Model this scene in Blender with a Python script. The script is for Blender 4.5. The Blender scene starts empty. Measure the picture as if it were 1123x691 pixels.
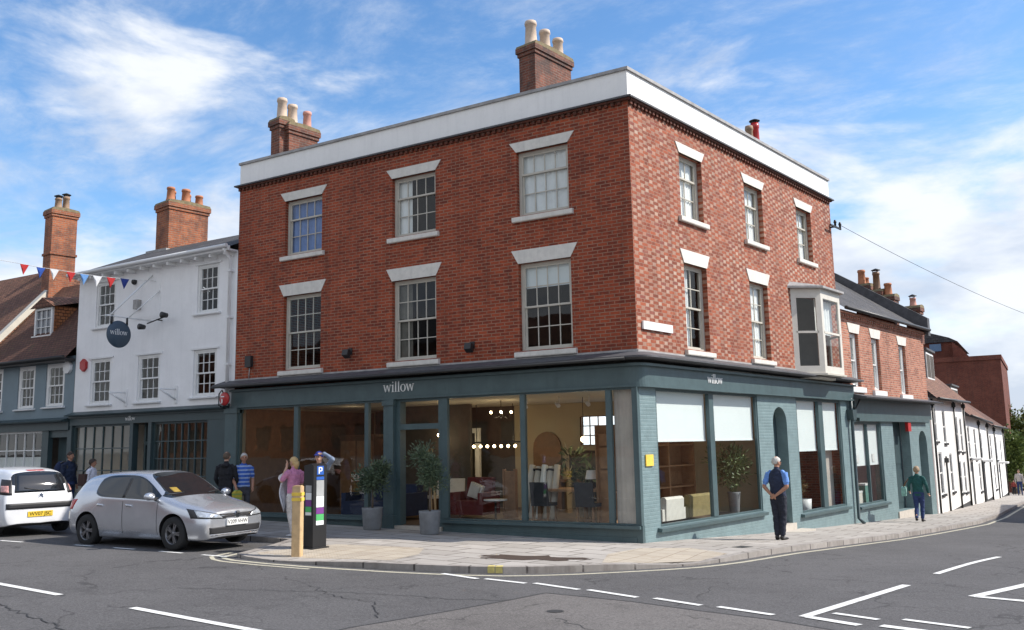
import bpy, bmesh, math, random
import numpy as np
from mathutils import Vector, Matrix
from mathutils.bvhtree import BVHTree
random.seed(7)
scene = bpy.context.scene
col = scene.collection
R = math.radians

# ------------------------------------------------------------------ camera
CAM = Vector((7.0341, -16.8889, 2.0))
_R = Vector((0.85866875, 0.51218392, -0.01885751))
_U = Vector((0.09021011, -0.11481266, 0.98928266))
_F = Vector((-0.50452959, 0.85116725, 0.14479021))
cd = bpy.data.cameras.new('camera')
cam = bpy.data.objects.new('camera', cd)
col.objects.link(cam)
cam.matrix_world = Matrix(((_R.x, _U.x, -_F.x, CAM.x), (_R.y, _U.y, -_F.y, CAM.y), (_R.z, _U.z, -_F.z, CAM.z), (0, 0, 0, 1)))
cd.sensor_width = 36
cd.lens = 972.393 * 36 / 1123
cd.clip_start = .1
cd.clip_end = 3000
scene.camera = cam

# ------------------------------------------------------------------ light
SUN_AZ, SUN_EL = R(27), R(42)          # azimuth from +X towards +Y
sl = bpy.data.lights.new('sun', 'SUN')
sl.energy = 3.7
sl.angle = R(.5)
sl.color = (1.0, .94, .86)
sun = bpy.data.objects.new('sun', sl)
col.objects.link(sun)
sdir = Vector((math.cos(SUN_AZ) * math.cos(SUN_EL), math.sin(SUN_AZ) * math.cos(SUN_EL), math.sin(SUN_EL)))
sun.rotation_euler = sdir.to_track_quat('Z', 'Y').to_euler()
world = bpy.data.worlds.new('World')
scene.world = world
world.use_nodes = True
scene.view_settings.view_transform = 'Standard'
scene.view_settings.look = 'None'
scene.view_settings.gamma = 1
scene.view_settings.use_curve_mapping = False
scene.view_settings.exposure = 0.75


def N(nt, t, loc=None, **kw):
    n = nt.nodes.new(t)
    for k, v in kw.items():
        if k == 'inp':
            for a, b in v.items():
                n.inputs[a].default_value = b
        else:
            setattr(n, k, v)
    return n


def math_(nt, op, a, b=None, c=None):
    n = N(nt, 'ShaderNodeMath', operation=op)
    for i, v in enumerate((a, b, c)):
        if v is None: continue
        if hasattr(v, 'links'): nt.links.new(v, n.inputs[i])
        else: n.inputs[i].default_value = v
    return n.outputs[0]


def sky_world():
    nt = world.node_tree
    L = nt.links.new
    bg = nt.nodes['Background']
    sky = N(nt, 'ShaderNodeTexSky', sky_type='NISHITA')
    sky.sun_disc = False
    sky.sun_elevation = SUN_EL
    sky.sun_rotation = math.pi / 2 - SUN_AZ
    sky.air_density = 1.0
    sky.dust_density = .6
    sky.ozone_density = 2.2
    tc = N(nt, 'ShaderNodeTexCoord')
    sep = N(nt, 'ShaderNodeSeparateXYZ')
    L(tc.outputs['Generated'], sep.inputs[0])
    zc = N(nt, 'ShaderNodeMath', operation='MAXIMUM', inp={1: 0.0})
    L(sep.outputs['Z'], zc.inputs[0])
    za = N(nt, 'ShaderNodeMath', operation='ADD', inp={1: .12})
    L(zc.outputs[0], za.inputs[0])
    dx = N(nt, 'ShaderNodeMath', operation='DIVIDE')
    dy = N(nt, 'ShaderNodeMath', operation='DIVIDE')
    L(sep.outputs['X'], dx.inputs[0]); L(za.outputs[0], dx.inputs[1])
    L(sep.outputs['Y'], dy.inputs[0]); L(za.outputs[0], dy.inputs[1])
    cmb = N(nt, 'ShaderNodeCombineXYZ')
    L(dx.outputs[0], cmb.inputs[0]); L(dy.outputs[0], cmb.inputs[1])
    # wispy high cloud, combed along one direction
    mp = N(nt, 'ShaderNodeMapping')
    mp.inputs['Rotation'].default_value = (0, 0, R(25))
    mp.inputs['Scale'].default_value = (.75, 1.15, 1)
    L(cmb.outputs[0], mp.inputs['Vector'])
    n1 = N(nt, 'ShaderNodeTexNoise', inp={'Scale': 2.6, 'Detail': 10, 'Roughness': .68, 'Distortion': .25})
    L(mp.outputs[0], n1.inputs['Vector'])
    r1 = N(nt, 'ShaderNodeMapRange', interpolation_type='SMOOTHSTEP', inp={'From Min': .41, 'From Max': .82, 'To Min': 0, 'To Max': .68})
    L(n1.outputs[0], r1.inputs['Value'])
    # broad banks of cloud low in the sky
    mp2 = N(nt, 'ShaderNodeMapping')
    mp2.inputs['Location'].default_value = (3.1, 1.7, 0)
    mp2.inputs['Scale'].default_value = (1, 1, 2.6)
    L(tc.outputs['Generated'], mp2.inputs['Vector'])
    n2 = N(nt, 'ShaderNodeTexNoise', inp={'Scale': 3.4, 'Detail': 8, 'Roughness': .58, 'Distortion': .3})
    L(mp2.outputs[0], n2.inputs['Vector'])
    low = N(nt, 'ShaderNodeMapRange', inp={'From Min': .02, 'From Max': .46, 'To Min': .3, 'To Max': -.12})
    L(zc.outputs[0], low.inputs['Value'])
    ad = N(nt, 'ShaderNodeMath', operation='ADD')
    back = N(nt, 'ShaderNodeMapRange', inp={'From Min': .15, 'From Max': -.75, 'To Min': 0, 'To Max': .3})  # unseen cloud bank added behind the camera, brightens the shaded front
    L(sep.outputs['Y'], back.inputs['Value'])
    side = N(nt, 'ShaderNodeMapRange', inp={'From Min': -.9, 'From Max': .2, 'To Min': .05, 'To Max': -.02})
    L(sep.outputs['X'], side.inputs['Value'])
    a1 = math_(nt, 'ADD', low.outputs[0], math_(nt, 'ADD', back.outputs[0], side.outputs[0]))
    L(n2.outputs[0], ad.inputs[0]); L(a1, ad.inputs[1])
    r2 = N(nt, 'ShaderNodeMapRange', interpolation_type='SMOOTHSTEP', inp={'From Min': .47, 'From Max': .68, 'To Min': 0, 'To Max': .95})
    L(ad.outputs[0], r2.inputs['Value'])
    mx = N(nt, 'ShaderNodeMath', operation='MAXIMUM')
    L(r1.outputs[0], mx.inputs[0]); L(r2.outputs[0], mx.inputs[1])
    # grey undersides
    n3 = N(nt, 'ShaderNodeTexNoise', inp={'Scale': 5.5, 'Detail': 6, 'Roughness': .55})
    L(mp2.outputs[0], n3.inputs['Vector'])
    cr = N(nt, 'ShaderNodeMix', data_type='RGBA')
    cr.inputs['A'].default_value = (3.9, 4.4, 5.3, 1)
    cr.inputs['B'].default_value = (6.1, 6.3, 6.6, 1)
    r3 = N(nt, 'ShaderNodeMapRange', inp={'From Min': .36, 'From Max': .56})
    L(n3.outputs[0], r3.inputs['Value'])
    L(r3.outputs[0], cr.inputs['Factor'])
    mix = N(nt, 'ShaderNodeMix', data_type='RGBA')
    L(mx.outputs[0], mix.inputs['Factor'])
    hs = N(nt, 'ShaderNodeHueSaturation', inp={'Saturation': 1.2, 'Value': 1.3})
    L(sky.outputs[0], hs.inputs['Color'])
    L(hs.outputs[0], mix.inputs['A'])
    L(cr.outputs['Result'], mix.inputs['B'])
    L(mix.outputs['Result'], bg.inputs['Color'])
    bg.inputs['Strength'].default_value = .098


sky_world()

# ------------------------------------------------------------------ ground shape and wall frames


def sp(t, k=.4):
    return t if t / k > 40 else k * math.log1p(math.exp(max(t / k, -40)))


def G(x, y):      # level of the pavements
    return .02 + .0167 * min(sp(-x), 30) - .052 * sp(min(y, 90)) + .016 * sp(min(y, 90) - 7, 1) + .023 * min(sp(-y), 40)


def drop(x, y):   # dropped kerbs
    a = math.exp(-((x + 4.3) ** 2 / 1.6 + (y + 5.6) ** 2 / .9))
    b = math.exp(-((x - 1.75) ** 2 + (y + 2.5) ** 2) / 1.0)
    return .075 * max(a, b)


def PZ(x, y): return G(x, y) - drop(x, y)
def RZ(x, y): return G(x, y) - .1


TH = 1.40005
RD = Vector((math.cos(TH), math.sin(TH), 0))
RN = Vector((math.sin(TH), -math.cos(TH), 0))
FL = lambda u, o, z: Vector((u, -o, z))
FR = lambda u, o, z: RD * u + RN * o + Vector((0, 0, z))
FW = lambda x, y, z: Vector((x, y, z))
FL.flip = FR.flip = True
FW.flip = False


def frame(origin, ax, flip=False):
    """local (a,b,z) -> world; ax = direction of a, b is 90 degrees clockwise of it when flip (outward of a wall)"""
    ax = Vector((ax[0], ax[1], 0)).normalized()
    bx = Vector((ax.y, -ax.x, 0)) if flip else Vector((-ax.y, ax.x, 0))
    o = Vector(origin)
    f = lambda a, b, z: o + ax * a + bx * b + Vector((0, 0, z))
    f.flip = flip
    return f


# ------------------------------------------------------------------ objects
def tag(o, label=None, cat=None, group=None, kind=None):
    if label: o['label'] = label
    if cat: o['category'] = cat
    if group: o['group'] = group
    if kind: o['kind'] = kind
    return o


def thing(name, label, cat, loc=(0, 0, 0), rz=0, group=None):
    o = bpy.data.objects.new(name, None)
    o.empty_display_size = .2
    col.objects.link(o)
    o.location = loc
    o.rotation_euler = (0, 0, rz)
    return tag(o, label, cat, group)


def root_of(o):
    while o.parent: o = o.parent
    return o


class MB:
    def __init__(s, F=FW):
        s.F = F; s.v = []; s.f = []; s.m = []; s.uv = []; s.sm = []

    def face(s, pts, m=0, uv=None, sm=False):
        if uv is None:
            p0, p1, p2 = Vector(pts[0]), Vector(pts[1]), Vector(pts[-1])
            n = (p1 - p0).cross(p2 - p0)
            a = [abs(c) for c in n]
            if a[2] > a[0] and a[2] > a[1]: uv = [(p[0], p[1]) for p in pts]
            elif a[0] > a[1]: uv = [(p[1], p[2]) for p in pts]
            else: uv = [(p[0], p[2]) for p in pts]
        i = len(s.v)
        s.v += [s.F(*p) for p in pts]
        idx = list(range(i, i + len(pts)))
        if s.F.flip:
            idx.reverse(); uv = list(reversed(uv))
        s.f.append(idx); s.m.append(m); s.uv.append(uv); s.sm.append(sm)

    def box(s, x0, x1, y0, y1, z0, z1, m=0, skip=''):
        if x0 > x1: x0, x1 = x1, x0
        if y0 > y1: y0, y1 = y1, y0
        if 'l' not in skip: s.face([(x0, y1, z0), (x0, y0, z0), (x0, y0, z1), (x0, y1, z1)], m)
        if 'r' not in skip: s.face([(x1, y0, z0), (x1, y1, z0), (x1, y1, z1), (x1, y0, z1)], m)
        if 'f' not in skip: s.face([(x0, y0, z0), (x1, y0, z0), (x1, y0, z1), (x0, y0, z1)], m)
        if 'k' not in skip: s.face([(x1, y1, z0), (x0, y1, z0), (x0, y1, z1), (x1, y1, z1)], m)
        if 't' not in skip: s.face([(x0, y0, z1), (x1, y0, z1), (x1, y1, z1), (x0, y1, z1)], m)
        if 'b' not in skip: s.face([(x0, y1, z0), (x1, y1, z0), (x1, y0, z0), (x0, y0, z0)], m)

    def prism(s, poly, axis, a, b, m=0):
        """extrude a 2-D polygon along axis ('x','y','z') from a to b"""
        def P(p, t):
            return {'x': (t, p[0], p[1]), 'y': (p[0], t, p[1]), 'z': (p[0], p[1], t)}[axis]
        n = len(poly)
        s.face([P(p, b) for p in poly], m)
        s.face([P(p, a) for p in reversed(poly)], m)
        for i in range(n):
            p, q = poly[i], poly[(i + 1) % n]
            s.face([P(p, a), P(q, a), P(q, b), P(p, b)], m)

    def tube(s, pts, r, m=0, n=8, cap=True):
        pts = [Vector(p) for p in pts]
        rs = r if isinstance(r, (list, tuple)) else [r] * len(pts)
        rings = []
        for i, p in enumerate(pts):
            d = (pts[min(i + 1, len(pts) - 1)] - pts[max(i - 1, 0)]).normalized()
            a = d.orthogonal().normalized() if i == 0 else (pa - d * pa.dot(d)).normalized()
            pa = a
            b = d.cross(a)
            rings.append([p + (a * math.cos(t) + b * math.sin(t)) * rs[i] for t in [k * 2 * math.pi / n for k in range(n)]])
        acc = 0
        for i in range(len(rings) - 1):
            l = (pts[i + 1] - pts[i]).length
            for k in range(n):
                q = (k + 1) % n
                s.face([rings[i][k], rings[i][q], rings[i + 1][q], rings[i + 1][k]], m,
                       [(k / n, acc), ((k + 1) / n, acc), ((k + 1) / n, acc + l), (k / n, acc + l)], True)
            acc += l
        if cap:
            s.face(list(reversed(rings[0])), m); s.face(rings[-1], m)

    def lathe(s, prof, c=(0, 0, 0), m=0, n=20, axis='z', sq=(1, 1)):
        def P(r, h, t):
            a, b = r * math.cos(t) * sq[0], r * math.sin(t) * sq[1]
            return {'z': (c[0] + a, c[1] + b, c[2] + h), 'y': (c[0] + a, c[1] + h, c[2] - b), 'x': (c[0] + h, c[1] + a, c[2] + b)}[axis]
        for i in range(len(prof) - 1):
            for k in range(n):
                t0, t1 = 2 * math.pi * k / n, 2 * math.pi * (k + 1) / n
                (r0, h0), (r1, h1) = prof[i], prof[i + 1]
                q = [P(r0, h0, t0), P(r0, h0, t1), P(r1, h1, t1), P(r1, h1, t0)]
                if r0 < 1e-6: q = [q[0], q[2], q[3]]
                elif r1 < 1e-6: q = [q[0], q[1], q[2]]
                s.face(q, m, [(t0, h0)] * len(q) if len(q) == 3 else [(t0, h0), (t1, h0), (t1, h1), (t0, h1)], True)

    def ball(s, c, r, m=0, n=10, k=7):
        rr = r if isinstance(r, (tuple, list)) else (r, r, r)
        P = lambda a, b: (c[0] + rr[0] * math.sin(a) * math.cos(b), c[1] + rr[1] * math.sin(a) * math.sin(b), c[2] + rr[2] * math.cos(a))
        for i in range(k):
            a0, a1 = math.pi * i / k, math.pi * (i + 1) / k
            for j in range(n):
                b0, b1 = 2 * math.pi * j / n, 2 * math.pi * (j + 1) / n
                q = [P(a1, b0), P(a1, b1), P(a0, b1), P(a0, b0)]
                if i == 0: q = q[:3]
                elif i == k - 1: q = [q[0], q[2], q[3]]
                s.face(q, m, None, True)

    def build(s, name, mats, parent=None, loc=None, merge=True):
        me = bpy.data.meshes.new(name)
        o = bpy.data.objects.new(name, me)
        col.objects.link(o)
        base = Vector((0, 0, 0))
        if parent is not None:
            o.parent = parent
            base = Vector((0, 0, 0)) if getattr(s, 'local', False) else root_of(parent).location.copy()
        elif loc is not None:
            base = Vector(loc); o.location = base
        me.from_pydata([tuple(v - base) for v in s.v], [], s.f)
        if not isinstance(mats, (list, tuple)): mats = [mats]
        for mt in mats: me.materials.append(mt)
        me.polygons.foreach_set('material_index', s.m)
        me.polygons.foreach_set('use_smooth', s.sm)
        uvl = me.uv_layers.new(name='UVMap')
        flat = [c for f in s.uv for p in f for c in p]
        uvl.data.foreach_set('uv', flat)
        if merge:
            bm = bmesh.new(); bm.from_mesh(me)
            bmesh.ops.remove_doubles(bm, verts=bm.verts, dist=1e-5)
            bm.to_mesh(me); bm.free()
        me.update()
        return o


class LMB(MB):
    """mesh in the thing's own coordinates"""
    local = True


def apply_mods(o):
    dg = bpy.context.evaluated_depsgraph_get()
    me = bpy.data.meshes.new_from_object(o.evaluated_get(dg))
    old = o.data
    o.modifiers.clear()
    o.data = me
    if old.users == 0: bpy.data.meshes.remove(old)
    return o


# ------------------------------------------------------------------ materials
def newmat(name):
    m = bpy.data.materials.new(name)
    m.use_nodes = True
    nt = m.node_tree
    return m, nt, nt.nodes['Principled BSDF'], nt.links.new


def mixc(nt, fac, a, b, blend='MIX'):
    n = N(nt, 'ShaderNodeMix', data_type='RGBA', blend_type=blend)
    L = nt.links.new
    for s, v in (('Factor', fac), ('A', a), ('B', b)):
        if hasattr(v, 'links'): L(v, n.inputs[s])
        else: n.inputs[s].default_value = v if s == 'Factor' else (*v, 1) if len(v) == 3 else v
    return n.outputs['Result']


def noise(nt, scale, detail=4, rough=.6, vec=None, dist=0):
    n = N(nt, 'ShaderNodeTexNoise', inp={'Scale': scale, 'Detail': detail, 'Roughness': rough, 'Distortion': dist})
    if vec is None:
        g = N(nt, 'ShaderNodeNewGeometry'); vec = g.outputs['Position']
    nt.links.new(vec, n.inputs['Vector'])
    return n.outputs[0]


def rng(nt, v, a, b, c=0, d=1):
    n = N(nt, 'ShaderNodeMapRange', inp={'From Min': a, 'From Max': b, 'To Min': c, 'To Max': d})
    nt.links.new(v, n.inputs['Value'])
    return n.outputs[0]


def bump(nt, h, bsdf, strength=.3, dist=.02):
    b = N(nt, 'ShaderNodeBump', inp={'Strength': strength, 'Distance': dist})
    nt.links.new(h, b.inputs['Height'])
    nt.links.new(b.outputs[0], bsdf.inputs['Normal'])


def paint(name, c, rough=.5, var=.12, scale=3, dirt=0, metal=0, bumpy=0, spec=.5, streak=0):
    m, nt, b, L = newmat(name)
    f = noise(nt, scale, 5)
    k = rng(nt, f, .3, .7)
    out = mixc(nt, k, tuple(x * (1 - var) for x in c), tuple(min(1, x * (1 + var)) for x in c))
    if dirt:
        f2 = noise(nt, 9, 6, .7)
        out = mixc(nt, rng(nt, f2, .52, .75, 0, dirt), out, tuple(x * .45 for x in c))
    if streak:
        g = N(nt, 'ShaderNodeNewGeometry')
        mp = N(nt, 'ShaderNodeMapping'); mp.inputs['Scale'].default_value = (3.5, 3.5, .22)
        L(g.outputs['Position'], mp.inputs['Vector'])
        f3 = noise(nt, 1.6, 7, .7, mp.outputs[0])
        out = mixc(nt, rng(nt, f3, .5, .72, 0, streak), out, tuple(x * .5 for x in c))
    L(out, b.inputs['Base Color'])
    b.inputs['Roughness'].default_value = rough
    b.inputs['Metallic'].default_value = metal
    b.inputs['Specular IOR Level'].default_value = spec
    if bumpy: bump(nt, noise(nt, 40, 4), b, bumpy, .01)
    return m


def uvn(nt):
    return N(nt, 'ShaderNodeUVMap').outputs[0]


def brick_mat(name, c1, c2, mortar, w=.235, h=.075, ms=.011, patch=.35, paintc=None, bstr=.5, dark=(.35, .3), soot=0):
    m, nt, b, L = newmat(name)
    uv = uvn(nt)
    t = N(nt, 'ShaderNodeTexBrick', offset=.5, inp={'Scale': 1, 'Mortar Size': ms, 'Mortar Smooth': .3, 'Bias': -.1, 'Brick Width': w, 'Row Height': h})
    L(uv, t.inputs['Vector'])
    t.inputs['Color1'].default_value = (*c1, 1)
    t.inputs['Color2'].default_value = (*c2, 1)
    t.inputs['Mortar'].default_value = (*mortar, 1)
    out = t.outputs['Color']
    f = noise(nt, .9, 5, .6)
    out = mixc(nt, rng(nt, f, .35, .7, 0, patch), out, tuple(x * .55 for x in c1))
    f2 = noise(nt, 7, 5, .65)
    out = mixc(nt, rng(nt, f2, .45, .75, 0, .35), out, tuple(min(1, x * 1.5) for x in c2))
    if soot:
        f3 = noise(nt, 2.2, 6, .7)
        out = mixc(nt, rng(nt, f3, .45, .62, 0, soot), out, (.035, .03, .028))
    if paintc is None:
        g_ = N(nt, 'ShaderNodeNewGeometry'); mp_ = N(nt, 'ShaderNodeMapping'); mp_.inputs['Scale'].default_value = (2.2, 2.2, .25)
        L(g_.outputs['Position'], mp_.inputs['Vector'])
        out = mixc(nt, rng(nt, noise(nt, 1.3, 7, .7, mp_.outputs[0]), .5, .74, 0, .5), out, (.05, .022, .015))
    if paintc is not None:
        f4 = noise(nt, 4, 5)
        out = mixc(nt, rng(nt, f4, .3, .7), tuple(x * .85 for x in paintc), tuple(x * 1.12 for x in paintc))
    L(out, b.inputs['Base Color'])
    b.inputs['Roughness'].default_value = .85 if paintc is None else .45
    hgt = math_(nt, 'ADD', math_(nt, 'MULTIPLY', t.outputs['Fac'], -1.0), math_(nt, 'MULTIPLY', noise(nt, 60, 3), .35))
    bump(nt, hgt, b, bstr, .012)
    return m


def flemish_mat(name):
    """stretchers and pale headers in alternate order (Flemish bond)"""
    m, nt, b, L = newmat(name)
    sep = N(nt, 'ShaderNodeSeparateXYZ')
    L(uvn(nt), sep.inputs[0])
    P, H, MS = .345, .0765, .011
    u, v = sep.outputs[0], sep.outputs[1]
    rowf = math_(nt, 'DIVIDE', v, H)
    row = math_(nt, 'FLOOR', rowf)
    par = math_(nt, 'FLOORED_MODULO', row, 2.0)
    uu = math_(nt, 'ADD', math_(nt, 'DIVIDE', u, P), math_(nt, 'MULTIPLY', par, .5))
    cell = math_(nt, 'FLOOR', uu)
    fu = math_(nt, 'FRACT', uu)
    fv = math_(nt, 'FRACT', rowf)
    split = .655
    head = math_(nt, 'GREATER_THAN', fu, split)
    mv = math_(nt, 'LESS_THAN', fv, MS / H)
    mu1 = math_(nt, 'LESS_THAN', fu, MS / P)
    mu2 = math_(nt, 'LESS_THAN', math_(nt, 'ABSOLUTE', math_(nt, 'SUBTRACT', fu, split)), MS / P * .5)
    mort = math_(nt, 'MAXIMUM', mv, math_(nt, 'MAXIMUM', mu1, mu2))
    cv = N(nt, 'ShaderNodeCombineXYZ')
    L(math_(nt, 'ADD', math_(nt, 'MULTIPLY', cell, 2.0), head), cv.inputs[0]); L(row, cv.inputs[1])
    wn = N(nt, 'ShaderNodeTexWhiteNoise', noise_dimensions='2D')
    L(cv.outputs[0], wn.inputs['Vector'])
    wv = wn.outputs['Value']
    red = mixc(nt, wv, (.18, .036, .014), (.35, .08, .03))
    red = mixc(nt, math_(nt, 'GREATER_THAN', wv, .88), red, (.22, .055, .035))
    pale = mixc(nt, wv, (.31, .18, .125), (.52, .4, .31))
    f = noise(nt, .8, 4, .6)
    palef = math_(nt, 'MULTIPLY', head, math_(nt, 'MULTIPLY', math_(nt, 'GREATER_THAN', wv, .14), rng(nt, f, .34, .62, .25, .8)))
    out = mixc(nt, palef, red, pale)
    out = mixc(nt, mort, out, (.3, .19, .135))
    f2 = noise(nt, 8, 5, .65)
    out = mixc(nt, rng(nt, f2, .5, .8, 0, .35), out, (.5, .3, .2))
    f3 = noise(nt, 1.3, 6, .7)
    out = mixc(nt, rng(nt, f3, .5, .75, 0, .3), out, (.2, .07, .045))
    g_ = N(nt, 'ShaderNodeNewGeometry'); mp_ = N(nt, 'ShaderNodeMapping'); mp_.inputs['Scale'].default_value = (2.2, 2.2, .25)
    L(g_.outputs['Position'], mp_.inputs['Vector'])
    out = mixc(nt, rng(nt, noise(nt, 1.3, 7, .7, mp_.outputs[0]), .5, .74, 0, .5), out, (.07, .03, .02))
    L(out, b.inputs['Base Color'])
    b.inputs['Roughness'].default_value = .85
    hgt = math_(nt, 'ADD', math_(nt, 'MULTIPLY', mort, -1.0), math_(nt, 'MULTIPLY', noise(nt, 60, 3), .35))
    bump(nt, hgt, b, .5, .012)
    return m


def tile_mat(name, c1, c2, w=.17, h=.1, moss=0, joint=(.02, .015, .012)):
    m, nt, b, L = newmat(name)
    t = N(nt, 'ShaderNodeTexBrick', offset=.5, inp={'Scale': 1, 'Mortar Size': .012, 'Mortar Smooth': .6, 'Bias': 0, 'Brick Width': w, 'Row Height': h})
    L(uvn(nt), t.inputs['Vector'])
    t.inputs['Color1'].default_value = (*c1, 1); t.inputs['Color2'].default_value = (*c2, 1); t.inputs['Mortar'].default_value = (*joint, 1)
    out = t.outputs['Color']
    f = noise(nt, 1.1, 6, .65)
    out = mixc(nt, rng(nt, f, .4, .65, 0, .6), out, tuple(x * .5 for x in c1))
    if moss:
        out = mixc(nt, rng(nt, noise(nt, 3.5, 6, .7), .55, .72, 0, moss), out, (.16, .15, .06))
    L(out, b.inputs['Base Color'])
    b.inputs['Roughness'].default_value = .85
    bump(nt, math_(nt, 'MULTIPLY', t.outputs['Fac'], -1.0), b, .8, .03)
    return m


def tuple_mul(nt, c, k):
    n = N(nt, 'ShaderNodeVectorMath', operation='SCALE')
    nt.links.new(c, n.inputs[0]); n.inputs['Scale'].default_value = k
    return n.outputs[0]


def asphalt_mat(name, c, grain=.5):
    m, nt, b, L = newmat(name)
    a = noise(nt, 95, 3, .7)
    big = noise(nt, .35, 5, .6)
    mid = noise(nt, 2.6, 6, .7)
    out = mixc(nt, rng(nt, a, .3, .7), tuple(x * (1 - grain) for x in c), tuple(x * (1 + grain) for x in c))
    out = mixc(nt, rng(nt, big, .4, .62, 0, .4), out, tuple(x * 1.45 for x in c))
    out = mixc(nt, rng(nt, mid, .54, .74, 0, .5), out, tuple(x * .5 for x in c))
    sp2 = noise(nt, 34, 3, .75)
    out = mixc(nt, rng(nt, sp2, .35, .65), tuple_mul(nt, out, .72), tuple_mul(nt, out, 1.3))
    sepn = noise(nt, 22, 4, .6)
    out = mixc(nt, rng(nt, sepn, .6, .8, 0, .4), out, tuple(x * 1.7 for x in c))
    # fine cracks
    vo = N(nt, 'ShaderNodeTexVoronoi', feature='DISTANCE_TO_EDGE', inp={'Scale': .42})
    g = N(nt, 'ShaderNodeNewGeometry')
    wob = N(nt, 'ShaderNodeTexNoise', inp={'Scale': 1.8, 'Detail': 6})
    L(g.outputs['Position'], wob.inputs['Vector'])
    vm = N(nt, 'ShaderNodeVectorMath', operation='MULTIPLY_ADD')
    L(wob.outputs['Color'], vm.inputs[0]); vm.inputs[1].default_value = (1.1, 1.1, 0); L(g.outputs['Position'], vm.inputs[2])
    L(vm.outputs[0], vo.inputs['Vector'])
    crk = math_(nt, 'MULTIPLY', math_(nt, 'LESS_THAN', vo.outputs['Distance'], .008), rng(nt, noise(nt, .5, 3), .47, .55))
    out = mixc(nt, math_(nt, 'MULTIPLY', crk, .6), out, tuple(x * .4 for x in c))
    L(out, b.inputs['Base Color'])
    b.inputs['Roughness'].default_value = .9
    b.inputs['Specular IOR Level'].default_value = .3
    bump(nt, math_(nt, 'SUBTRACT', a, math_(nt, 'MULTIPLY', crk, .8)), b, .55, .012)
    return m


def flag_mat(name):
    m, nt, b, L = newmat(name)
    mp = N(nt, 'ShaderNodeMapping'); mp.inputs['Rotation'].default_value = (0, 0, R(4))
    L(uvn(nt), mp.inputs['Vector'])
    t = N(nt, 'ShaderNodeTexBrick', offset=.37, inp={'Scale': 1, 'Mortar Size': .02, 'Mortar Smooth': .25, 'Bias': 0, 'Brick Width': .86, 'Row Height': .6})
    L(mp.outputs[0], t.inputs['Vector'])
    t.inputs['Color1'].default_value = (.31, .285, .255, 1); t.inputs['Color2'].default_value = (.42, .39, .355, 1); t.inputs['Mortar'].default_value = (.075, .062, .05, 1)
    out = t.outputs['Color']
    out = mixc(nt, rng(nt, noise(nt, .7, 5), .4, .65, 0, .45), out, (.25, .23, .205))
    out = mixc(nt, rng(nt, noise(nt, 4, 6, .7), .55, .7, 0, .5), out, (.19, .16, .135))
    out = mixc(nt, rng(nt, noise(nt, 70, 3), .5, .75, 0, .3), out, (.48, .43, .38))
    L(out, b.inputs['Base Color'])
    b.inputs['Roughness'].default_value = .9
    bump(nt, math_(nt, 'ADD', math_(nt, 'MULTIPLY', t.outputs['Fac'], -1.0), math_(nt, 'MULTIPLY', noise(nt, 12, 4), .5)), b, .5, .012)
    return m


def glass_mat(name, tint=(.9, .93, .92), k=1.6, ior=1.5, rough=0):
    m = bpy.data.materials.new(name)
    m.use_nodes = True
    nt = m.node_tree; nt.nodes.clear(); L = nt.links.new
    out = N(nt, 'ShaderNodeOutputMaterial')
    tr = N(nt, 'ShaderNodeBsdfTransparent', inp={'Color': (*tint, 1)})
    gl = N(nt, 'ShaderNodeBsdfGlossy', inp={'Color': (1, 1, 1, 1), 'Roughness': rough})
    ge = N(nt, 'ShaderNodeNewGeometry')
    dt = N(nt, 'ShaderNodeVectorMath', operation='DOT_PRODUCT')
    L(ge.outputs['Normal'], dt.inputs[0]); L(ge.outputs['Incoming'], dt.inputs[1])
    one = math_(nt, 'SUBTRACT', 1.0, math_(nt, 'ABSOLUTE', dt.outputs['Value']))
    fr = math_(nt, 'MULTIPLY_ADD', math_(nt, 'POWER', one, 5.0), .95, .05)
    # a pane of old glass is never quite flat
    bp = N(nt, 'ShaderNodeBump', inp={'Strength': .06, 'Distance': .02})
    L(noise(nt, 1.6, 2), bp.inputs['Height'])
    L(bp.outputs[0], gl.inputs['Normal'])
    fac = math_(nt, 'MINIMUM', math_(nt, 'MULTIPLY', fr, k), 1.0)
    mx = N(nt, 'ShaderNodeMixShader')
    L(fac, mx.inputs[0]); L(tr.outputs[0], mx.inputs[1]); L(gl.outputs[0], mx.inputs[2])
    L(mx.outputs[0], out.inputs[0])
    return m


def emit_mat(name, c, s):
    m, nt, b, L = newmat(name)
    b.inputs['Base Color'].default_value = (*c, 1)
    b.inputs['Emission Color'].default_value = (*c, 1)
    b.inputs['Emission Strength'].default_value = s
    return m


def leaf_mat(name, a, b_):
    m, nt, b, L = newmat(name)
    oi = N(nt, 'ShaderNodeNewGeometry')
    wn = N(nt, 'ShaderNodeTexWhiteNoise', noise_dimensions='1D')
    L(oi.outputs['Random Per Island'], wn.inputs['W'])
    L(mixc(nt, wn.outputs['Value'], a, b_), b.inputs['Base Color'])
    b.inputs['Roughness'].default_value = .55
    return m


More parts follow.
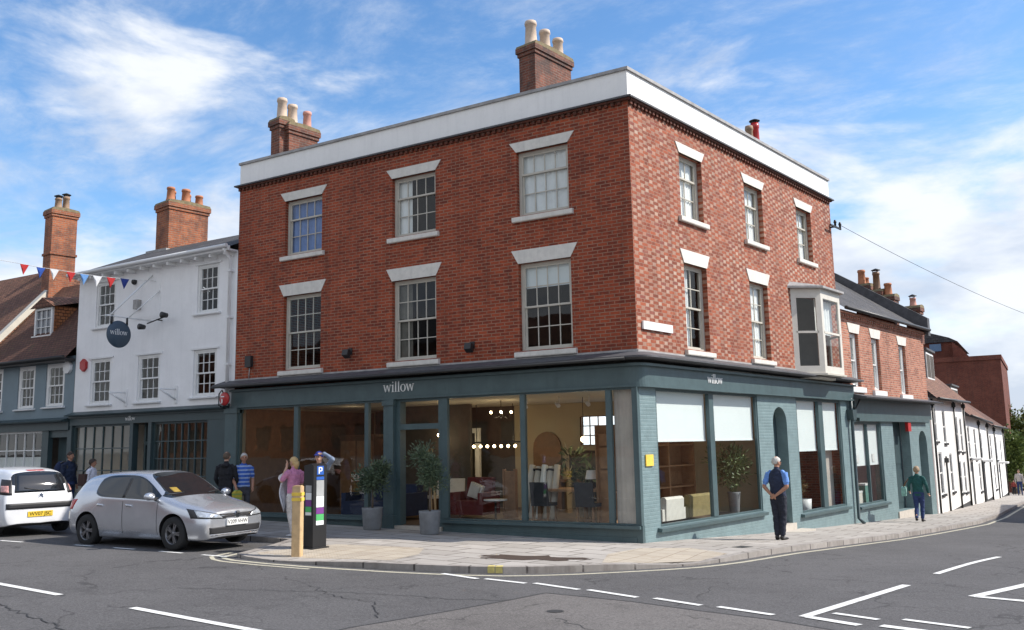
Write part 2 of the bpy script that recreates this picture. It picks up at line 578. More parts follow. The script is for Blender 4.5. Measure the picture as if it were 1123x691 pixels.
M = {}
M['brickL'] = brick_mat('red_brick', (.165, .026, .01), (.4, .07, .021), (.31, .17, .11), ms=.0118, patch=.45)
M['brickR'] = flemish_mat('flemish_brick')
M['brickC'] = brick_mat('chimney_brick', (.13, .04, .022), (.24, .075, .04), (.2, .15, .12), soot=.7)
M['brickO'] = brick_mat('orange_brick', (.27, .075, .03), (.4, .13, .05), (.26, .19, .14), soot=.5)
M['brickN'] = brick_mat('mixed_brick', (.26, .07, .035), (.5, .2, .12), (.36, .27, .21), ms=.014, patch=.35)
M['brickF'] = brick_mat('far_brick', (.13, .03, .016), (.2, .05, .026), (.16, .09, .07), patch=.7)
TEAL = (.062, .1, .106)
M['tealbrick'] = brick_mat('painted_brick', (.1, .1, .1), (.1, .1, .1), (.1, .1, .1), paintc=(.165, .235, .243), bstr=.4)
M['teal'] = paint('teal_paint', TEAL, .42, .12, 3, .3, streak=.3)
M['tealR'] = paint('teal_paint_door', (.05, .085, .095), .4, .1)
M['tealdark'] = paint('dark_teal_paint', (.04, .066, .072), .45, .1)
M['lead'] = paint('lead_sheet', (.075, .075, .08), .6, .3, 5, .2)
M['leadpale'] = paint('pale_lead', (.32, .31, .3), .6, .25, 5, .3)
M['white'] = paint('white_paint', (.74, .74, .73), .55, .05, 2, .12)
M['render'] = paint('white_render', (.82, .815, .81), .8, .05, 1.3, .1, bumpy=.2, streak=.12)
M['parapet'] = paint('parapet_render', (.85, .84, .81), .8, .04, 1.1, .12, bumpy=.25, streak=.14)
M['lintel'] = paint('stone_paint', (.66, .63, .57), .65, .08, 5, .25, streak=.3)
M['lintelR'] = M['lintel']
M['sash'] = paint('cream_sash_paint', (.5, .47, .4), .5, .08, 4, .1)
M['sashw'] = paint('white_sash_paint', (.72, .72, .7), .5, .05, 4, .1)
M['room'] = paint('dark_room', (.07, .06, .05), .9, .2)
M['cream'] = paint('cream_plaster', (.4, .34, .24), .9, .06, 1)
M['ceiling'] = paint('ceiling_plaster', (.5, .47, .4), .9, .05, 1)
M['floorwood'] = paint('floor_boards', (.12, .075, .045), .5, .25, 6)
M['curtain'] = paint('curtain_cloth', (.8, .8, .78), .9, .05, 6)
M['bluecurtain'] = paint('blue_curtain_cloth', (.13, .22, .46), .9, .15, 6)
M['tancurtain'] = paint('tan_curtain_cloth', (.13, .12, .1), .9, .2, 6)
M['blind'] = paint('blind_cloth', (.74, .78, .78), .9, .02, 2)
M['greypanel'] = paint('grey_panel', (.46, .41, .37), .8, .12, 2)
M['glass'] = glass_mat('window_glass', k=1.25)
M['glassold'] = glass_mat('sash_glass', k=.75, tint=(.9, .93, .93))
M['letter'] = paint('letter_paint', (.82, .83, .82), .5, .03)
M['asphalt'] = asphalt_mat('asphalt', (.088, .085, .085), .55)
M['asphalt2'] = asphalt_mat('worn_asphalt', (.122, .113, .107), .65)
M['flags'] = flag_mat('paving_flags')
M['kerb'] = brick_mat('kerb_stone', (.26, .235, .21), (.34, .31, .28), (.06, .05, .045), w=.9, h=3, ms=.02, bstr=.25)
M['tactile'] = None
m_, nt_, b_, L_ = newmat('road_paint')
w_ = math_(nt_, 'MAXIMUM', rng(nt_, noise(nt_, 38, 4, .75), .56, .68, 0, .85), rng(nt_, noise(nt_, 5, 5, .7), .56, .72, 0, .6))
L_(mixc(nt_, w_, (.7, .7, .67), (.14, .137, .132)), b_.inputs['Base Color']); b_.inputs['Roughness'].default_value = .8
M['mark'] = m_
M['tar'] = paint('tar', (.03, .03, .031), .8, .3, 12, .5)
M['oldmark'] = paint('worn_yellow_paint', (.46, .43, .33), .8, .15, 12, .55)
M['yellow'] = paint('yellow_paint', (.75, .52, .07), .6, .1, 10, .2)
M['black'] = paint('black_paint', (.012, .012, .013), .4, .1)
M['blackiron'] = paint('black_iron', (.02, .02, .02), .5, .1)
M['red'] = paint('red_paint', (.4, .02, .02), .35, .08)
M['slate'] = tile_mat('slate', (.05, .05, .055), (.085, .08, .08), .3, .2, .3)
M['tile'] = tile_mat('clay_tile', (.115, .045, .026), (.175, .075, .045), .17, .11, .35)
M['tileB'] = tile_mat('brown_tile', (.17, .075, .045), (.27, .125, .075), .17, .11, .5)
M['hung'] = tile_mat('hung_tile', (.36, .12, .04), (.48, .19, .07), .17, .11, .2)
M['greyblue'] = paint('grey_blue_render', (.17, .225, .255), .7, .08, 2, .1)
M['terracotta'] = paint('terracotta', (.42, .17, .085), .8, .15, 8, .25)
M['buffpot'] = paint('buff_clay', (.55, .43, .33), .8, .12, 8, .3)
M['pinkpot'] = paint('pink_clay', (.55, .28, .22), .8, .12, 8, .25)
M['brownpot'] = paint('brown_clay', (.3, .2, .13), .8, .2, 8, .3)
M['mortar'] = paint('weathered_mortar', (.2, .16, .09), .9, .3, 10, .4, bumpy=.5)
M['stone'] = paint('step_stone', (.46, .42, .36), .85, .1, 5, .25)
M['wood'] = paint('post_wood', (.52, .36, .19), .75, .15, 8, .2)
M['brownwood'] = paint('brown_wood', (.17, .085, .04), .5, .2, 6)
M['shelfwood'] = paint('shelf_wood', (.3, .16, .075), .6, .2, 6)
M['concrete'] = paint('pot_concrete', (.2, .205, .21), .8, .15, 6, .2, bumpy=.3)
M['soil'] = paint('soil', (.04, .028, .02), .95, .3, 20)
M['dirt'] = paint('dirt', (.05, .03, .02), .95, .35, 9, .5, bumpy=.6)
M['bulb'] = emit_mat('bulb_glow', (1, .72, .38), 14)
M['olive'] = leaf_mat('olive_leaf', (.035, .06, .032), (.12, .165, .09))
M['green'] = leaf_mat('green_leaf', (.05, .085, .02), (.2, .25, .06))
M['bark'] = paint('bark', (.13, .1, .075), .9, .2, 20)
M['redcloth'] = paint('red_velvet', (.12, .014, .013), .9, .2, 8)
M['darkcloth'] = paint('charcoal_cloth', (.03, .033, .04), .9, .2, 8)
M['olivecloth'] = paint('olive_velvet', (.24, .19, .08), .9, .15, 8)
M['creamcloth'] = paint('cream_cloth', (.62, .59, .53), .9, .08, 8)
M['navycloth'] = paint('navy_cloth', (.02, .03, .07), .9, .2, 8)


def tactile_mat():
    m, nt, b, L = newmat('tactile_paving')
    t = N(nt, 'ShaderNodeTexBrick', offset=0, inp={'Scale': 1, 'Mortar Size': .008, 'Mortar Smooth': .2, 'Brick Width': .4, 'Row Height': .4})
    L(uvn(nt), t.inputs['Vector'])
    t.inputs['Color1'].default_value = (.38, .33, .265, 1); t.inputs['Color2'].default_value = (.44, .385, .305, 1); t.inputs['Mortar'].default_value = (.2, .15, .1, 1)
    out = mixc(nt, rng(nt, noise(nt, 3, 6, .7), .5, .7, 0, .5), t.outputs['Color'], (.3, .24, .17))
    L(out, b.inputs['Base Color'])
    b.inputs['Roughness'].default_value = .9
    v = N(nt, 'ShaderNodeTexVoronoi', inp={'Scale': 15, 'Randomness': 0})
    L(uvn(nt), v.inputs['Vector'])
    bump(nt, rng(nt, v.outputs['Distance'], .25, .4, 1, 0), b, .8, .006)
    return m


M['tactile'] = tactile_mat()

# ------------------------------------------------------------------ ground, road, pavement
def axis_pts(near0, near1, step, far0, far1):
    a = [near0]
    d = step
    while a[0] > far0: d *= 1.35; a.insert(0, a[0] - d)
    x = near0
    while x < near1: x += step; a.append(x)
    d = step
    while a[-1] < far1: d *= 1.35; a.append(a[-1] + d)
    return a


def road():
    xs = axis_pts(-26, 14, .8, -600, 600)
    ys = axis_pts(-20, 56, .8, -600, 900)
    mb = MB()
    for i in range(len(xs) - 1):
        for j in range(len(ys) - 1):
            q = [(xs[i], ys[j]), (xs[i + 1], ys[j]), (xs[i + 1], ys[j + 1]), (xs[i], ys[j + 1])]
            mb.face([(x, y, RZ(x, y)) for x, y in q], 0, None, True)
    tag(mb.build('road', M['asphalt']), kind='structure')


road()


def sheet(poly, zf, mat, name, kind='structure', label=None, n=10):
    """flat irregular outline laid on the ground: fan of rings following the surface"""
    cx = sum(p[0] for p in poly) / len(poly); cy = sum(p[1] for p in poly) / len(poly)
    mb = MB()
    pts = []
    for i in range(len(poly)):
        p, q = poly[i], poly[(i + 1) % len(poly)]
        k = max(1, int(math.dist(p, q) / .6))
        pts += [(p[0] + (q[0] - p[0]) * t / k, p[1] + (q[1] - p[1]) * t / k) for t in range(k)]
    for r in range(n):
        a, b = r / n, (r + 1) / n
        for i in range(len(pts)):
            p, q = pts[i], pts[(i + 1) % len(pts)]
            l = lambda w, t: (cx + (w[0] - cx) * t, cy + (w[1] - cy) * t)
            c = [l(p, b), l(q, b), l(q, a), l(p, a)]
            if r == 0: c = c[:3]
            mb.face([(x, y, zf(x, y)) for x, y in c], 0, None, True)
    o = mb.build(name, mat)
    return tag(o, label, kind=kind)


# worn older surfacing of the main street, seen in the foreground
sheet([(.7, -30), (.62, -9.5), (.9, -8.3), (1.12, -7.1), (1.22, -6.35), (2.5, -6.5), (3.4, -6.75), (4.3, -6.95), (5.0, -7.25), (8, -8.4), (16, -10.5), (16, -30)],
      lambda x, y: RZ(x, y) + .004, M['asphalt2'], 'road_worn_surface', n=30)

OUT = [(-60, -4.2), (-40, -3.9), (-26, -3.75), (-16, -3.6), (-10, -3.5), (-7.3, -3.45), (-6.2, -3.5), (-5.75, -4.4), (-5.35, -5.62), (-5.0, -5.75), (-4.2, -5.76), (-3.4, -5.7),
       (-2.7, -5.6), (-2.0, -5.48), (-1.3, -5.3), (-.8, -5.14), (-.3, -4.92), (.1, -4.62), (.5, -4.25), (.88, -3.82), (1.2, -3.44), (1.5, -3.05), (1.8, -2.6), (2.0, -2.15), (2.2, -1.55), (2.36, -.9), (2.5, -.2),
       (2.62, .5), (2.84, 1.8), (3.05, 3.1), (3.3, 4.6), (3.6, 6.3), (4.14, 9.5), (4.6, 12.3), (5.0, 15), (5.3, 20), (5.5, 28), (5.8, 38), (6.2, 52), (7, 78)]


def rw(u): return tuple((RD * u - RN * .3).xy)


INN = [(-60, .3), (-40, .3), (-26, .3), (-16, .3), (-10, .3), (-7.3, .3), (-6.2, .3), (-5.9, .3), (-5.5, .3), (-5.0, .3), (-4.2, .3), (-3.5, .3),
       (-3.0, .3), (-2.5, .3), (-2.0, .3), (-1.7, .3), (-1.4, .3), (-1.2, .3), (-1.0, .3), (-.8, .3), (-.65, .3), (-.5, .3), (-.35, .3), (-.28, .35), rw(.5), rw(.8), rw(1.2),
       rw(1.6), rw(2.6), rw(3.6), rw(5), rw(6.5), rw(9.6), rw(12.5), rw(15.2), rw(19.8), (3.2, 28), (3.7, 38), (4.1, 52), (4.3, 78)]


def dens(poly, n):
    out = []
    for i in range(len(poly) - 1):
        for k in range(n):
            t = k / n
            out.append(tuple(poly[i][j] + (poly[i + 1][j] - poly[i][j]) * t for j in range(2)))
    return out + [poly[-1]]


def offset_line(poly, d):
    out = []
    for i, p in enumerate(poly):
        a, b = poly[max(0, i - 1)], poly[min(len(poly) - 1, i + 1)]
        v = Vector((b[0] - a[0], b[1] - a[1])).normalized()
        out.append((p[0] + v.y * d, p[1] - v.x * d))
    return out


OD, ID = dens(OUT, 4), dens(INN, 4)
KI = offset_line(OD, -.15)


def strip(A, B, zf, mat, name, rows=1, zf2=None, close_ends=False):
    mb = MB()
    for i in range(len(A) - 1):
        for r in range(rows):
            l = lambda p, q, t: (p[0] + (q[0] - p[0]) * t, p[1] + (q[1] - p[1]) * t)
            q = [l(A[i], B[i], r / rows), l(A[i + 1], B[i + 1], r / rows), l(A[i + 1], B[i + 1], (r + 1) / rows), l(A[i], B[i], (r + 1) / rows)]
            mb.face([(x, y, zf(x, y)) for x, y in q], 0, None, True)
    return tag(mb.build(name, mat), kind='structure')


strip(KI, ID, PZ, M['flags'], 'pavement', rows=10)


def kerb():
    mb = MB()
    acc = 0
    for i in range(len(OD) - 1):
        a, b, c, d = OD[i], OD[i + 1], KI[i + 1], KI[i]
        l = math.dist(a, b)
        za, zb = PZ(*a) + .004, PZ(*b) + .004
        zc, zd = PZ(*c) + .004, PZ(*d) + .004
        u0, u1 = acc, acc + l
        mb.face([(*a, za), (*b, zb), (*c, zc), (*d, zd)], 0, [(u0, .2), (u1, .2), (u1, .36), (u0, .36)])
        mb.face([(*a, RZ(*a) - .05), (*b, RZ(*b) - .05), (*b, zb), (*a, za)], 0, [(u0, .05), (u1, .05), (u1, .2), (u0, .2)])
        acc += l
    tag(mb.build('kerb', M['kerb']), kind='structure')


kerb()
# pale line along the channel
i0 = 30
strip(offset_line(OD[i0:], .2), offset_line(OD[i0:], .3), lambda x, y: RZ(x, y) + .004, M['oldmark'], 'kerb_line_marking')
strip(offset_line(OD[i0:46], .42), offset_line(OD[i0:46], .5), lambda x, y: RZ(x, y) + .004, M['oldmark'], 'second_kerb_line_marking')


def stripe(name, pts, w, mat=None, z=.008):
    """painted line on the road along pts"""
    mb = MB()
    for i in range(len(pts) - 1):
        a, b = Vector(pts[i]), Vector(pts[i + 1])
        d = (b - a).normalized(); nn = Vector((-d.y, d.x)) * w / 2
        k = max(1, int((b - a).length / .4))
        for j in range(k):
            p, q = a.lerp(b, j / k), a.lerp(b, (j + 1) / k)
            c = [p - nn, q - nn, q + nn, p + nn]
            mb.face([(v.x, v.y, RZ(v.x, v.y) + z) for v in c])
    return tag(mb.build(name, mat or M['mark']), kind='structure')


GW = [((-1.09, -5.42), (-.32, -5.62)), ((-.22, -5.56), (.53, -5.68)), ((.63, -5.6), (1.47, -5.88)), ((1.59, -5.84), (2.43, -6.16)), ((2.65, -6.12), (3.34, -6.39)), ((3.55, -6.39), (4.26, -6.65))]
for a, b in GW: stripe('give_way_line', [a, b], .1)
stripe('junction_line', [(4.58, -6.62), (5.22, -3.4)], .12)
stripe('junction_line', [(4.62, -6.6), (5.2, -6.86)], .13)
stripe('junction_line', [(4.82, -6.22), (5.32, -6.42)], .1)
stripe('centre_line', [(5.44, -1.9), (6.12, 1.7)], .1)
stripe('triangle_line', [(6.08, -4.15), (6.75, -2.3)], .14)
stripe('triangle_line', [(6.1, -4.12), (6.75, -4.28)], .14)
stripe('triangle_line', [(6.7, -2.4), (6.72, -4.26)], .12)
stripe('give_way_line', [(5.55, -6.28), (6.2, -6.5)], .1)
stripe('give_way_line', [(5.4, -6.78), (6.2, -7.0)], .14)
stripe('centre_line', [(-5.9, -9.66), (-3.93, -9.82)], .11)
stripe('centre_line', [(-2.35, -9.92), (.1, -10.14)], .11)
for k in range(7):
    stripe('centre_line', [(-11.4 - 5.9 * k, -9.2 + .35 * k), (-9.2 - 5.9 * k, -9.4 + .35 * k)], .1)
bay = [(-11.49, -6.3), (-10.8, -6.24), (-9.48, -5.98), (-9.0, -5.93), (-8.41, -5.88), (-7.85, -5.84), (-7.19, -5.8), (-6.6, -5.77), (-6.1, -5.75), (-5.5, -5.7)]
for i in range(0, len(bay), 2): stripe('parking_bay_line', [bay[i], bay[i + 1]], .09)
for k in range(6):
    stripe('parking_bay_line', [(-13.2 - 1.5 * k, -6.5 - .1 * k), (-12.4 - 1.5 * k, -6.42 - .1 * k)], .09)

sheet([(-4.95, -5.45), (-5.2, -5.3), (-4.75, -3.7), (-3.0, -3.3), (-2.45, -4.2), (-2.3, -5.15)], lambda x, y: PZ(x, y) + .004, M['tactile'], 'tactile_paving')
sheet([(.72, -3.55), (.25, -2.3), (.35, -1.1), (1.15, -.6), (2.05, -1.2), (1.85, -2.15)], lambda x, y: PZ(x, y) + .004, M['tactile'], 'tactile_paving')
rp = random.Random(3)
dp = []
for k in range(26):
    t = 2 * math.pi * k / 26
    r = 1 + rp.uniform(-.38, .3)
    dp.append((-.5 + (.92 * math.cos(t) + .12 * math.sin(t)) * r, -3.55 + (.4 * math.sin(t) + .22 * math.cos(t)) * r))
sheet(dp, lambda x, y: PZ(x, y) + .004, M['dirt'], 'dirt_patch', n=4)
dd = []
for k in range(14):
    t = 2 * math.pi * k / 14
    dd.append((1.98 + .3 * math.cos(t), .55 + .26 * math.sin(t)))
sheet([(1.75, -.05), (2.0, -.12), (2.1, .25), (1.85, .32)], lambda x, y: PZ(x, y) + .004, M['blackiron'], 'drain_cover', n=2)
dd = [(2.02 + .1 * math.cos(k * .45), -7.58 + .1 * math.sin(k * .45)) for k in range(14)]
sheet(dd, lambda x, y: RZ(x, y) + .009, M['tar'], 'road_cover', n=2)
def wob(pts, k=9, a=.035, seed=1):
    rg = random.Random(seed); out = []
    for i in range(len(pts) - 1):
        for t in range(k):
            out.append((pts[i][0] + (pts[i + 1][0] - pts[i][0]) * t / k + rg.uniform(-a, a), pts[i][1] + (pts[i + 1][1] - pts[i][1]) * t / k + rg.uniform(-a, a)))
    return out + [pts[-1]]


stripe('tar_seam', [(.6, -11.5), (.62, -9.5), (.9, -8.3), (1.12, -7.1), (1.22, -6.35), (2.5, -6.5), (3.4, -6.75), (4.3, -6.95), (5.0, -7.25), (8, -8.4)], .035, M['tar'], .006)
stripe('road_crack', wob([(-10.5, -9.0), (-7.0, -9.8), (-5.0, -10.2), (-3.6, -10.7), (-2.2, -11.0), (-.5, -11.6)], 12, .05, 2), .018, M['tar'], .006)
stripe('road_crack', wob([(-3.2, -8.6), (-1.9, -8.0), (-.6, -7.5), (.4, -7.4), (1.1, -7.1)], 10, .05, 3), .014, M['tar'], .006)
stripe('road_crack', wob([(-1.9, -7.4), (-1.2, -7.9), (-.2, -8.1), (.5, -8.9)], 10, .06, 4), .012, M['tar'], .006)
stripe('road_crack', wob([(2.2, -8.0), (3.2, -8.6), (4.4, -8.7), (6.0, -9.3)], 10, .06, 5), .014, M['tar'], .006)


def kerb_marks():
    mb = MB()
    for i, t in ((62, .2), (63, .1)):
        for e in (0,):
            a, b = Vector(OD[i]), Vector(OD[i + 1])
            p = a.lerp(b, t); d = (b - a).normalized(); nn = Vector((d.y, -d.x))
            q = p + d * .11
            z0, z1 = RZ(*p) + .01, PZ(*p)
            c = lambda v, o, z: ((v + nn * o).x, (v + nn * o).y, z)
            mb.face([c(p, .004, z0), c(q, .004, z0), c(q, .004, z1), c(p, .004, z1)])
            mb.face([c(p, .004, z1 + .008), c(q, .004, z1 + .008), c(q, -.13, z1 + .009), c(p, -.13, z1 + .009)])
    tag(mb.build('kerb_yellow_marking', paint('faded_yellow_paint', (.58, .48, .16), .8, .15, 20, .2)), kind='structure')


kerb_marks()


# ------------------------------------------------------------------ wall and window helpers
def facade(mb, u0, u1, z0, z1, holes, m=0, o=0, depth=.12, mr=None):
    """wall face with rectangular openings and their reveals; holes = (ua, ub, za, zb)"""
    us = sorted({u0, u1, *[h[0] for h in holes], *[h[1] for h in holes]})
    zs = sorted({z0, z1, *[h[2] for h in holes], *[h[3] for h in holes]})
    for i in range(len(us) - 1):
        for j in range(len(zs) - 1):
            uc, zc = (us[i] + us[i + 1]) / 2, (zs[j] + zs[j + 1]) / 2
            if any(h[0] < uc < h[1] and h[2] < zc < h[3] for h in holes): continue
            a, b, c, d = us[i], us[i + 1], zs[j], zs[j + 1]
            mb.face([(b, o, c), (a, o, c), (a, o, d), (b, o, d)], m)
    mr = m if mr is None else mr
    for a, b, c, d in holes:
        q = o - depth
        mb.face([(a, o, c), (a, q, c), (a, q, d), (a, o, d)], mr)
        mb.face([(b, q, c), (b, o, c), (b, o, d), (b, q, d)], mr)
        mb.face([(a, q, d), (b, q, d), (b, o, d), (a, o, d)], mr)
        mb.face([(a, o, c), (b, o, c), (b, q, c), (a, q, c)], mr)


def bars(mb, F_o, u0, u1, z0, z1, cols, rows, t=.022, d=.03, m=0):
    for k in range(1, cols):
        u = u0 + (u1 - u0) * k / cols
        mb.box(u - t / 2, u + t / 2, F_o - d / 2, F_o + d / 2, z0, z1, m)
    for k in range(1, rows):
        z = z0 + (z1 - z0) * k / rows
        mb.box(u0, u1, F_o - d / 2 - .001, F_o + d / 2 + .001, z - t / 2, z + t / 2, m)


def sash_window(root, F, uc, w, zb, zt, cols, up, lo, mframe, rec=.1, lintel=None, sill=None, curtain=None, cm=None, fw=.07, sillm=None, glass=None):
    u0, u1 = uc - w / 2, uc + w / 2
    mb = MB(F)
    o = -rec
    # box frame
    mb.box(u0 + .001, u0 + fw, o - .1, o, zb, zt); mb.box(u1 - fw, u1 - .001, o - .1, o, zb, zt)
    mb.box(u0 + fw, u1 - fw, o - .1, o, zt - fw * .8, zt - .001); mb.box(u0 + fw, u1 - fw, o - .1, o + .01, zb + .001, zb + .055)
    a, b, c, d = u0 + fw, u1 - fw, zb + .055, zt - fw * .8
    zm = c + (d - c) * lo / (lo + up)
    st = .042
    for (oo, q0, q1, r) in ((o - .03, zm - .02, d, up), (o - .065, c, zm + .02, lo)):
        mb.box(a, a + st, oo - .016, oo + .016, q0, q1); mb.box(b - st, b, oo - .016, oo + .016, q0, q1)
        mb.box(a + st, b - st, oo - .016, oo + .016, q1 - st, q1); mb.box(a + st, b - st, oo - .016, oo + .016, q0, q0 + st)
        bars(mb, oo, a + st, b - st, q0 + st, q1 - st, cols, r, .02, .026)
    part = mb.build('window', mframe, root)
    g = MB(F)
    g.face([(b, o - .03, zm), (a, o - .03, zm), (a, o - .03, d), (b, o - .03, d)])
    g.face([(b, o - .065, c), (a, o - .065, c), (a, o - .065, zm), (b, o - .065, zm)])
    g.build('glass', glass or M['glassold'], part)
    if lintel:
        wt, wb, h = lintel
        l = MB(F)
        # splayed flat arch standing 2 cm proud
        P = [(uc - wb / 2, zt), (uc + wb / 2, zt), (uc + wt / 2, zt + h), (uc - wt / 2, zt + h)]
        l.prism(P, 'y', -.05, .02)
        l.build('lintel', M['lintel'], part)
    if sill:
        sw, h = sill
        s_ = MB(F)
        s_.prism([(-rec - .02, zb - h), (.075, zb - h), (.085, zb - h + .02), (.085, zb - .035), (-rec - .02, zb + .004)], 'x', uc - sw / 2, uc + sw / 2)
        s_.build('sill', sillm or M['lintel'], part)
    if curtain:
        kind = curtain
        cb = MB(F)
        oo = o - .105

        def cloth(ua, ub, za, zb_, amp=.02, n=36, k=7):
            for i in range(n):
                t0, t1 = i / n, (i + 1) / n
                x0, x1 = ua + (ub - ua) * t0, ua + (ub - ua) * t1
                y0, y1 = oo + amp * math.sin(t0 * k * 6.28 + 1.3 * math.sin(t0 * 9)), oo + amp * math.sin(t1 * k * 6.28 + 1.3 * math.sin(t1 * 9))
                cb.face([(x1, y1, za), (x0, y0, za), (x0, y0, zb_), (x1, y1, zb_)], 0, None, True)
        if kind == 'full': cloth(u0, u1, zb, zt, .014)
        elif kind == 'sides':
            cloth(u0, u0 + w * .27, zb, zt, .014, 14, 3); cloth(u1 - w * .27, u1, zb, zt, .014, 14, 3)
        elif kind == 'left': cloth(u0, u0 + w * .36, zb, zt, .014, 14, 3)
        elif kind == 'half': cloth(u0, u0 + w * .5, zb, zt, .014, 20, 4)
        elif kind == 'blind':
            cb.box(u0 + .05, u1 - .05, oo - .003, oo + .003, zb + (zt - zb) * .72, zt)
        cb.build('curtain' if kind != 'blind' else 'roller_blind', cm or M['curtain'], part)
    return part


WST = {'w': [[(0, 1), (.22, 1), (.42, .28), (.36, 0), (.3, 0)], [(.36, 0), (.42, 0), (.72, 1), (.66, 1)]]}


def willow(mb, u, z, h, o0, o1, flip=1):
    """the shop's lettering: old-style serif letters, thick and thin strokes; h = x-height"""
    def P(pts):
        q = [(u + x * h * flip, z + y * h) for x, y in pts]
        mb.prism(q, 'y', o0, o1)
    def w(x):
        for dx in (0, .58):
            P([(x + dx + .02, .95), (x + dx + .2, .95), (x + dx + .42, .0), (x + dx + .33, .0)])
            P([(x + dx + .33, .0), (x + dx + .4, .0), (x + dx + .64, .95), (x + dx + .57, .95)])
        P([(x - .06, .93), (x + .3, .93), (x + .3, 1), (x - .06, 1)])
        P([(x + 1.08, .93), (x + 1.32, .93), (x + 1.32, 1), (x + 1.08, 1)])
    def stem(x, top):
        P([(x + .14, .05), (x + .3, .05), (x + .3, top), (x + .14, top - .04)])
        P([(x + .02, top - .13), (x + .14, top - .1), (x + .14, top - .02), (x + .02, top - .06)])
        P([(x + .03, 0), (x + .41, 0), (x + .41, .05), (x + .03, .05)])
    x = 0
    w(x); x += 1.4
    stem(x, 1.0)
    P([(x + .22 + .11 * math.cos(t), 1.32 + .11 * math.sin(t)) for t in [k * math.pi / 4 for k in range(8)]])
    x += .5
    stem(x, 1.6); x += .5
    stem(x, 1.6); x += .52
    n = 16
    for k in range(n):
        t0, t1 = 2 * math.pi * k / n, 2 * math.pi * (k + 1) / n
        e = lambda t, a, b: (x + .45 + a * math.cos(t), .5 + b * math.sin(t))
        P([e(t0, .28, .46), e(t0, .45, .52), e(t1, .45, .52), e(t1, .28, .46)])
    x += .98
    w(x)
    return (x + 1.3) * h


# ------------------------------------------------------------------ the corner building
CB = thing('corner_shop_building', 'three storey red brick corner building with white parapet and dark teal shopfront', 'building', (0, 0, G(0, 0)))
LU = [-9.35, -5.712, -2.127]
RU = [2.602, 5.903, 9.189]
WL, WR = 1.3157, 1.0625
Z1 = (4.045, 6.011); Z2 = (7.105, 8.605)
LEFT_END, RIGHT_END = -11.78, 11.32
ZB, ZT = 3.84, 9.31
wall = MB(FL)
holesL = [(u - WL / 2, u + WL / 2, *z) for u in LU for z in (Z1, Z2)]
facade(wall, LEFT_END, 0, ZB, ZT, holesL, 0, 0, .22)
wall.build('front_brick_wall', M['brickL'], CB)
wall = MB(FR)
BAYH = (7.96, 10.44, 3.95, 6.05)
holesR = [(u - WR / 2, u + WR / 2, *z) for u in RU for z in (Z1, Z2) if not (u == RU[2] and z == Z1)] + [BAYH]
facade(wall, 0, RIGHT_END, ZB, ZT, holesR, 0, 0, .22)
wall.build('side_brick_wall', M['brickR'], CB)
wall = MB()
cb = FR(RIGHT_END, 0, 0); bk = cb + Vector((-11.8, 0, 0))
wall.face([(cb.x, cb.y, -1.2), (bk.x, bk.y, -1.2), (bk.x, bk.y, ZT), (cb.x, cb.y, ZT)])
wall.face([(LEFT_END, 0, -.3), (LEFT_END, bk.y, -1.2), (LEFT_END, bk.y, ZT), (LEFT_END, 0, ZT)])
wall.face([(bk.x, bk.y, -1), (LEFT_END, bk.y, -1), (LEFT_END, bk.y, ZT), (bk.x, bk.y, ZT)])
wall.build('rear_brick_wall', M['brickL'], CB)
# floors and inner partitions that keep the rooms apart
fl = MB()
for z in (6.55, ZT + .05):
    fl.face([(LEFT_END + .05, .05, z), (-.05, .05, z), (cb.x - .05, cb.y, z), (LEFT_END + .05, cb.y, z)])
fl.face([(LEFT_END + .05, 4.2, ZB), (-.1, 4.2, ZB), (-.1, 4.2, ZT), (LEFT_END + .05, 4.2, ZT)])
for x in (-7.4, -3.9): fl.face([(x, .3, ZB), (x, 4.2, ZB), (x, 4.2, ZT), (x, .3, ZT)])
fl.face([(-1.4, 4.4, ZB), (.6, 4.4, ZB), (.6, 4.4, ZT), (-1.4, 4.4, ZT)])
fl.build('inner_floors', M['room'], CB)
ln = MB(FR); ln.F = FW; ln.face([(cb.x - .3, cb.y - .12, ZB), (cb.x - 7, cb.y - .12, ZB), (cb.x - 7, cb.y - .12, ZT), (cb.x - .3, cb.y - .12, ZT)]); ln.F = FR; ln.face([(7.4, -2.6, ZB), (11.2, -2.6, ZB), (11.2, -2.6, ZT), (7.4, -2.6, ZT)])
ln.build('papered_wall', paint('wallpaper', (.42, .4, .36), .9, .1), CB)

curt = {(0, 0): None, (0, 1): ('full', M['bluecurtain']), (1, 0): ('left', M['tancurtain']), (1, 1): ('left', M['curtain']), (2, 0): ('blind', M['blind']), (2, 1): ('full', M['curtain'])}
for i, u in enumerate(LU):
    for j, (zb, zt) in enumerate((Z1, Z2)):
        c = curt[(i, j)]
        sash_window(CB, FL, u, WL, zb, zt, 4, 2 if j == 0 else 1, 2, M['sash'], .11, (1.66, 1.3157, .306 if j == 0 else .231), (1.527, .145), c and c[0], c and c[1])
for i, u in enumerate(RU):
    for j, (zb, zt) in enumerate((Z1, Z2)):
        if i == 2 and j == 0: continue
        sash_window(CB, FR, u, WR, zb, zt, 2, 2 if j == 0 else 1, 2, M['sash'], .13, (1.371, 1.0625, .306 if j == 0 else .231), (1.307, .145), 'full' if (i, j) != (0, 0) else 'half', M['curtain'])

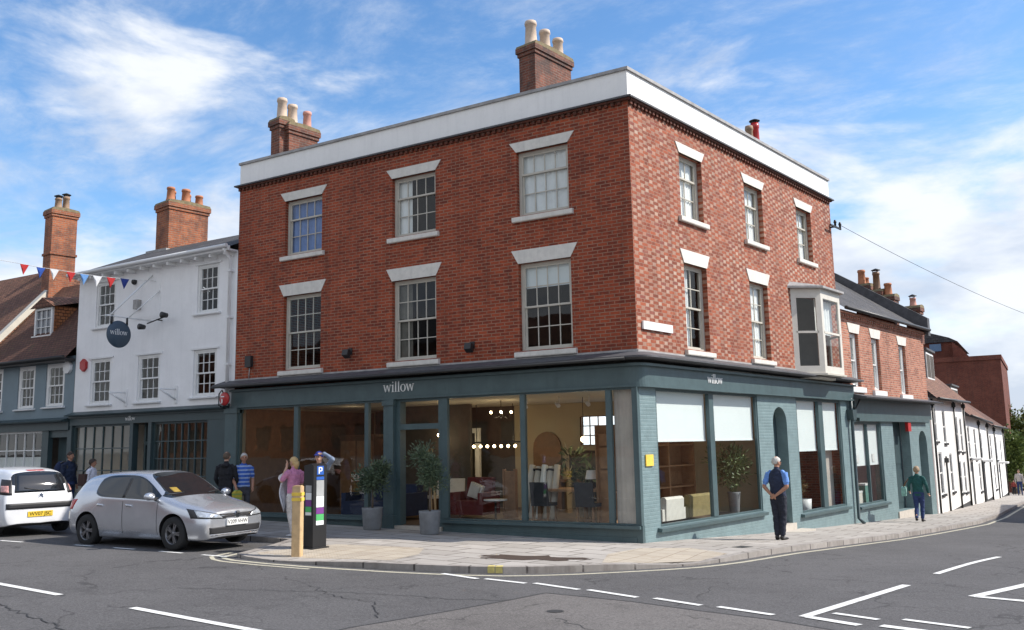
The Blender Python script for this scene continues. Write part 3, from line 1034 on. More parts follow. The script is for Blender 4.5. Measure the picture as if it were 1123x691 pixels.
# dentil course, lead edge, parapet and coping
den = MB(FL)
dz0, dz1 = 9.17, 9.245
n = int(-LEFT_END / .15)
for k in range(n):
    a = LEFT_END + k * .15
    den.box(a, a + .075, .002, .06, dz0, dz1)
den.box(LEFT_END, .07, .002, .09, dz1, 9.285)
for k in range(int(RIGHT_END / .15)):
    den.F = FR
    den.box(k * .15 + .02, k * .15 + .095, .002, .06, dz0, dz1)
den.F = FR
den.box(.0, RIGHT_END, .002, .088, dz1, 9.285)
den.build('dentil_course', brick_mat('dark_brick', (.09, .025, .014), (.14, .038, .02), (.1, .06, .04)), CB)
ld = MB(FL)
ld.box(LEFT_END - .1, .12, -.05, .135, 9.287, 9.325)
ld.F = FR
ld.box(.0, RIGHT_END + .08, -.05, .132, 9.288, 9.326)
ld.build('cornice_lead', M['lead'], CB)


def Lwall(mb, o, z0, z1, ins=.3, eL=0, eR=0, m=0):
    """L-shaped upstand along both fronts, mitred at the corner"""
    # intersection of the two offset planes
    def corner(off):
        y = -off
        x = (off + RN.y * off) / RN.x if True else 0
        # plane RN.(x,y)=off and y=-off
        return Vector(((off - RN.y * y) / RN.x, y))
    a, b = corner(o), corner(o - ins)
    L0 = Vector((LEFT_END - eL, -o)); L1 = Vector((LEFT_END - eL, -o + ins))
    e = RD * (RIGHT_END + eR)
    R0 = (e + RN * o).xy; R1 = (e + RN * (o - ins)).xy
    for p, q, r, s_ in ((L0, a, b, L1), (a, R0, R1, b)):
        mb.face([(*p, z0), (*q, z0), (*q, z1), (*p, z1)], m)
        mb.face([(*r, z0), (*s_, z0), (*s_, z1), (*r, z1)], m)
        mb.face([(*p, z1), (*q, z1), (*r, z1), (*s_, z1)], m)
        mb.face([(*s_, z0), (*r, z0), (*q, z0), (*p, z0)], m)
    mb.face([(*L1, z0), (*L0, z0), (*L0, z1), (*L1, z1)], m)
    mb.face([(*R0, z0), (*R1, z0), (*R1, z1), (*R0, z1)], m)


pp = MB()
Lwall(pp, 0.0, 9.328, 9.93, .3)
par = pp.build('parapet', M['parapet'], CB)
cp = MB()
Lwall(cp, .045, 9.932, 10.0, .4, .03, .03)
cp.build('coping', M['leadpale'], par)
rf = MB()
rf.face([(LEFT_END + .2, .2, 9.6), (-.2, .2, 9.6), (cb.x - .2, cb.y, 9.6), (LEFT_END + .2, cb.y, 9.6)])
rf.build('flat_roof', M['lead'], CB)


def chimney(parent, pos, ax, w, l, z0, z1, mat, pots, name='chimney', flip=False, corb=.07, band=None, capm=None):
    """brick stack with oversailing top courses; pots = (t along l, across, r, h, material, cowl)"""
    F = frame((pos[0], pos[1], 0), ax)
    mb = MB(F)
    mb.box(0, l, 0, w, z0, z1 - .3)
    mb.box(-corb * .5, l + corb * .5, -corb * .5, w + corb * .5, z1 - .3, z1 - .2)
    mb.box(-corb, l + corb, -corb, w + corb, z1 - .2, z1 - .06)
    if band: mb.box(-.04, l + .04, -.04, w + .04, band, band + .09)
    st = mb.build(name, mat, parent)
    c = MB(F)
    c.prism([(-corb, z1 - .059), (l + corb, z1 - .059), (l + corb - .05, z1 + .03), (l * .5, z1 + .07), (-corb + .05, z1 + .03)], 'y', -corb, w + corb)
    c.build('flaunching', capm or M['mortar'], st)
    for (t, s_, r, h, m, cowl) in pots:
        p = MB(F)
        prof = [(r * 1.12, 0), (r * 1.12, .06), (r, .1), (r * .86, h * .82), (r * .98, h * .84), (r * 1.02, h * .9), (r * .92, h), (r * .7, h), (r * .7, h - .1)]
        p.lathe(prof, (t * l, s_ * w, z1 + .01), 0, 16)
        po = p.build('chimney_pot', m, st)
        if cowl:
            q = MB(F)
            for k in range(3):
                a = k * 2.1
                q.box(t * l + math.cos(a) * r * .8 - .012, t * l + math.cos(a) * r * .8 + .012, s_ * w + math.sin(a) * r * .8 - .012, s_ * w + math.sin(a) * r * .8 + .012, z1 + h, z1 + h + .09)
            q.lathe([(0, .16), (r * .6, .13), (r * 1.25, .09), (r * 1.25, .075), (0, .075)], (t * l, s_ * w, z1 + h), 0, 14)
            o = q.build('cowl', M['blackiron'], st)
    return st


# the two stacks run back from the front wall, along the side street
chimney(CB, (-4.43, 3.0), (RD.x, RD.y), -.0 + .55, 1.62, 9.5, 11.95, M['brickC'], [(.1, .5, .17, .8, M['buffpot'], 0), (.5, .5, .16, .75, M['buffpot'], 0), (.86, .5, .16, .72, M['buffpot'], 0)]) if False else None


def stack(parent, x, y, w, l, z0, z1, mat, pots, **k):
    # local a runs back along the side street, b to the left of it: start at the right front corner
    return chimney(parent, (x, y), (RD.x, RD.y), w, l, z0, z1, mat, pots, **k)


stack(CB, -3.88, 3.0, .56, 1.62, 9.5, 12.78, M['brickC'], [(.12, .5, .17, .72, M['buffpot'], 0), (.5, .5, .16, .68, M['buffpot'], 0), (.87, .5, .16, .64, M['buffpot'], 0)])
stack(CB, -10.83, .9, .5, 1.0, 9.5, 11.28, M['brickC'], [(.28, .5, .15, .66, M['buffpot'], 0), (.8, .5, .13, .6, M['pinkpot'], 0)])
stack(CB, -11.0, .7, .42, .42, 9.5, 11.42, M['brickC'], [(.5, .5, .15, .66, M['buffpot'], 0)])
vp = FR(8.5, -1.0, 0)
chimney(CB, (vp.x, vp.y), (RD.x, RD.y), .4, .6, 9.55, 10.45, M['brickC'], [(.7, .5, .13, 1.0, M['red'], 1), (.02, .5, .12, .8, M['brownpot'], 0)])

# bay window
bay_pts = [(7.9, .0), (8.5, .6), (9.9, .6), (10.5, .0)]
bw = MB(FR)
zb_, zt_ = 3.78, 6.12
def bay_side(mb, p, q, z0, z1, th=.06, m=0):
    """flat board between two plan points"""
    d = Vector((q[0] - p[0], q[1] - p[1])).normalized(); nn = Vector((d.y, -d.x)) * th
    a, b = Vector(p), Vector(q)
    c, e = b + nn, a + nn
    for (s_, t_) in ((a, b), (b, c), (c, e), (e, a)):
        mb.face([(s_.x, s_.y, z0), (t_.x, t_.y, z0), (t_.x, t_.y, z1), (s_.x, s_.y, z1)], m)
    mb.face([(v.x, v.y, z1) for v in (a, b, c, e)], m); mb.face([(v.x, v.y, z0) for v in (e, c, b, a)], m)
for i in range(3):
    p, q = Vector(bay_pts[i]), Vector(bay_pts[i + 1])
    d = (q - p).normalized(); L_ = (q - p).length
    bay_side(bw, p, q, zb_, zb_ + .2); bay_side(bw, p, q, zt_ - .26, zt_)
    bay_side(bw, p, p + d * .1, zb_ + .2, zt_ - .26); bay_side(bw, q - d * .1, q, zb_ + .2, zt_ - .26)
    zm = zb_ + .2 + (zt_ - .46 - zb_) * .48
    bay_side(bw, p + d * .1, q - d * .1, zm, zm + .06, .05)
    bay_side(bw, p + d * .1, p + d * .15, zb_ + .2, zt_ - .26, .045); bay_side(bw, q - d * .15, q - d * .1, zb_ + .2, zt_ - .26, .045)
bwo = bw.build('bay_window', paint('bay_paint', (.6, .57, .5), .5, .06, 4, .1), CB)
g = MB(FR)
for i in range(3):
    p, q = Vector(bay_pts[i]), Vector(bay_pts[i + 1])
    d = (q - p).normalized(); nn = Vector((d.y, -d.x)) * .025
    a, b = p + d * .1 + nn, q - d * .1 + nn
    g.face([(b.x, b.y, zb_ + .2), (a.x, a.y, zb_ + .2), (a.x, a.y, zt_ - .26), (b.x, b.y, zt_ - .26)])
g.build('glass', M['glassold'], bwo)
rfb = MB(FR)
ex = [(7.72, .0), (8.42, .72), (9.98, .72), (10.68, .0)]
tp = [(7.9, .0), (8.6, .05), (9.8, .05), (10.5, .0)]
rfb.face([(p[0], p[1], zt_ + .002) for p in reversed(ex)]); rfb.face([(p[0], p[1], zt_ + .06) for p in ex][:0] or [(p[0], p[1], zt_ + .001) for p in ex])
for i in range(3):
    rfb.face([(*ex[i], zt_ + .002), (*ex[i + 1], zt_ + .002), (*ex[i + 1], zt_ + .06), (*ex[i], zt_ + .06)])
    rfb.face([(*ex[i], zt_ + .06), (*ex[i + 1], zt_ + .06), (*tp[i + 1], zt_ + .2), (*tp[i], zt_ + .2)])
rfb.build('lead_roof', M['leadpale'], bwo)
bs = MB(FR)
bs.prism([(7.85, .0), (8.48, .66), (9.92, .66), (10.55, .0)], 'z', zb_ - .05, zb_ - .002)
bs.prism([(8.2, .0), (8.62, .4), (9.75, .4), (10.2, .0)], 'z', zb_ - .14, zb_ - .052)
bs.build('base', M['sash'], bwo)
cu = MB(FR)
for i in range(30):
    t0, t1 = i / 30, (i + 1) / 30
    f = lambda t: 8.55 + 1.2 * t
    w_ = lambda t: .38 + .03 * math.sin(t * 40)
    if .3 < t0 < .0: continue
    cu.face([(f(t1), w_(t1), 4.9), (f(t0), w_(t0), 4.9), (f(t0), w_(t0), 5.86), (f(t1), w_(t1), 5.86)], 0, None, True)
cu.build('curtain', M['curtain'], bwo)
pl = MB(FR); pl.box(.2, 1.38, .004, .05, 4.33, 4.5)
pl.build('street_plaque', M['white'], CB)

# ---- shopfront
ZF0, ZF1 = 3.12, 3.62        # fascia board
fa = MB()
def corner(off): return Vector(((off + RN.y * off) / RN.x, -off))
def band(mb, o0, o1, z0, z1, uL=LEFT_END, uR=11.9, z0b=None, cr=.35):
    """moulding along both fronts from offset o0 (inner) to o1, with a rounded corner"""
    def path(o):
        c = corner(o)
        k = cr
        a = Vector((c.x - k, c.y)); b = c + RD.xy * k
        arc = []
        for i in range(9):
            t = i / 8
            arc.append(a * (1 - t) ** 2 + c * 2 * t * (1 - t) + b * t * t)
        return [Vector((uL, -o))] + arc + [(RD * uR + RN * o).xy]
    P, Q = path(o1), path(o0)
    zi = z0 if z0b is None else z0b
    for i in range(len(P) - 1):
        a, b, c, d = P[i], P[i + 1], Q[i + 1], Q[i]
        mb.face([(*a, z0), (*b, z0), (*b, z1), (*a, z1)])
        mb.face([(*a, z1), (*b, z1), (*c, z1), (*d, z1)])
        mb.face([(*d, zi), (*c, zi), (*b, z0), (*a, z0)])
    for a, d in ((P[0], Q[0]), (P[-1], Q[-1])):
        mb.face([(*a, z0), (*d, zi), (*d, z1), (*a, z1)])
band(fa, -.1, .12, ZF0, ZF1)
band(fa, .121, .15, ZF0, ZF0 + .05)
band(fa, .121, .2, ZF1 - .07, ZF1 - .02)
fo = fa.build('fascia', M['teal'], CB)
lt = MB(FL); willow(lt, -6.53, 3.3, .175, .121, .135); lt.build('lettering', M['letter'], fo)
lt = MB(FR); willow(lt, 2.68, 3.3, .135, .121, .135); lt.build('lettering', M['letter'], fo)
# lead canopy over the fascia
ca = MB()
def canopy(mb):
    def path(o, ext):
        c = corner(o); k = .3
        a = Vector((c.x - k, c.y)); b = c + RD.xy * k
        arc = [a * (1 - i / 8) ** 2 + c * 2 * (i / 8) * (1 - i / 8) + b * (i / 8) ** 2 for i in range(9)]
        return [Vector((LEFT_END - ext, -o))] + arc + [(RD * (12.0) + RN * o).xy]
    P, Q = path(.42, .42), path(-.02, .42)
    for i in range(len(P) - 1):
        a, b, c, d = P[i], P[i + 1], Q[i + 1], Q[i]
        mb.face([(*a, 3.70), (*b, 3.70), (*b, 3.735), (*a, 3.735)])
        mb.face([(*a, 3.735), (*b, 3.735), (*c, 3.875), (*d, 3.875)])
        mb.face([(*d, 3.66), (*c, 3.66), (*b, 3.70), (*a, 3.70)])
    for a, d in ((P[0], Q[0]), (P[-1], Q[-1])):
        mb.face([(*a, 3.70), (*d, 3.66), (*d, 3.875), (*a, 3.735)])
canopy(ca)
ca.build('canopy', M['lead'], CB)
fsh = MB(FL)
fsh.box(LEFT_END, -.0, .001, .022, 3.84, 3.9); fsh.F = FR; fsh.box(.0, 11.3, .001, .021, 3.84, 3.895)
fsh.build('lead_flashing', M['leadpale'], CB)
gut = MB()
gut.tube([FL(LEFT_END - .4, .45, 3.68), FL(-.1, .45, 3.68)], .035)
gut.build('gutter', M['blackiron'], CB)


def panes(root, F, frames, z0, z1, o, fw, depth=.07, name='shop_window', mull=(), mat=None):
    """one shop window: frame around frames=(u0,u1), mullions, one glass"""
    u0, u1 = frames
    mb = MB(F)
    mb.box(u0, u0 + fw, o - depth, o, z0, z1); mb.box(u1 - fw, u1, o - depth, o, z0, z1)
    mb.box(u0 + fw, u1 - fw, o - depth, o, z1 - fw, z1); mb.box(u0 + fw, u1 - fw, o - depth, o, z0, z0 + fw * .7)
    for a, b in mull: mb.box(a, b, o - depth - .01, o + .015, z0 + fw * .7, z1 - fw)
    w = mb.build(name, mat or M['teal'], root)
    g = MB(F)
    g.face([(u1 - fw, o - depth * .5, z0), (u0 + fw, o - depth * .5, z0), (u0 + fw, o - depth * .5, z1), (u1 - fw, o - depth * .5, z1)])
    g.build('glass', M['glass'], w)
    return w


ZS = .36
panes(CB, FL, (-11.52, -6.5), ZS, ZF0, .08, .05, mull=((-9.48, -9.34), (-7.14, -7.02)))
panes(CB, FL, (-4.86, -.1), ZS, ZF0, .08, .04, mull=((-4.86, -4.7), (-2.77, -2.65), (-.72, -.6)))
pil = [(-11.95, -11.5, .16), (-6.52, -6.36, .14), (-6.35, -6.2, .18)]
for a, b, o in pil:
    p = MB(FL)
    p.box(a, b, -.05, o, -.3, ZF0); p.box(a - .03, b + .03, -.05, o + .04, -.3, .42); p.box(a - .03, b + .03, -.05, o + .03, ZF0 - .14, ZF0 - .02)
    p.build('pilaster', M['teal'], CB)
pc = MB(FL)
pc.box(-.13, -.02, -.1, .1, -.3, ZF0); pc.box(-.02, .0, -.1, .13, ZS, ZF0)
pc.box(-.02, .004, -.1, .1, -.3, ZS - .001)
pc.build('corner_post', M['teal'], CB)
st_ = MB(FL)
for a, b in ((-11.5, -6.53), (-4.84, -.12)):
    st_.box(a, b, -.1, .09, -.3, ZS - .07)
    st_.box(a - .02, b + (.1 if b > -1 else .02), -.1, .19, ZS - .069, ZS - .004)
    st_.box(a, b, .09, .115, -.3, .12)
st_.build('stallriser', M['teal'], CB)
# entrance: transom light, frame, threshold; door stands open inside
dr = MB(FL)
dr.box(-6.2, -6.08, -.16, .06, .1, ZF0); dr.box(-4.97, -4.86, -.16, .06, .1, ZF0)
dr.box(-6.08, -4.97, -.16, .06, 2.4, 2.53); dr.box(-6.08, -4.97, -.16, .05, ZF0 - .06, ZF0)
do = dr.build('door_surround', M['teal'], CB)
g = MB(FL); g.face([(-4.97, -.05, 2.53), (-6.08, -.05, 2.53), (-6.08, -.05, ZF0 - .06), (-4.97, -.05, ZF0 - .06)])
g.build('transom_glass', M['glass'], do)
th = MB(FL); th.box(-6.2, -4.86, -.3, .16, -.2, .19); th.build('threshold', M['stone'], do)
# side street: painted brick piers with the big windows
sw = MB(FR)
ARCH = (6.27, 7.12, 2.42)
def arch_wall(mb, u0, u1, z0, z1, a, b, zs, depth=.3, m=0, nseg=14):
    r = (b - a) / 2; c = (a + b) / 2
    mb.face([(a, 0, z0), (u0, 0, z0), (u0, 0, z1), (a, 0, z1)], m); mb.face([(u1, 0, z0), (b, 0, z0), (b, 0, z1), (u1, 0, z1)], m)
    for i in range(nseg):
        t0, t1 = math.pi - math.pi * i / nseg, math.pi - math.pi * (i + 1) / nseg
        x0, y0, x1, y1 = c + r * math.cos(t0), zs + r * math.sin(t0), c + r * math.cos(t1), zs + r * math.sin(t1)
        mb.face([(x1, 0, y1), (x0, 0, y0), (x0, 0, z1), (x1, 0, z1)], m)
        mb.face([(x0, 0, y0), (x1, 0, y1), (x1, -depth, y1), (x0, -depth, y0)], m)
    mb.face([(a, 0, z0), (a, -depth, z0), (a, -depth, zs), (a, 0, zs)], m); mb.face([(b, -depth, z0), (b, 0, z0), (b, 0, zs), (b, -depth, zs)], m)
arch_wall(sw, 5.6, 7.62, -.8, ZF0, *ARCH, .35)
facade(sw, 0, 5.6, -.6, ZF0, [(.62, 5.42, .28, ZF0 - .002)], 0, 0, .1)
facade(sw, 7.62, 11.9, -.9, ZF0, [(7.78, 11.0, .06, ZF0 - .002)], 0, 0, .1)
sw.build('painted_brick_wall', M['tealbrick'], CB)
for a, b, z in ((.5, 5.5, .28), (7.66, 11.12, .06)):
    s_ = MB(FR); s_.prism([(-.1, z - .1), (.1, z - .1), (.11, z - .03), (-.1, z + .003)], 'x', a, b); s_.build('window_sill', M['teal'], CB)
w1 = panes(CB, FR, (.63, 5.41), .285, ZF0 - .005, -.02, .05, mull=((2.93, 3.14),))
w2 = panes(CB, FR, (7.79, 10.99), .065, ZF0 - .005, -.02, .07, mull=((9.33, 9.63),))
for (a, b, z) in ((.68, 2.93, 2.03), (3.14, 5.36, 2.03)):
    q = MB(FR); q.box(a + .01, b - .01, -.135, -.13, z, 3.1); q.box(a + .01, b - .01, -.145, -.12, z - .03, z); q.build('roller_blind', M['blind'], w1)
for (a, b, z) in ((7.86, 9.33, 1.7), (9.63, 10.92, 1.7)):
    q = MB(FR); q.box(a + .01, b - .01, -.135, -.13, z, 3.1); q.box(a + .01, b - .01, -.145, -.12, z - .03, z); q.build('roller_blind', M['blind'], w2)
q = MB(FR); q.box(9.95, 10.95, -.36, -.33, -.1, 1.72); q.build('inner_screen', M['greypanel'], w2)
# pale panel behind the glass at the corner
q = MB(FL)
for i in range(16):
    t0, t1 = i / 16, (i + 1) / 16
    f = lambda t: -.6 + .5 * t
    yy = lambda t: -.06 + .012 * math.sin(t * 30)
    q.face([(f(t1), yy(t1), ZS), (f(t0), yy(t0), ZS), (f(t0), yy(t0), ZF0), (f(t1), yy(t1), ZF0)], 0, None, True)
q.build('corner_drape', M['greypanel'], CB)
ad_ = MB(FR)
c_, r_ = (ARCH[0] + ARCH[1]) / 2, (ARCH[1] - ARCH[0]) / 2
poly = [(ARCH[0], -.2), (ARCH[1], -.2), (ARCH[1], ARCH[2])] + [(c_ + r_ * math.cos(t), ARCH[2] + r_ * math.sin(t)) for t in [math.pi * k / 12 for k in range(1, 12)]] + [(ARCH[0], ARCH[2])]
ad_.prism(poly, 'y', -.34, -.29)
ado = ad_.build('arched_door', M['tealdark'], CB)
pn = MB(FR)
for a, b in ((ARCH[0] + .1, c_ - .04), (c_ + .04, ARCH[1] - .1)):
    for z0, z1 in ((.05, .85), (1.0, 1.75), (1.9, 2.4)): pn.box(a, b, -.289, -.275, z0, z1)
pn.build('door_panel', M['tealdark'], ado)
sp_ = MB(FR); sp_.box(6.2, 7.25, -.3, .05, -.6, -.14); sp_.build('door_step', M['stone'], CB)
sp_ = MB(FR); sp_.box(6.3, 7.55, .051, .42, -.7, -.3); sp_.build('door_step', M['stone'], CB)
ys = MB(FR); ys.box(.12, .4, .004, .03, 1.52, 1.75); ys.build('yellow_notice', M['yellow'], CB)

# ground floor rooms
ZI = .2
rm = MB()
rd9 = FR(11.2, -.2, 0)
rm.face([(LEFT_END + .1, .02, ZI), (-.05, .02, ZI), (.9, 5.8, ZI), (LEFT_END + .1, 5.8, ZI)], 0)
rm.face([(-.9, 6.0, -.1), (.95, 6.0, -.1), (rd9.x, rd9.y, -.1), (-.9, rd9.y, -.1)], 0)
rm.build('shop_floor', M['floorwood'], CB)
rm = MB()
rm.face([(LEFT_END + .1, .12, 3.14), (-.1, .12, 3.14), (cb.x - .15, cb.y, 3.14), (LEFT_END + .1, cb.y, 3.14)])
rm.build('shop_ceiling', M['ceiling'], CB)
rm = MB()
rm.face([(LEFT_END + .12, .2, ZI), (LEFT_END + .12, 5.8, ZI), (LEFT_END + .12, 5.8, 3.14), (LEFT_END + .12, .2, 3.14)])
# back wall with an opening onto a bright yard window and an arched niche
for (x0, x1, z0, z1) in ((-6.4, -4.25, ZI, 3.14), (-4.25, -2.55, ZI, 1.95), (-4.25, -2.55, 2.75, 3.14), (-2.55, 1.0, ZI, 3.14)):
    rm.face([(x0, 5.8, z0), (x1, 5.8, z0), (x1, 5.8, z1), (x0, 5.8, z1)])
rm.face([(-.9, 6.0, -.2), (-.9, rd9.y, -.2), (-.9, rd9.y, 3.14), (-.9, 6.0, 3.14)])
rm.face([(-.9, 5.95, -.2), (1.0, 5.95, -.2), (1.0, 5.95, 3.14), (-.9, 5.95, 3.14)])
rm.build('shop_inner_wall', M['cream'], CB)
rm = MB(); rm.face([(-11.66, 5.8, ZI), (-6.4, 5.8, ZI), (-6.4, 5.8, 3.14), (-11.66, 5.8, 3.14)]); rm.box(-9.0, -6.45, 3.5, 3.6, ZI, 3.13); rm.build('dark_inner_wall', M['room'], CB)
yw = MB()
for k in range(2):
    x0 = -4.2 + k * .86
    for i in range(4): yw.box(x0 + i * .26 - .014, x0 + i * .26 + .014, 5.79, 5.82, 1.95, 2.75)
    for i in range(4): yw.box(x0 - .014, x0 + .794, 5.785, 5.825, 1.95 + i * .2667 - .014, 1.95 + i * .2667 + .014)
yo = yw.build('rear_window', M['brownwood'], CB)
yg = MB(); yg.face([(-4.3, 6.1, 1.8), (-2.4, 6.1, 1.8), (-2.4, 6.1, 2.9), (-4.3, 6.1, 2.9)])
yg.build('daylight_glow_pane', emit_mat('daylight_glow_pane', (.85, .92, 1.0), .9), yo)  # pane emits its own glow, standing in for daylight from the yard
ni = MB()
P_ = [(-5.75, ZI), (-4.85, ZI), (-4.85, 1.9)] + [(-5.3 + .45 * math.cos(t), 1.9 + .45 * math.sin(t)) for t in [math.pi * k / 10 for k in range(1, 10)]] + [(-5.75, 1.9)]
ni.prism(P_, 'y', 5.74, 5.79)
ni.build('arched_niche', M['brownwood'], CB)
db = MB()
db.box(-8.05, -7.9, 4.95, 5.05, ZI, 2.5); db.box(-7.25, -7.1, 4.95, 5.05, ZI, 2.5); db.box(-7.9, -7.25, 4.95, 5.05, 2.36, 2.5)
db.build('inner_doorway', M['white'], CB)
sv = MB()
sv.F = FR
for u in (1.0, 2.2, 3.4, 4.6): sv.box(u, u + .06, -1.75, -1.4, ZI, 2.2)
for z in (ZI + .05, .9, 1.4, 1.9): sv.box(1.0, 4.66, -1.748, -1.402, z, z + .04)
sv.box(.9, 4.7, -1.78, -1.751, ZI, 2.4)
shelf = tag(sv.build('shelving_unit', M['shelfwood'], None), 'brown wooden shelving behind the armchairs in the side window', 'shelves')

# ------------------------------------------------------------------ the white building
WX0, WX1 = -18.96, -11.79
WB = thing('white_building', 'white rendered building left of the brick corner building, small paned shop windows below', 'building', (-15.4, 0, G(-15.4, 0)))
w = MB(FL)
WH = [(-18.07, -17.12, 5.84, 7.25), (-13.42, -12.52, 5.86, 7.25), (-18.18, -17.18, 3.47, 4.86), (-15.92, -14.92, 3.46, 4.83), (-13.48, -12.53, 3.5, 4.82)]
facade(w, WX0, WX1, 2.95, 7.5, WH, 0, 0, .1)
w.face([(WX0, 0, -.2), (WX0, -6, -.2), (WX0, -6, 7.5), (WX0, 0, 7.5)])
w.face([(WX0, 0, 7.5), (WX0, -6, 7.5), (WX0, -2.6, 8.7)])
w.box(-16.33, -15.02, 0, .012, 5.9, 7.22)
w.box(-16.27, -15.08, .012, .02, 5.96, 7.16)
w.build('wall', M['render'], WB)
for h in WH:
    sash_window(WB, FL, (h[0] + h[1]) / 2, h[1] - h[0], h[2], h[3], 3, 2, 2, M['sashw'], .03, None, (h[1] - h[0] + .22, .07), None, None, .085, M['white'])
    q = MB(FL); q.box(h[0] - .1, h[1] + .1, .001, .03, h[3] + .001, h[3] + .05); q.build('drip_mould', M['white'], WB)
fl_ = MB(FL)
for z in (5.2,): fl_.box(WX0 + .05, WX1 - .05, -4, -.3, z, z + .05)
fl_.box(WX0 + .05, WX1 - .05, -4.05, -4, -.2, 7.5)
fl_.build('inner_floors', M['room'], WB)
rf = MB(FL)
rf.face([(WX1, .32, 7.56), (WX0 - .05, .32, 7.56), (WX0 - .05, -2.6, 8.85), (WX1, -2.6, 8.85)])
rf.face([(WX1, -2.6, 8.85), (WX0 - .05, -2.6, 8.85), (WX0 - .05, -6, 7.5), (WX1, -6, 7.5)])
rf.build('roof', M['slate'], WB)
ev = MB(FL)
ev.box(WX0 - .06, WX1, 0, .33, 7.46, 7.5); ev.box(WX0 - .06, WX1, .29, .335, 7.5, 7.58)
for k in range(12): ev.box(WX0 + .3 + k * .6, WX0 + .38 + k * .6, 0.001, .28, 7.36, 7.459)
evo = ev.build('eaves', M['white'], WB)
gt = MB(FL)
gt.tube([(WX0 - .06, .4, 7.54), (WX1 - .02, .4, 7.58)], .055)
gt.build('gutter', M['white'], evo)
dp_ = MB(FL)
dp_.tube([(-11.95, .38, 7.52), (-11.95, .3, 7.42), (-11.98, .1, 7.25), (-11.98, .1, 3.2)], .045)
for z in (6.9, 5.6, 4.3): dp_.box(-12.05, -11.91, .0, .16, z, z + .05)
dp_.build('downpipe', M['white'], WB)
stack(WB, -17.8, 2.35, .85, 1.45, 8.0, 10.45, M['brickO'], [(.1, .25, .14, .5, M['terracotta'], 0), (.28, .75, .15, .52, M['terracotta'], 0), (.5, .3, .15, .55, M['terracotta'], 0), (.68, .75, .14, .5, M['terracotta'], 0), (.88, .4, .14, .45, M['terracotta'], 0)])
fl2 = MB(FL); fl2.box(-18.75, -17.7, -2.45, -2.2, 8.2, 8.75); fl2.build('lead_flashing', M['leadpale'], WB)
# shopfront
sf = MB(FL)
sf.box(WX0, WX1 - .17, -.02, .1, 2.84, 3.06); sf.box(WX0, WX1 - .17, -.02, .16, 3.06, 3.12)
sf.prism([(0, 3.12), (.3, 3.12), (.32, 3.15), (0, 3.26)], 'x', WX0, WX1 - .17)
so = sf.build('fascia', M['tealdark'], WB)
lt = MB(FL); willow(lt, -16.25, 2.92, .085, .101, .11); lt.build('lettering', M['letter'], so)
for a, b in ((-12.72, -11.96), (-16.05, -15.9), (-15.22, -15.08), (WX0, WX0 + .1)):
    q = MB(FL); q.box(a, b, -.1, .09, -.2, 2.839); q.box(a - .02, b + .02, -.1, .12, -.2, .5); q.build('pilaster', M['tealdark'], WB)
def small_panes(root, u0, u1, z0, z1, cols, rows, bow=0, mat=None, mg=None, name='shop_window', sr=True):
    mb = MB(FL)
    o = -.03
    mb.box(u0, u0 + .06, o - .06, o + .03, z0, z1); mb.box(u1 - .06, u1, o - .06, o + .03, z0, z1)
    mb.box(u0 + .06, u1 - .06, o - .06, o + .03, z1 - .06, z1); mb.box(u0 + .06, u1 - .06, o - .06, o + .04, z0, z0 + .06)
    bars(mb, o - .01, u0 + .06, u1 - .06, z0 + .06, z1 - .06, cols, rows, .032, .05)
    p = mb.build(name, mat or M['tealdark'], root)
    g = MB(FL); g.face([(u1, o - .02, z0), (u0, o - .02, z0), (u0, o - .02, z1), (u1, o - .02, z1)])
    g.build('glass', M['glass'], p)
    if sr:
        q = MB(FL); q.box(u0, u1, -.1, .02, -.2, z0 - .001); q.build('stallriser', mat or M['tealdark'], root)
    return p
small_panes(WB, WX0 + .1, -16.05, .75, 2.838, 6, 3)
small_panes(WB, -15.08, -12.72, .75, 2.838, 8, 4)
q = MB(FL)
q.box(-15.9, -15.82, -.5, -.3, .1, 2.838); q.box(-15.3, -15.22, -.5, -.3, .1, 2.838); q.box(-15.82, -15.3, -.5, -.3, 2.2, 2.3)
q.box(-15.82, -15.3, -.44, -.4, .1, .9)
bars(q, -.42, -15.82, -15.3, .9, 2.2, 3, 4, .03, .04)
q.build('shop_door', M['tealdark'], WB)
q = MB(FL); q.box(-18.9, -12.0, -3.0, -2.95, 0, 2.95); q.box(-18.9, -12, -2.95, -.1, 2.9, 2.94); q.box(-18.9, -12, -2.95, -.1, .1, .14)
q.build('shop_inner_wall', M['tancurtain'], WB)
for u, z, mat, hexa in ((-18.48, 4.7, M['red'], 1),):
    q = MB(FL); q.prism([(u + .16 * math.cos(t), z + .2 * math.sin(t)) for t in [math.pi / 2 + k * math.pi / 3 for k in range(6)]], 'y', .002, .09)
    q.build('alarm_box', mat, WB)
for u in (-16.4, -14.16):
    q = MB(FL)
    q.tube([(u, .0, 3.45), (u - .1, .5, 3.75)], .03); q.tube([(u, .0, 3.75), (u - .1, .5, 3.75)], .02)
    q.box(u - .06, u + .06, .0, .03, 3.35, 3.85)
    q.build('flag_bracket', M['white'], WB)
q = MB(FL); q.ball((-16.17, .06, 7.08), .09); q.build('wall_lamp', M['blackiron'], WB)
q = MB(FL); q.box(-16.05, -15.85, .002, .16, 6.22, 6.5); q.build('alarm_bell', M['leadpale'], WB)

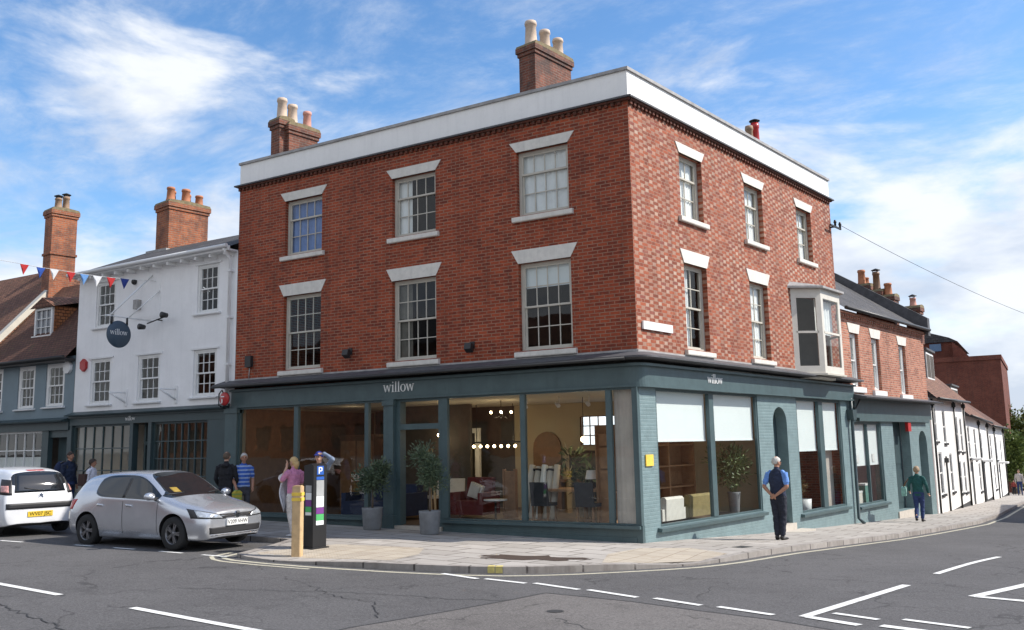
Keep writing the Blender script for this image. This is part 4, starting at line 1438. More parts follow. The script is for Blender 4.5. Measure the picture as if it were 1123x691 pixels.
# round hanging sign with its white struts, and the lamps that light it
HS = thing('hanging_sign', 'round dark blue hanging sign reading willow on white struts', 'sign', (-15.4, -1.0, 5.35))
q = MB()
q.lathe([(0, -.02), (.38, -.02), (.39, 0), (.38, .02), (0, .02)], (-15.4, -1.05, 5.33), 0, 36, 'x')
dk = q.build('sign_disc', paint('sign_blue', (.045, .075, .11), .45, .06), HS)
q = MB(lambda u, o, z: Vector((-15.4 + o, -1.05 + u, z))); q.F.flip = True
q2 = MB(); 
FS = lambda u, o, z: Vector((-15.4 + o, u, z)); FS.flip = True
q = MB(FS); willow(q, -1.34, 5.31, .105, .021, .03); q.build('lettering', M['white'], dk)
q = MB()
q.tube([(-15.4, 0, 5.83), (-15.4, -1.5, 5.83)], .02)
q.tube([(-15.4, 0, 7.2), (-15.4, -1.35, 5.85)], .025); q.tube([(-15.05, 0, 6.7), (-15.4, -.75, 5.85)], .02)
q.build('struts', M['white'], HS)
q = MB()
for y in (-.8, -1.3): q.tube([(-15.4, y, 5.83), (-15.4, y, 5.6)], .03)
q.build('hangers', M['blackiron'], HS)
SL = thing('sign_lamp', 'black twin lamps on a horizontal bar fixed to the white wall', 'lamp', (-14.9, -.2, 5.8))
q = MB(FL); q.tube([(-15.3, .2, 5.72), (-14.5, .2, 5.86)], .02); q.tube([(-14.9, 0, 5.8), (-14.9, .2, 5.8)], .02); q.build('bar', M['blackiron'], SL)
for u, z in ((-15.4, 5.62), (-14.42, 5.88)):
    q = MB(FL); q.lathe([(0, -.1), (.07, -.08), (.09, .1), (0, .1)], (u, .3, z), 0, 12, 'y'); q.build('lamp_head', M['blackiron'], SL)

# ------------------------------------------------------------------ grey-blue tiled house at the left edge
GX0, GX1 = -30.5, -18.98
GB = thing('grey_house', 'low grey-blue house with steep brown tiled roof and dormer at left edge', 'building', (-23, 0, G(-23, 0)))
w = MB(FL)
GW_ = [(-22.05, -21.1, 3.47, 4.85), (-20.5, -19.5, 3.49, 4.85), (-23.9, -22.95, 3.45, 4.85), (-26.4, -25.4, 3.45, 4.85)]
facade(w, GX0, GX1, 2.95, 5.05, GW_, 0, 0, .1)
w.build('wall', M['greyblue'], GB)
for h in GW_:
    sash_window(GB, FL, (h[0] + h[1]) / 2, h[1] - h[0], h[2], h[3], 3, 2, 2, M['sashw'], .03, None, (h[1] - h[0] + .2, .07), 'sides', M['tancurtain'], .12, M['white'])
q = MB(FL); q.box(GX0, GX1 - .05, -3.0, -2.9, -.2, 6); q.box(GX0, GX1 - .05, -2.9, -.2, 3.1, 3.15); q.build('inner_walls', M['room'], GB)
rf = MB(FL)
RH, RY = 8.1, -2.5
rf.face([(GX1 - .02, .35, 4.95), (-24.0, .35, 4.95), (-24.0, RY, RH), (GX1 - .02, RY, RH)], 0, [(GX1, 0), (-24, 0), (-24, 4.25), (GX1, 4.25)])
rf.face([(-24.0, RY, RH), (GX1 - .02, RY, RH), (GX1 - .02, -5.4, 5), (-24, -5.4, 5)])
rfo = rf.build('roof', M['tile'], GB)
rf = MB(FL)
rf.face([(-24.25, .35, 5.2), (GX0, .35, 5.2), (GX0, -3.0, 9.0), (-24.25, -3.0, 9.0)], 0, [(-24.25, 0), (GX0, 0), (GX0, 5), (-24.25, 5)])
rf.face([(-24.25, .35, 5.2), (-24.25, -3.0, 9.0), (-24.25, -6.4, 5.2)])
rf.build('upper_roof', M['tileB'], GB)
vg = MB(FL)
vg.prism([(.4, 4.98), (RY - .1, RH + .2), (RY - .1, RH + .5), (.4, 5.25)], 'x', -24.26, -24.0)
vg.build('verge_coping', M['sash'], GB)
ev = MB(FL); ev.box(GX0, GX1 - .01, 0.001, .36, 4.86, 4.95); ev.build('eaves', M['blackiron'], GB)
gt = MB(FL); gt.tube([(GX0, .42, 4.93), (GX1, .42, 4.97)], .06); gt.build('gutter', M['blackiron'], GB)
# dormer
dm = MB(FL)
DU0, DU1 = -22.35, -21.25
dm.box(DU0, DU1, -1.6, -.65, 5.75, 6.95, 0)
dmo = dm.build('dormer', M['hung'], GB)
q = MB(FL)
q.box(DU0 + .05, DU0 + .13, -.66, -.58, 5.95, 6.9); q.box(DU1 - .13, DU1 - .05, -.66, -.58, 5.95, 6.9); q.box(DU0 + .13, DU1 - .13, -.66, -.58, 6.82, 6.9); q.box(DU0 + .0, DU1 - .0, -.66, -.52, 5.87, 5.95)
bars(q, -.62, DU0 + .13, DU1 - .13, 5.95, 6.82, 3, 3, .025, .04)
q.build('window_frame', M['sashw'], dmo)
q = MB(FL); q.face([(DU1 - .1, -.645, 5.95), (DU0 + .1, -.645, 5.95), (DU0 + .1, -.645, 6.85), (DU1 - .1, -.645, 6.85)]); q.build('glass', paint('dim_pane', (.16, .17, .19), .1, .2), dmo)
q = MB(FL)
cx = (DU0 + DU1) / 2
q.face([(DU1 + .15, -.5, 6.9), (cx, -.5, 7.25), (cx, -2.2, 7.5), (DU1 + .15, -2.2, 7.3)]); q.face([(cx, -.5, 7.25), (DU0 - .15, -.5, 6.9), (DU0 - .15, -2.2, 7.3), (cx, -2.2, 7.5)])
q.face([(DU0 - .15, -.5, 6.9), (cx, -.5, 7.25), (DU1 + .15, -.5, 6.9)])
q.build('dormer_roof', M['tileB'], dmo)
stack(GB, -23.92, 2.0, .66, .9, 7.4, 11.05, M['brickO'], [(.3, .35, .13, .45, M['brownpot'], 1), (.7, .65, .13, .62, M['brownpot'], 1)], band=9.3)
q = MB(FL); q.lathe([(.14, 8.9), (.13, 9.5)], (-25.3, -3.1, 0)); q.lathe([(.2, 9.55), (.2, 9.6), (0, 9.62)], (-25.3, -3.1, 0)); q.build('chimney_pot', M['pinkpot'], GB)
sf = MB(FL)
sf.box(GX0, GX1 - .02, -.02, .12, 2.72, 2.98); sf.prism([(0, 2.98), (.35, 2.98), (.37, 3.02), (0, 3.12)], 'x', GX0, GX1 - .02)
sf.build('fascia', M['tealdark'], GB)
small_panes(GB, -24.6, -20.45, .95, 2.718, 8, 3, 0, M['sashw'])
small_panes(GB, -29.4, -25.2, .95, 2.718, 8, 3, 0, M['sashw'])
q = MB(FL)
for k in range(30): 
    f = lambda k: -24.5 + k * 4 / 30
    y = lambda k: -.2 + .03 * math.sin(k * 1.7)
    q.face([(f(k + 1), y(k + 1), .95), (f(k), y(k), .95), (f(k), y(k), 1.9), (f(k + 1), y(k + 1), 1.9)])
q.build('net_curtain', M['curtain'], GB)
q = MB(FL); q.box(-20.44, -20.1, -.1, .06, -.2, 2.718); q.box(-19.12, GX1 - .02, -.1, .06, -.2, 2.718); q.box(-20.1, -19.12, -.35, .0, 2.5, 2.718); q.build('pilaster', M['tealdark'], GB)
q = MB(FL); q.box(-20.1, -19.12, -.36, -.3, .1, 2.5)
for z0, z1 in ((.3, 1.1), (1.3, 2.3)):
    for a, b in ((-20.0, -19.67), (-19.55, -19.22)): q.box(a, b, -.3, -.285, z0, z1)
q.build('house_door', M['tealdark'], GB)
q = MB(FL); q.prism([(-19.3 + .2 * math.cos(t), 4.68 + .2 * math.sin(t)) for t in [k * math.pi / 4 + .39 for k in range(8)]], 'y', .002, .09); q.build('alarm_box', M['white'], GB)

# bunting strung across from the white building
BU = thing('bunting', 'string of red, white and blue triangular flags above the roofs at left', 'bunting', (-16, -.3, 7.0))
bp = [(-18.9, -2.72, 7.66), (-18.22, -2.25, 7.5), (-17.82, -1.99, 7.40), (-17.48, -1.78, 7.34), (-17.07, -1.52, 7.25), (-16.74, -1.31, 7.18), (-16.42, -1.11, 7.12), (-16.08, -.9, 7.07), (-15.74, -.69, 7.03), (-15.2, 0.0, 7.0)]
bp = [(-20.6, -4.0, 8.05)] + bp
q = MB(); q.tube(bp, .008, 0, 5); q.build('string', M['white'], BU)
fc = {'r': paint('flag_red', (.5, .03, .03), .9, .1), 'b': paint('flag_blue', (.03, .09, .38), .9, .1), 'w': paint('flag_white', (.8, .8, .8), .9, .05), 'l': paint('flag_light_blue', (.16, .34, .66), .9, .1), 'n': paint('flag_navy', (.02, .04, .2), .9, .1)}
for p, c in zip(bp[1:-1], 'wrbwrlwrn'):
    p = Vector(p); q = MB()
    a, b = p - Vector((.11, .07, -.02)), p + Vector((.11, .07, -.02))
    tip = p + Vector((.03, -.04, -.32)); mid = (a + b) / 2 + Vector((.03, -.05, -.15))
    for t in ((a, mid, tip), (mid, b, tip), (a, b, mid)):
        q.face(t)
        q.face([v + Vector((.004, -.006, 0)) for v in reversed(t)])
    q.build('flag', fc[c], BU)

# red round alarm on an iron bracket at the left end of the teal fascia
RS = thing('round_sign', 'round red sign on a black bracket at the left end of the teal fascia', 'sign', (-11.87, -.3, 3.3))
q = MB(FL); q.lathe([(0, .34), (.17, .34), (.18, .38), (.15, .4), (0, .43)], (-11.75, 0, 3.36), 0, 24, 'y'); q.build('disc', M['red'], RS)
q = MB(FL); q.box(-11.83, -11.7, .43, .434, 3.405, 3.43); q.lathe([(0, .434), (.028, .43)], (-11.78, 0, 3.3), 0, 10, 'y', (1, 1)); q.box(-11.8, -11.765, .43, .435, 3.24, 3.36); q.build('emblem', M['white'], RS)
q = MB(FL); q.tube([(-11.95, .12, 3.1), (-12.0, .34, 3.2), (-11.98, .36, 3.5), (-11.9, .34, 3.6), (-11.75, .3, 3.36)], .018); q.build('bracket', M['blackiron'], RS)
# two little black floodlights above the canopy
for i, (u, z) in enumerate(((-7.68, 4.38), (-4.04, 4.27))):
    t = thing('wall_floodlight', ('small black floodlight on brick between the left and middle first floor windows', 'small black floodlight on brick between the middle and right first floor windows')[i], 'lamp', FL(u, 0, z), 0, 'floodlights above the canopy')
    q = MB(FL); q.box(u - .06, u + .06, .001, .03, z - .08, z + .08); q.tube([(u, .03, z), (u, .16, z - .04)], .02); q.build('arm', M['blackiron'], t)
    q = MB(FL); q.prism([(.12, z - .18), (.24, z - .1), (.2, z + .04), (.1, z + .02)], 'x', u - .09, u + .09); q.build('lamp_head', M['blackiron'], t)
t = thing('alarm_bell', 'small dark alarm box low on the brick near the left corner', 'alarm', FL(-11.2, 0, 4.3))
q = MB(FL); q.box(-11.32, -11.1, .001, .1, 4.2, 4.5); q.build('case', M['blackiron'], t)
q = MB(FL); q.tube([(-11.2, .03, 4.2), (-11.22, .03, 3.9)], .012); q.build('cable', M['leadpale'], t)

# ------------------------------------------------------------------ next building down the side street
NB = thing('brick_shop_building', 'two storey brick building with slate roof and teal shopfront beyond the corner building', 'building', tuple(FR(15.5, 0, -.75)))
u0, u1 = 11.34, 19.9
NW = [(12.2, 12.95, 3.6, 5.27), (14.15, 14.9, 3.55, 5.25), (16.9, 17.65, 3.5, 5.22)]
w = MB(FR)
facade(w, u0, u1, 3.3, 5.75, NW, 0, 0, .22)
w.face([(u1, 0, -1.5), (u1, -6, -1.5), (u1, -6, 5.9), (u1, 0, 5.9)])
w.build('wall', M['brickN'], NB)
for h in NW:
    sash_window(NB, FR, (h[0] + h[1]) / 2, h[1] - h[0], h[2], h[3], 1, 1, 1, M['sashw'], .1, (h[1] - h[0] + .36, h[1] - h[0] + .1, .3), (h[1] - h[0] + .42, .2), 'full', M['curtain'], .1, M['white'])
dn = MB(FR)
for k in range(42): dn.box(u0 + .02 + k * .2, u0 + .13 + k * .2, .001, .07, 5.7, 5.8)
dn.box(u0, u1, .001, .1, 5.8, 5.9); dn.build('dentil_course', M['brickN'], NB)
rf = MB(FR)
rf.face([(u1 - .05, .2, 5.95), (u0, .2, 5.95), (u0, -3.1, 8.3), (u1 - .05, -3.1, 8.3)], 0, [(u1, 0), (u0, 0), (u0, 4), (u1, 4)])
rf.face([(u0, -3.1, 8.3), (u1, -3.1, 8.3), (u1, -6.4, 5.9), (u0, -6.4, 5.9)])
rf.build('roof', M['slate'], NB)
gt = MB(FR); gt.tube([(u0, .27, 5.93), (u1, .27, 5.97)], .06); gt.build('gutter', M['blackiron'], NB)
gp = MB(FR); gp.prism([(.25, 5.75), (.25, 6.42), (-3.1, 8.62), (-6.4, 6.3), (-6.4, 5.7), (-3.1, 8.1)], 'x', u1 - .12, u1 + .15); gp.build('gable_parapet', M['lead'], NB)
for (o, z1, w_, l_, pots) in ((-1.0, 7.5, .5, .5, [(.5, .5, .15, .5, M['terracotta'], 0)]), (-1.95, 8.05, .5, .8, [(.2, .5, .15, .6, M['terracotta'], 0), (.75, .5, .14, .35, M['terracotta'], 0)]), (-.1, 6.95, .5, .4, [(.5, .5, .12, .35, M['pinkpot'], 1)]), (-1.45, 7.75, .4, .4, [(.5, .5, .14, .75, M['brownwood'], 1)])):
    p = FR(u1 + .2, o, 0)
    chimney(NB, (p.x, p.y), (RD.x, RD.y), w_, l_, 5.5, z1, M['brickC'], pots)
sf = MB(FR)
sf.box(u0 + .6, u1 - .1, -.05, .1, 2.62, 3.2)
sf.box(u0 + .85, u1 - .5, .101, .13, 2.52, 2.62)
sf.build('fascia', M['teal'], NB)
q = MB(FR); q.prism([(0, 3.2), (.5, 3.2), (.52, 3.24), (0, 3.36)], 'x', u0 + .5, u1 + .1); q.build('canopy', M['lead'], NB)
w = MB(FR)
facade(w, u0 + .56, 18.0, -1.6, 2.619, [(11.97, 14.45, -.02, 2.5), (15.62, 17.35, -.42, 2.53)], 0, 0, .3)
arch_wall(w, 18.0, u1, -1.6, 2.619, 18.35, 19.3, 1.75, .4)
w.build('painted_brick_wall', M['tealbrick'], NB)
w3 = panes(NB, FR, (11.98, 14.44), -.015, 2.495, -.04, .07, mull=((13.18, 13.24),))
q = MB(FR); q.box(12.06, 14.38, -.135, -.13, 1.15, 2.49)
w3b = q.build('roller_blind', M['blind'], w3)
for u in (12.35, 13.75):
    q = MB(FR); q.box(u, u + .22, -.12, -.11, 1.25, 1.5); q.build('blind_tag', M['white'], w3)
q = MB(FR); q.box(11.9, 14.6, -1.0, -.95, -.5, 2.6); q.build('inner_screen', M['brownwood'], w3)
s_ = MB(FR); s_.prism([(-.1, -.12), (.1, -.12), (.11, -.05), (-.1, -.018)], 'x', 11.9, 14.6); s_.build('window_sill', M['teal'], NB)
q = MB(FR); q.box(15.62, 17.35, -.33, -.31, -.42, 2.53)
for z0, z1 in ((-.2, .9), (1.1, 2.3)):
    for a, b in ((15.75, 16.4), (16.55, 17.2)): q.box(a, b, -.31, -.295, z0, z1)
q.build('shop_door', M['tealdark'], NB)
q = MB(FR); q.box(15.5, 17.45, -.3, .04, -1.5, -.43); q.build('door_step', M['stone'], NB)
q = MB(FR); q.box(18.3, 19.35, -.42, -.38, -1.5, 2.4); q.build('arched_door', M['tealdark'], NB)
q = MB(FR); q.box(16.95, 17.28, .001, .1, 2.2, 2.58); q.build('alarm_box', M['red'], NB)
dpp = thing('drainpipe', 'dark teal drainpipe with hopper between the two shopfronts on the side street', 'drainpipe', tuple(FR(11.6, .1, -.55)))
q = MB(FR); q.tube([(11.62, .1, 3.2), (11.62, .1, 2.6), (11.6, .1, -.35), (11.6, .26, -.5)], .05); q.build('pipe', M['tealdark'], dpp)
q = MB(FR); q.prism([(11.5, 2.55), (11.74, 2.55), (11.8, 2.85), (11.44, 2.85)], 'y', .001, .2); q.build('hopper', M['tealdark'], dpp)
q = MB(FR); q.tube([(11.62, .1, 3.0), (12.0, .1, 2.9), (12.5, .1, 3.25)], .025); q.build('branch_pipe', M['blackiron'], dpp)

# ------------------------------------------------------------------ white cottages further down
M['carglass0'] = paint('dark_pane', (.03, .033, .038), .08, .3, 2)


def cottage(label, p0, p1, base0, base1, eave0, eave1, wins, doors, pipes, roof, depth=5.5, ridge=2.0, band=True, wallmat=None):
    p0, p1 = Vector(p0), Vector(p1)
    F = frame((p0.x, p0.y, 0), p1 - p0, True)
    Ln = (p1 - p0).length
    t = thing('white_cottage', label, 'cottage', (p0.x, p0.y, base0), 0, 'white cottages along the side street')
    ev = lambda a: eave0 + (eave1 - eave0) * a / Ln
    bs = lambda a: base0 + (base1 - base0) * a / Ln
    w = MB(F)
    holes = [(a, a + ww, bs(a) + z0, bs(a) + z1) for (a, ww, z0, z1) in wins]
    top = min(eave0, eave1) - .05
    facade(w, 0, Ln, min(base0, base1) - .6, top, holes + [(a, a + ww, bs(a) - .2, bs(a) + h) for (a, ww, h) in doors], 0, 0, .045)
    w.face([(Ln, 0, top), (0, 0, top), (0, 0, eave0), (Ln, 0, eave1)])
    w.face([(Ln, 0, base1 - .6), (Ln, -depth, base1 - .6), (Ln, -depth, eave1), (Ln, 0, eave1)])
    w.face([(0, 0, base0 - .6), (0, -depth, base0 - .6), (0, -depth, eave0), (0, 0, eave0)])
    w.face([(Ln, 0, eave1), (Ln, -depth, eave1), (Ln, -depth / 2, eave1 + ridge)])
    w.face([(0, 0, eave0), (0, -depth, eave0), (0, -depth / 2, eave0 + ridge)])
    w.build('wall', wallmat or M['parapet'], t)
    pl_ = MB(F); pl_.box(0, Ln, .001, .03, min(base0, base1) - .6, min(base0, base1) + .25); pl_.build('plinth', M['blackiron'], t)
    for h in holes:
        q = MB(F)
        q.box(h[0], h[1], -.045, -.04, h[2], h[3]); q.build('window', M['carglass0'], t)
        f = MB(F)
        f.box(h[0], h[0] + .05, -.039, -.028, h[2], h[3]); f.box(h[1] - .05, h[1], -.039, -.028, h[2], h[3]); f.box(h[0] + .05, h[1] - .05, -.039, -.028, (h[2] + h[3]) / 2 - .025, (h[2] + h[3]) / 2 + .025)
        f.box(h[0] + .05, h[1] - .05, -.039, -.028, h[3] - .05, h[3]); f.box(h[0] + .05, h[1] - .05, -.039, -.028, h[2], h[2] + .05)
        f.build('window_frame', M['sashw'], t)
        s_ = MB(F); s_.box(h[0] - .08, h[1] + .08, -.1, .07, h[2] - .09, h[2] - .002); s_.build('sill', M['blackiron'], t)
    for (a, ww, hh) in doors:
        q = MB(F); q.box(a, a + ww, -.045, -.02, bs(a) - .3, bs(a) + hh); q.build('door', M['blackiron'], t)
        q = MB(F); q.box(a - .15, a + ww + .15, .001, .5, bs(a) + hh + .1, bs(a) + hh + .2); q.build('door_hood', M['white'], t)
    for a, fr in pipes:
        zt = bs(a) + (ev(a) - bs(a)) * fr
        q = MB(F); q.tube([(a, .07, zt - .05), (a, .07, bs(a) - .15)], .04); q.box(a - .09, a + .09, .001, .15, zt - .3, zt - .12); q.build('drainpipe', M['blackiron'], t)
    r = MB(F)
    sl = math.hypot(depth / 2, ridge)
    r.face([(Ln + .05, .3, eave1 - .05), (-.02, .3, eave0 - .05), (-.02, -depth / 2, eave0 + ridge), (Ln + .05, -depth / 2, eave1 + ridge)], 0, [(Ln, 0), (0, 0), (0, sl), (Ln, sl)])
    r.face([(-.02, -depth / 2, eave0 + ridge), (Ln + .05, -depth / 2, eave1 + ridge), (Ln + .05, -depth - .3, eave1 - .2), (-.02, -depth - .3, eave0 - .2)], 0, [(0, sl), (Ln, sl), (Ln, 0), (0, 0)])
    r.build('roof', roof, t)
    g_ = MB(F); g_.tube([(0, .34, eave0 - .05), (Ln, .34, eave1 - .05)], .06); g_.build('gutter', M['blackiron'], t)
    return t, F


def dormer(t, F, a, b, o0, o1, z0, z1, mat):
    q = MB(F); q.box(a, b, o1, o0, z0, z1); d = q.build('dormer', mat, t)
    q = MB(F); q.box(a - .08, b + .08, o1, o0 + .1, z1 + .001, z1 + .08); q.build('dormer_roof', M['lead'], d)
    q = MB(F); q.box(a + .1, b - .1, o0 + .002, o0 + .03, z0 + .5, z1 - .1); q.build('window_frame', M['sashw'], d)
    q = MB(F); q.box(a + .17, (a + b) / 2 - .04, o0 + .03, o0 + .035, z0 + .57, z1 - .17); q.box((a + b) / 2 + .04, b - .17, o0 + .03, o0 + .035, z0 + .57, z1 - .17); q.build('pane', M['room'], d)


c1, Fc = cottage('white cottage with tiled roof and black drainpipes nearest the teal shopfront', (3.4, 19.75), (3.78, 29.8), -.85, -1.2, 3.46, 3.6,
        [(.6, .8, 2.7, 4.05), (3.1, .8, 2.7, 4.0), (7.1, .75, 2.45, 3.95), (8.55, .75, 2.45, 3.95), (1.2, .9, .7, 2.3), (4.2, .8, .75, 2.3), (7.1, .75, .65, 2.0), (8.6, .75, .65, 2.0)], [], ((.15, 1), (2.75, .5), (6.4, 1), (9.9, 1)), M['tileB'], 6.0, 3.2)
dormer(c1, Fc, 5.4, 7.7, -.75, -2.6, 4.0, 5.75, M['lead'])
c2, Fc = cottage('middle white cottage of the row with black doors and window sills', (3.8, 30.0), (4.2, 39.8), -1.2, -1.6, 3.0, 2.75,
        [(.9, .8, 2.2, 3.7), (3.4, .8, 2.2, 3.7), (6.2, .8, 2.1, 3.6), (4.3, .8, .6, 2.0)], [(1.2, .9, 2.0), (6.4, .9, 2.0)], ((5.4, 1), (9.6, 1)), M['tileB'], 6.0, 2.9)
dormer(c2, Fc, 2.0, 4.6, -.7, -2.6, 3.2, 4.5, M['lead'])
c3, Fc = cottage('farthest white cottage of the row, a flat hood over its door', (4.22, 40.0), (4.55, 51.2), -1.6, -2.0, 2.6, 2.5,
        [(1.2, .9, 2.3, 3.7), (5, .9, 2.3, 3.7), (8.4, .9, 2.2, 3.6), (2.2, .9, .6, 2.0)], [(6.0, 1.0, 2.0)], ((3.8, 1), (10.9, 1)), M['tile'], 6.0, 2.6)

# big brick building behind the cottages
FB = thing('brick_warehouse', 'tall plain red brick building rising behind the white cottages', 'building', (1.5, 60, G(1.5, 60)))
q = MB()
q.box(-2.4, 4.6, 60, 74, -3.2, 7.75); q.box(-2.4, 4.68, 59.9, 74.1, 7.75, 8.1)
q.build('wall', M['brickF'], FB)
q = MB(); q.box(-7.5, 1.25, 63, 76, -3, 9.6); q.build('taller_wing', M['brickF'], FB)
q = MB(); q.prism([(-7.8, 9.6), (1.6, 9.6), (1.0, 9.95), (-.6, 10.5), (-5.5, 10.5)], 'y', 62.8, 76); q.build('hipped_roof', M['slate'], FB)
q = MB(); q.box(-.5, .36, 62.9, 62.99, 8.9, 9.5); q.build('roof_window', paint('blue_window', (.08, .16, .28), .2, .1), FB)
q = MB(); q.prism([(1.25, 8.1), (2.5, 8.1), (1.9, 8.9), (1.25, 9.5)], 'y', 62, 70); q.build('chimney', M['brickF'], FB)
EH = thing('gabled_house', 'dark brick gabled house closing the far end of the side street', 'house', (11, 76, G(11, 76)))
q = MB(); q.prism([(5.6, -4.5), (16, -4.5), (16, 3.2), (10.8, 8.2), (5.6, 3.2)], 'y', 76, 84); q.build('wall', M['brickF'], EH)
q = MB()
q.prism([(5.2, 2.95), (10.8, 8.3), (10.8, 8.65), (5.2, 3.3)], 'y', 75.6, 84.2); q.prism([(10.8, 8.3), (16.4, 2.95), (16.4, 3.3), (10.8, 8.65)], 'y', 75.6, 84.2)
q.build('roof', M['slate'], EH)
for x in (7, 9.3, 12):
    q = MB(); q.box(x, x + 1.1, 75.96, 76.05, -1.2, .4); q.build('window', M['room'], EH)


# ------------------------------------------------------------------ plants
def leaf(mb, c, d, l, w, n):
    d = d.normalized(); s_ = d.cross(n).normalized() * w / 2
    mb.face([c - s_ * .3, c + d * l * .5 - s_, c + d * l, c + d * l * .5 + s_])


def crown(c, rad, n, l, w, rng_, hollow=.35, lumps=7):
    mb = MB()
    ls = [(Vector(c) + Vector((rng_.uniform(-1, 1) * rad[0] * .6, rng_.uniform(-1, 1) * rad[1] * .6, rng_.uniform(-.7, .75) * rad[2])), rng_.uniform(.4, .7)) for _ in range(lumps)]
    for i in range(n):
        cc, r = rng_.choice(ls)
        v = Vector((rng_.gauss(0, 1), rng_.gauss(0, 1), rng_.gauss(0, 1))).normalized()
        t = r * rng_.uniform(hollow, 1.05)
        p = cc + Vector((v.x * rad[0] * t, v.y * rad[1] * t, v.z * rad[2] * t))
        d = (v + Vector((rng_.uniform(-.8, .8), rng_.uniform(-.8, .8), rng_.uniform(-.3, .9)))).normalized()
        leaf(mb, p, d, l * rng_.uniform(.6, 1.3), w * rng_.uniform(.7, 1.3), Vector((rng_.uniform(-1, 1), rng_.uniform(-1, 1), rng_.uniform(-1, 1))))
    return mb


def far_tree(label, x, y, h, rad, seed):
    rg = random.Random(seed)
    z = G(x, y)
    t = thing('broadleaf_tree', label, 'tree', (x, y, z), 0, 'trees at the end of the side street')
    q = MB(); q.tube([(x, y, z - .2), (x + .1, y, z + h * .4), (x - .1, y, z + h * .75)], [.28, .2, .08], 0, 8)
    for k in range(4):
        a = k * 1.7
        q.tube([(x, y, z + h * (.35 + .08 * k)), (x + math.cos(a) * rad * .6, y + math.sin(a) * rad * .6, z + h * (.55 + .08 * k))], [.1, .03], 0, 6)
    q.build('trunk', M['bark'], t)
    crown((x, y, z + h * .62), (rad, rad, h * .4), 5200, .24, .15, rg, .2, 12).build('crown', M['green'], t, merge=False)


far_tree('green tree beside the gabled house at the end of the side street', 5.15, 69, 6.4, 1.5, 4)
far_tree('low leafy tree overhanging the end of the white cottages', 4.85, 57, 4.2, .8, 5)


def olive_tree(label, x, y, top, cr, seed):
    rg = random.Random(seed)
    z = PZ(x, y)
    t = thing('potted_olive_tree', label, 'potted tree', (x, y, z), 0, 'potted olive trees by the shop door')
    q = MB(); q.lathe([(0, .0), (.19, .0), (.205, .03), (.235, .46), (.24, .5), (.21, .5), (.2, .42)], (x, y, z), 0, 28)
    po = q.build('pot', M['concrete'], t)
    q = MB(); q.lathe([(.205, .42), (0, .44)], (x, y, z), 0, 20); q.build('soil', M['soil'], po)
    q = MB()
    zc = z + top - cr * .95
    q.tube([(x, y, z + .4), (x + .02, y - .01, z + .75), (x, y + .01, zc)], [.025, .02, .018], 0, 8)
    for k in range(9):
        a = k * 2.4
        q.tube([(x, y, zc - cr * .3), (x + math.cos(a) * cr * .75, y + math.sin(a) * cr * .75, zc + cr * rg.uniform(-.2, .8))], [.012, .004], 0, 5)
    q.build('trunk', M['bark'], t)
    crown((x, y, zc), (cr, cr, cr * 1.05), 2600, .1, .026, rg, .1, 12).build('crown', M['olive'], t, merge=False)


olive_tree('olive tree in a grey pot in front of the narrow pane left of the door', -6.37, -.72, 1.62, .38, 11)
olive_tree('olive tree in a grey pot standing in front of the open doorway', -4.62, -.9, 1.8, .42, 12)

# ------------------------------------------------------------------ bollard, parking meter, wire
BX, BY = -4.33, -5.2
bo = thing('wooden_bollard', 'square pale wooden bollard with two yellow bands at the kerb', 'bollard', (BX, BY, PZ(BX, BY)), R(28))
q = LMB(); q.box(-.095, .095, -.095, .095, -.05, 1.18); q.face([(-.095, -.095, 1.18)] * 3)
q = LMB(); s_ = .085
q.prism([(-s_, -s_ + .02), (-s_ + .02, -s_), (s_ - .02, -s_), (s_, -s_ + .02), (s_, s_ - .02), (s_ - .02, s_), (-s_ + .02, s_), (-s_, s_ - .02)], 'z', -.05, 1.2)
q.prism([(-s_ + .02, -s_ + .02), (s_ - .02, -s_ + .02), (s_ - .02, s_ - .02), (-s_ + .02, s_ - .02)], 'z', 1.2, 1.215)
q.build('post', M['wood'], bo)
q = LMB()
for z in (.95, 1.04): q.box(-s_ - .004, s_ + .004, -s_ - .004, s_ + .004, z, z + .055)
q.build('reflective_band', M['yellow'], bo)
MX, MY = -4.72, -4.35
pm = thing('parking_meter', 'black parking ticket machine covered with notices beside the wooden bollard', 'parking meter', (MX, MY, PZ(MX, MY)), R(84))
q = LMB()
q.box(-.16, .16, -.13, .13, -.03, 1.3); q.prism([(-.13, 1.3), (.13, 1.3), (.13, 1.5), (-.06, 1.54), (-.13, 1.5)], 'x', -.162, .162)
q.box(-.2, .2, -.17, .17, -.03, .02)
q.build('case', M['black'], pm)
bl = paint('sign_bright_blue', (.02, .1, .42), .4, .05); pu = paint('notice_purple', (.16, .03, .22), .6, .1); gn = paint('notice_green', (.07, .4, .12), .6, .1); nw = paint('notice_white', (.7, .72, .72), .6, .05); tq = paint('notice_grey', (.35, .36, .36), .6, .2)
q = LMB(); q.box(-.08, .08, -.134, -.131, 1.33, 1.49); bp_ = q.build('blue_panel', bl, pm)
q = LMB()
q.box(-.045, -.02, -.137, -.1345, 1.35, 1.47); q.box(-.02, .03, -.137, -.1345, 1.45, 1.47); q.box(-.02, .03, -.137, -.1345, 1.39, 1.41); q.box(.02, .045, -.137, -.1345, 1.4, 1.46)
q.build('parking_letter', M['white'], bp_)
for z0, z1, m, a, b in ((1.24, 1.295, bl, -.09, .09), (.95, 1.23, tq, -.09, .09), (.74, .945, nw, -.09, .09), (.62, .735, pu, -.09, .09), (.42, .5, nw, -.09, .09), (.5, .615, gn, -.09, .09)):
    q = LMB(); q.box(a, b, -.134, -.131, z0, z1); q.build('notice', m, pm)
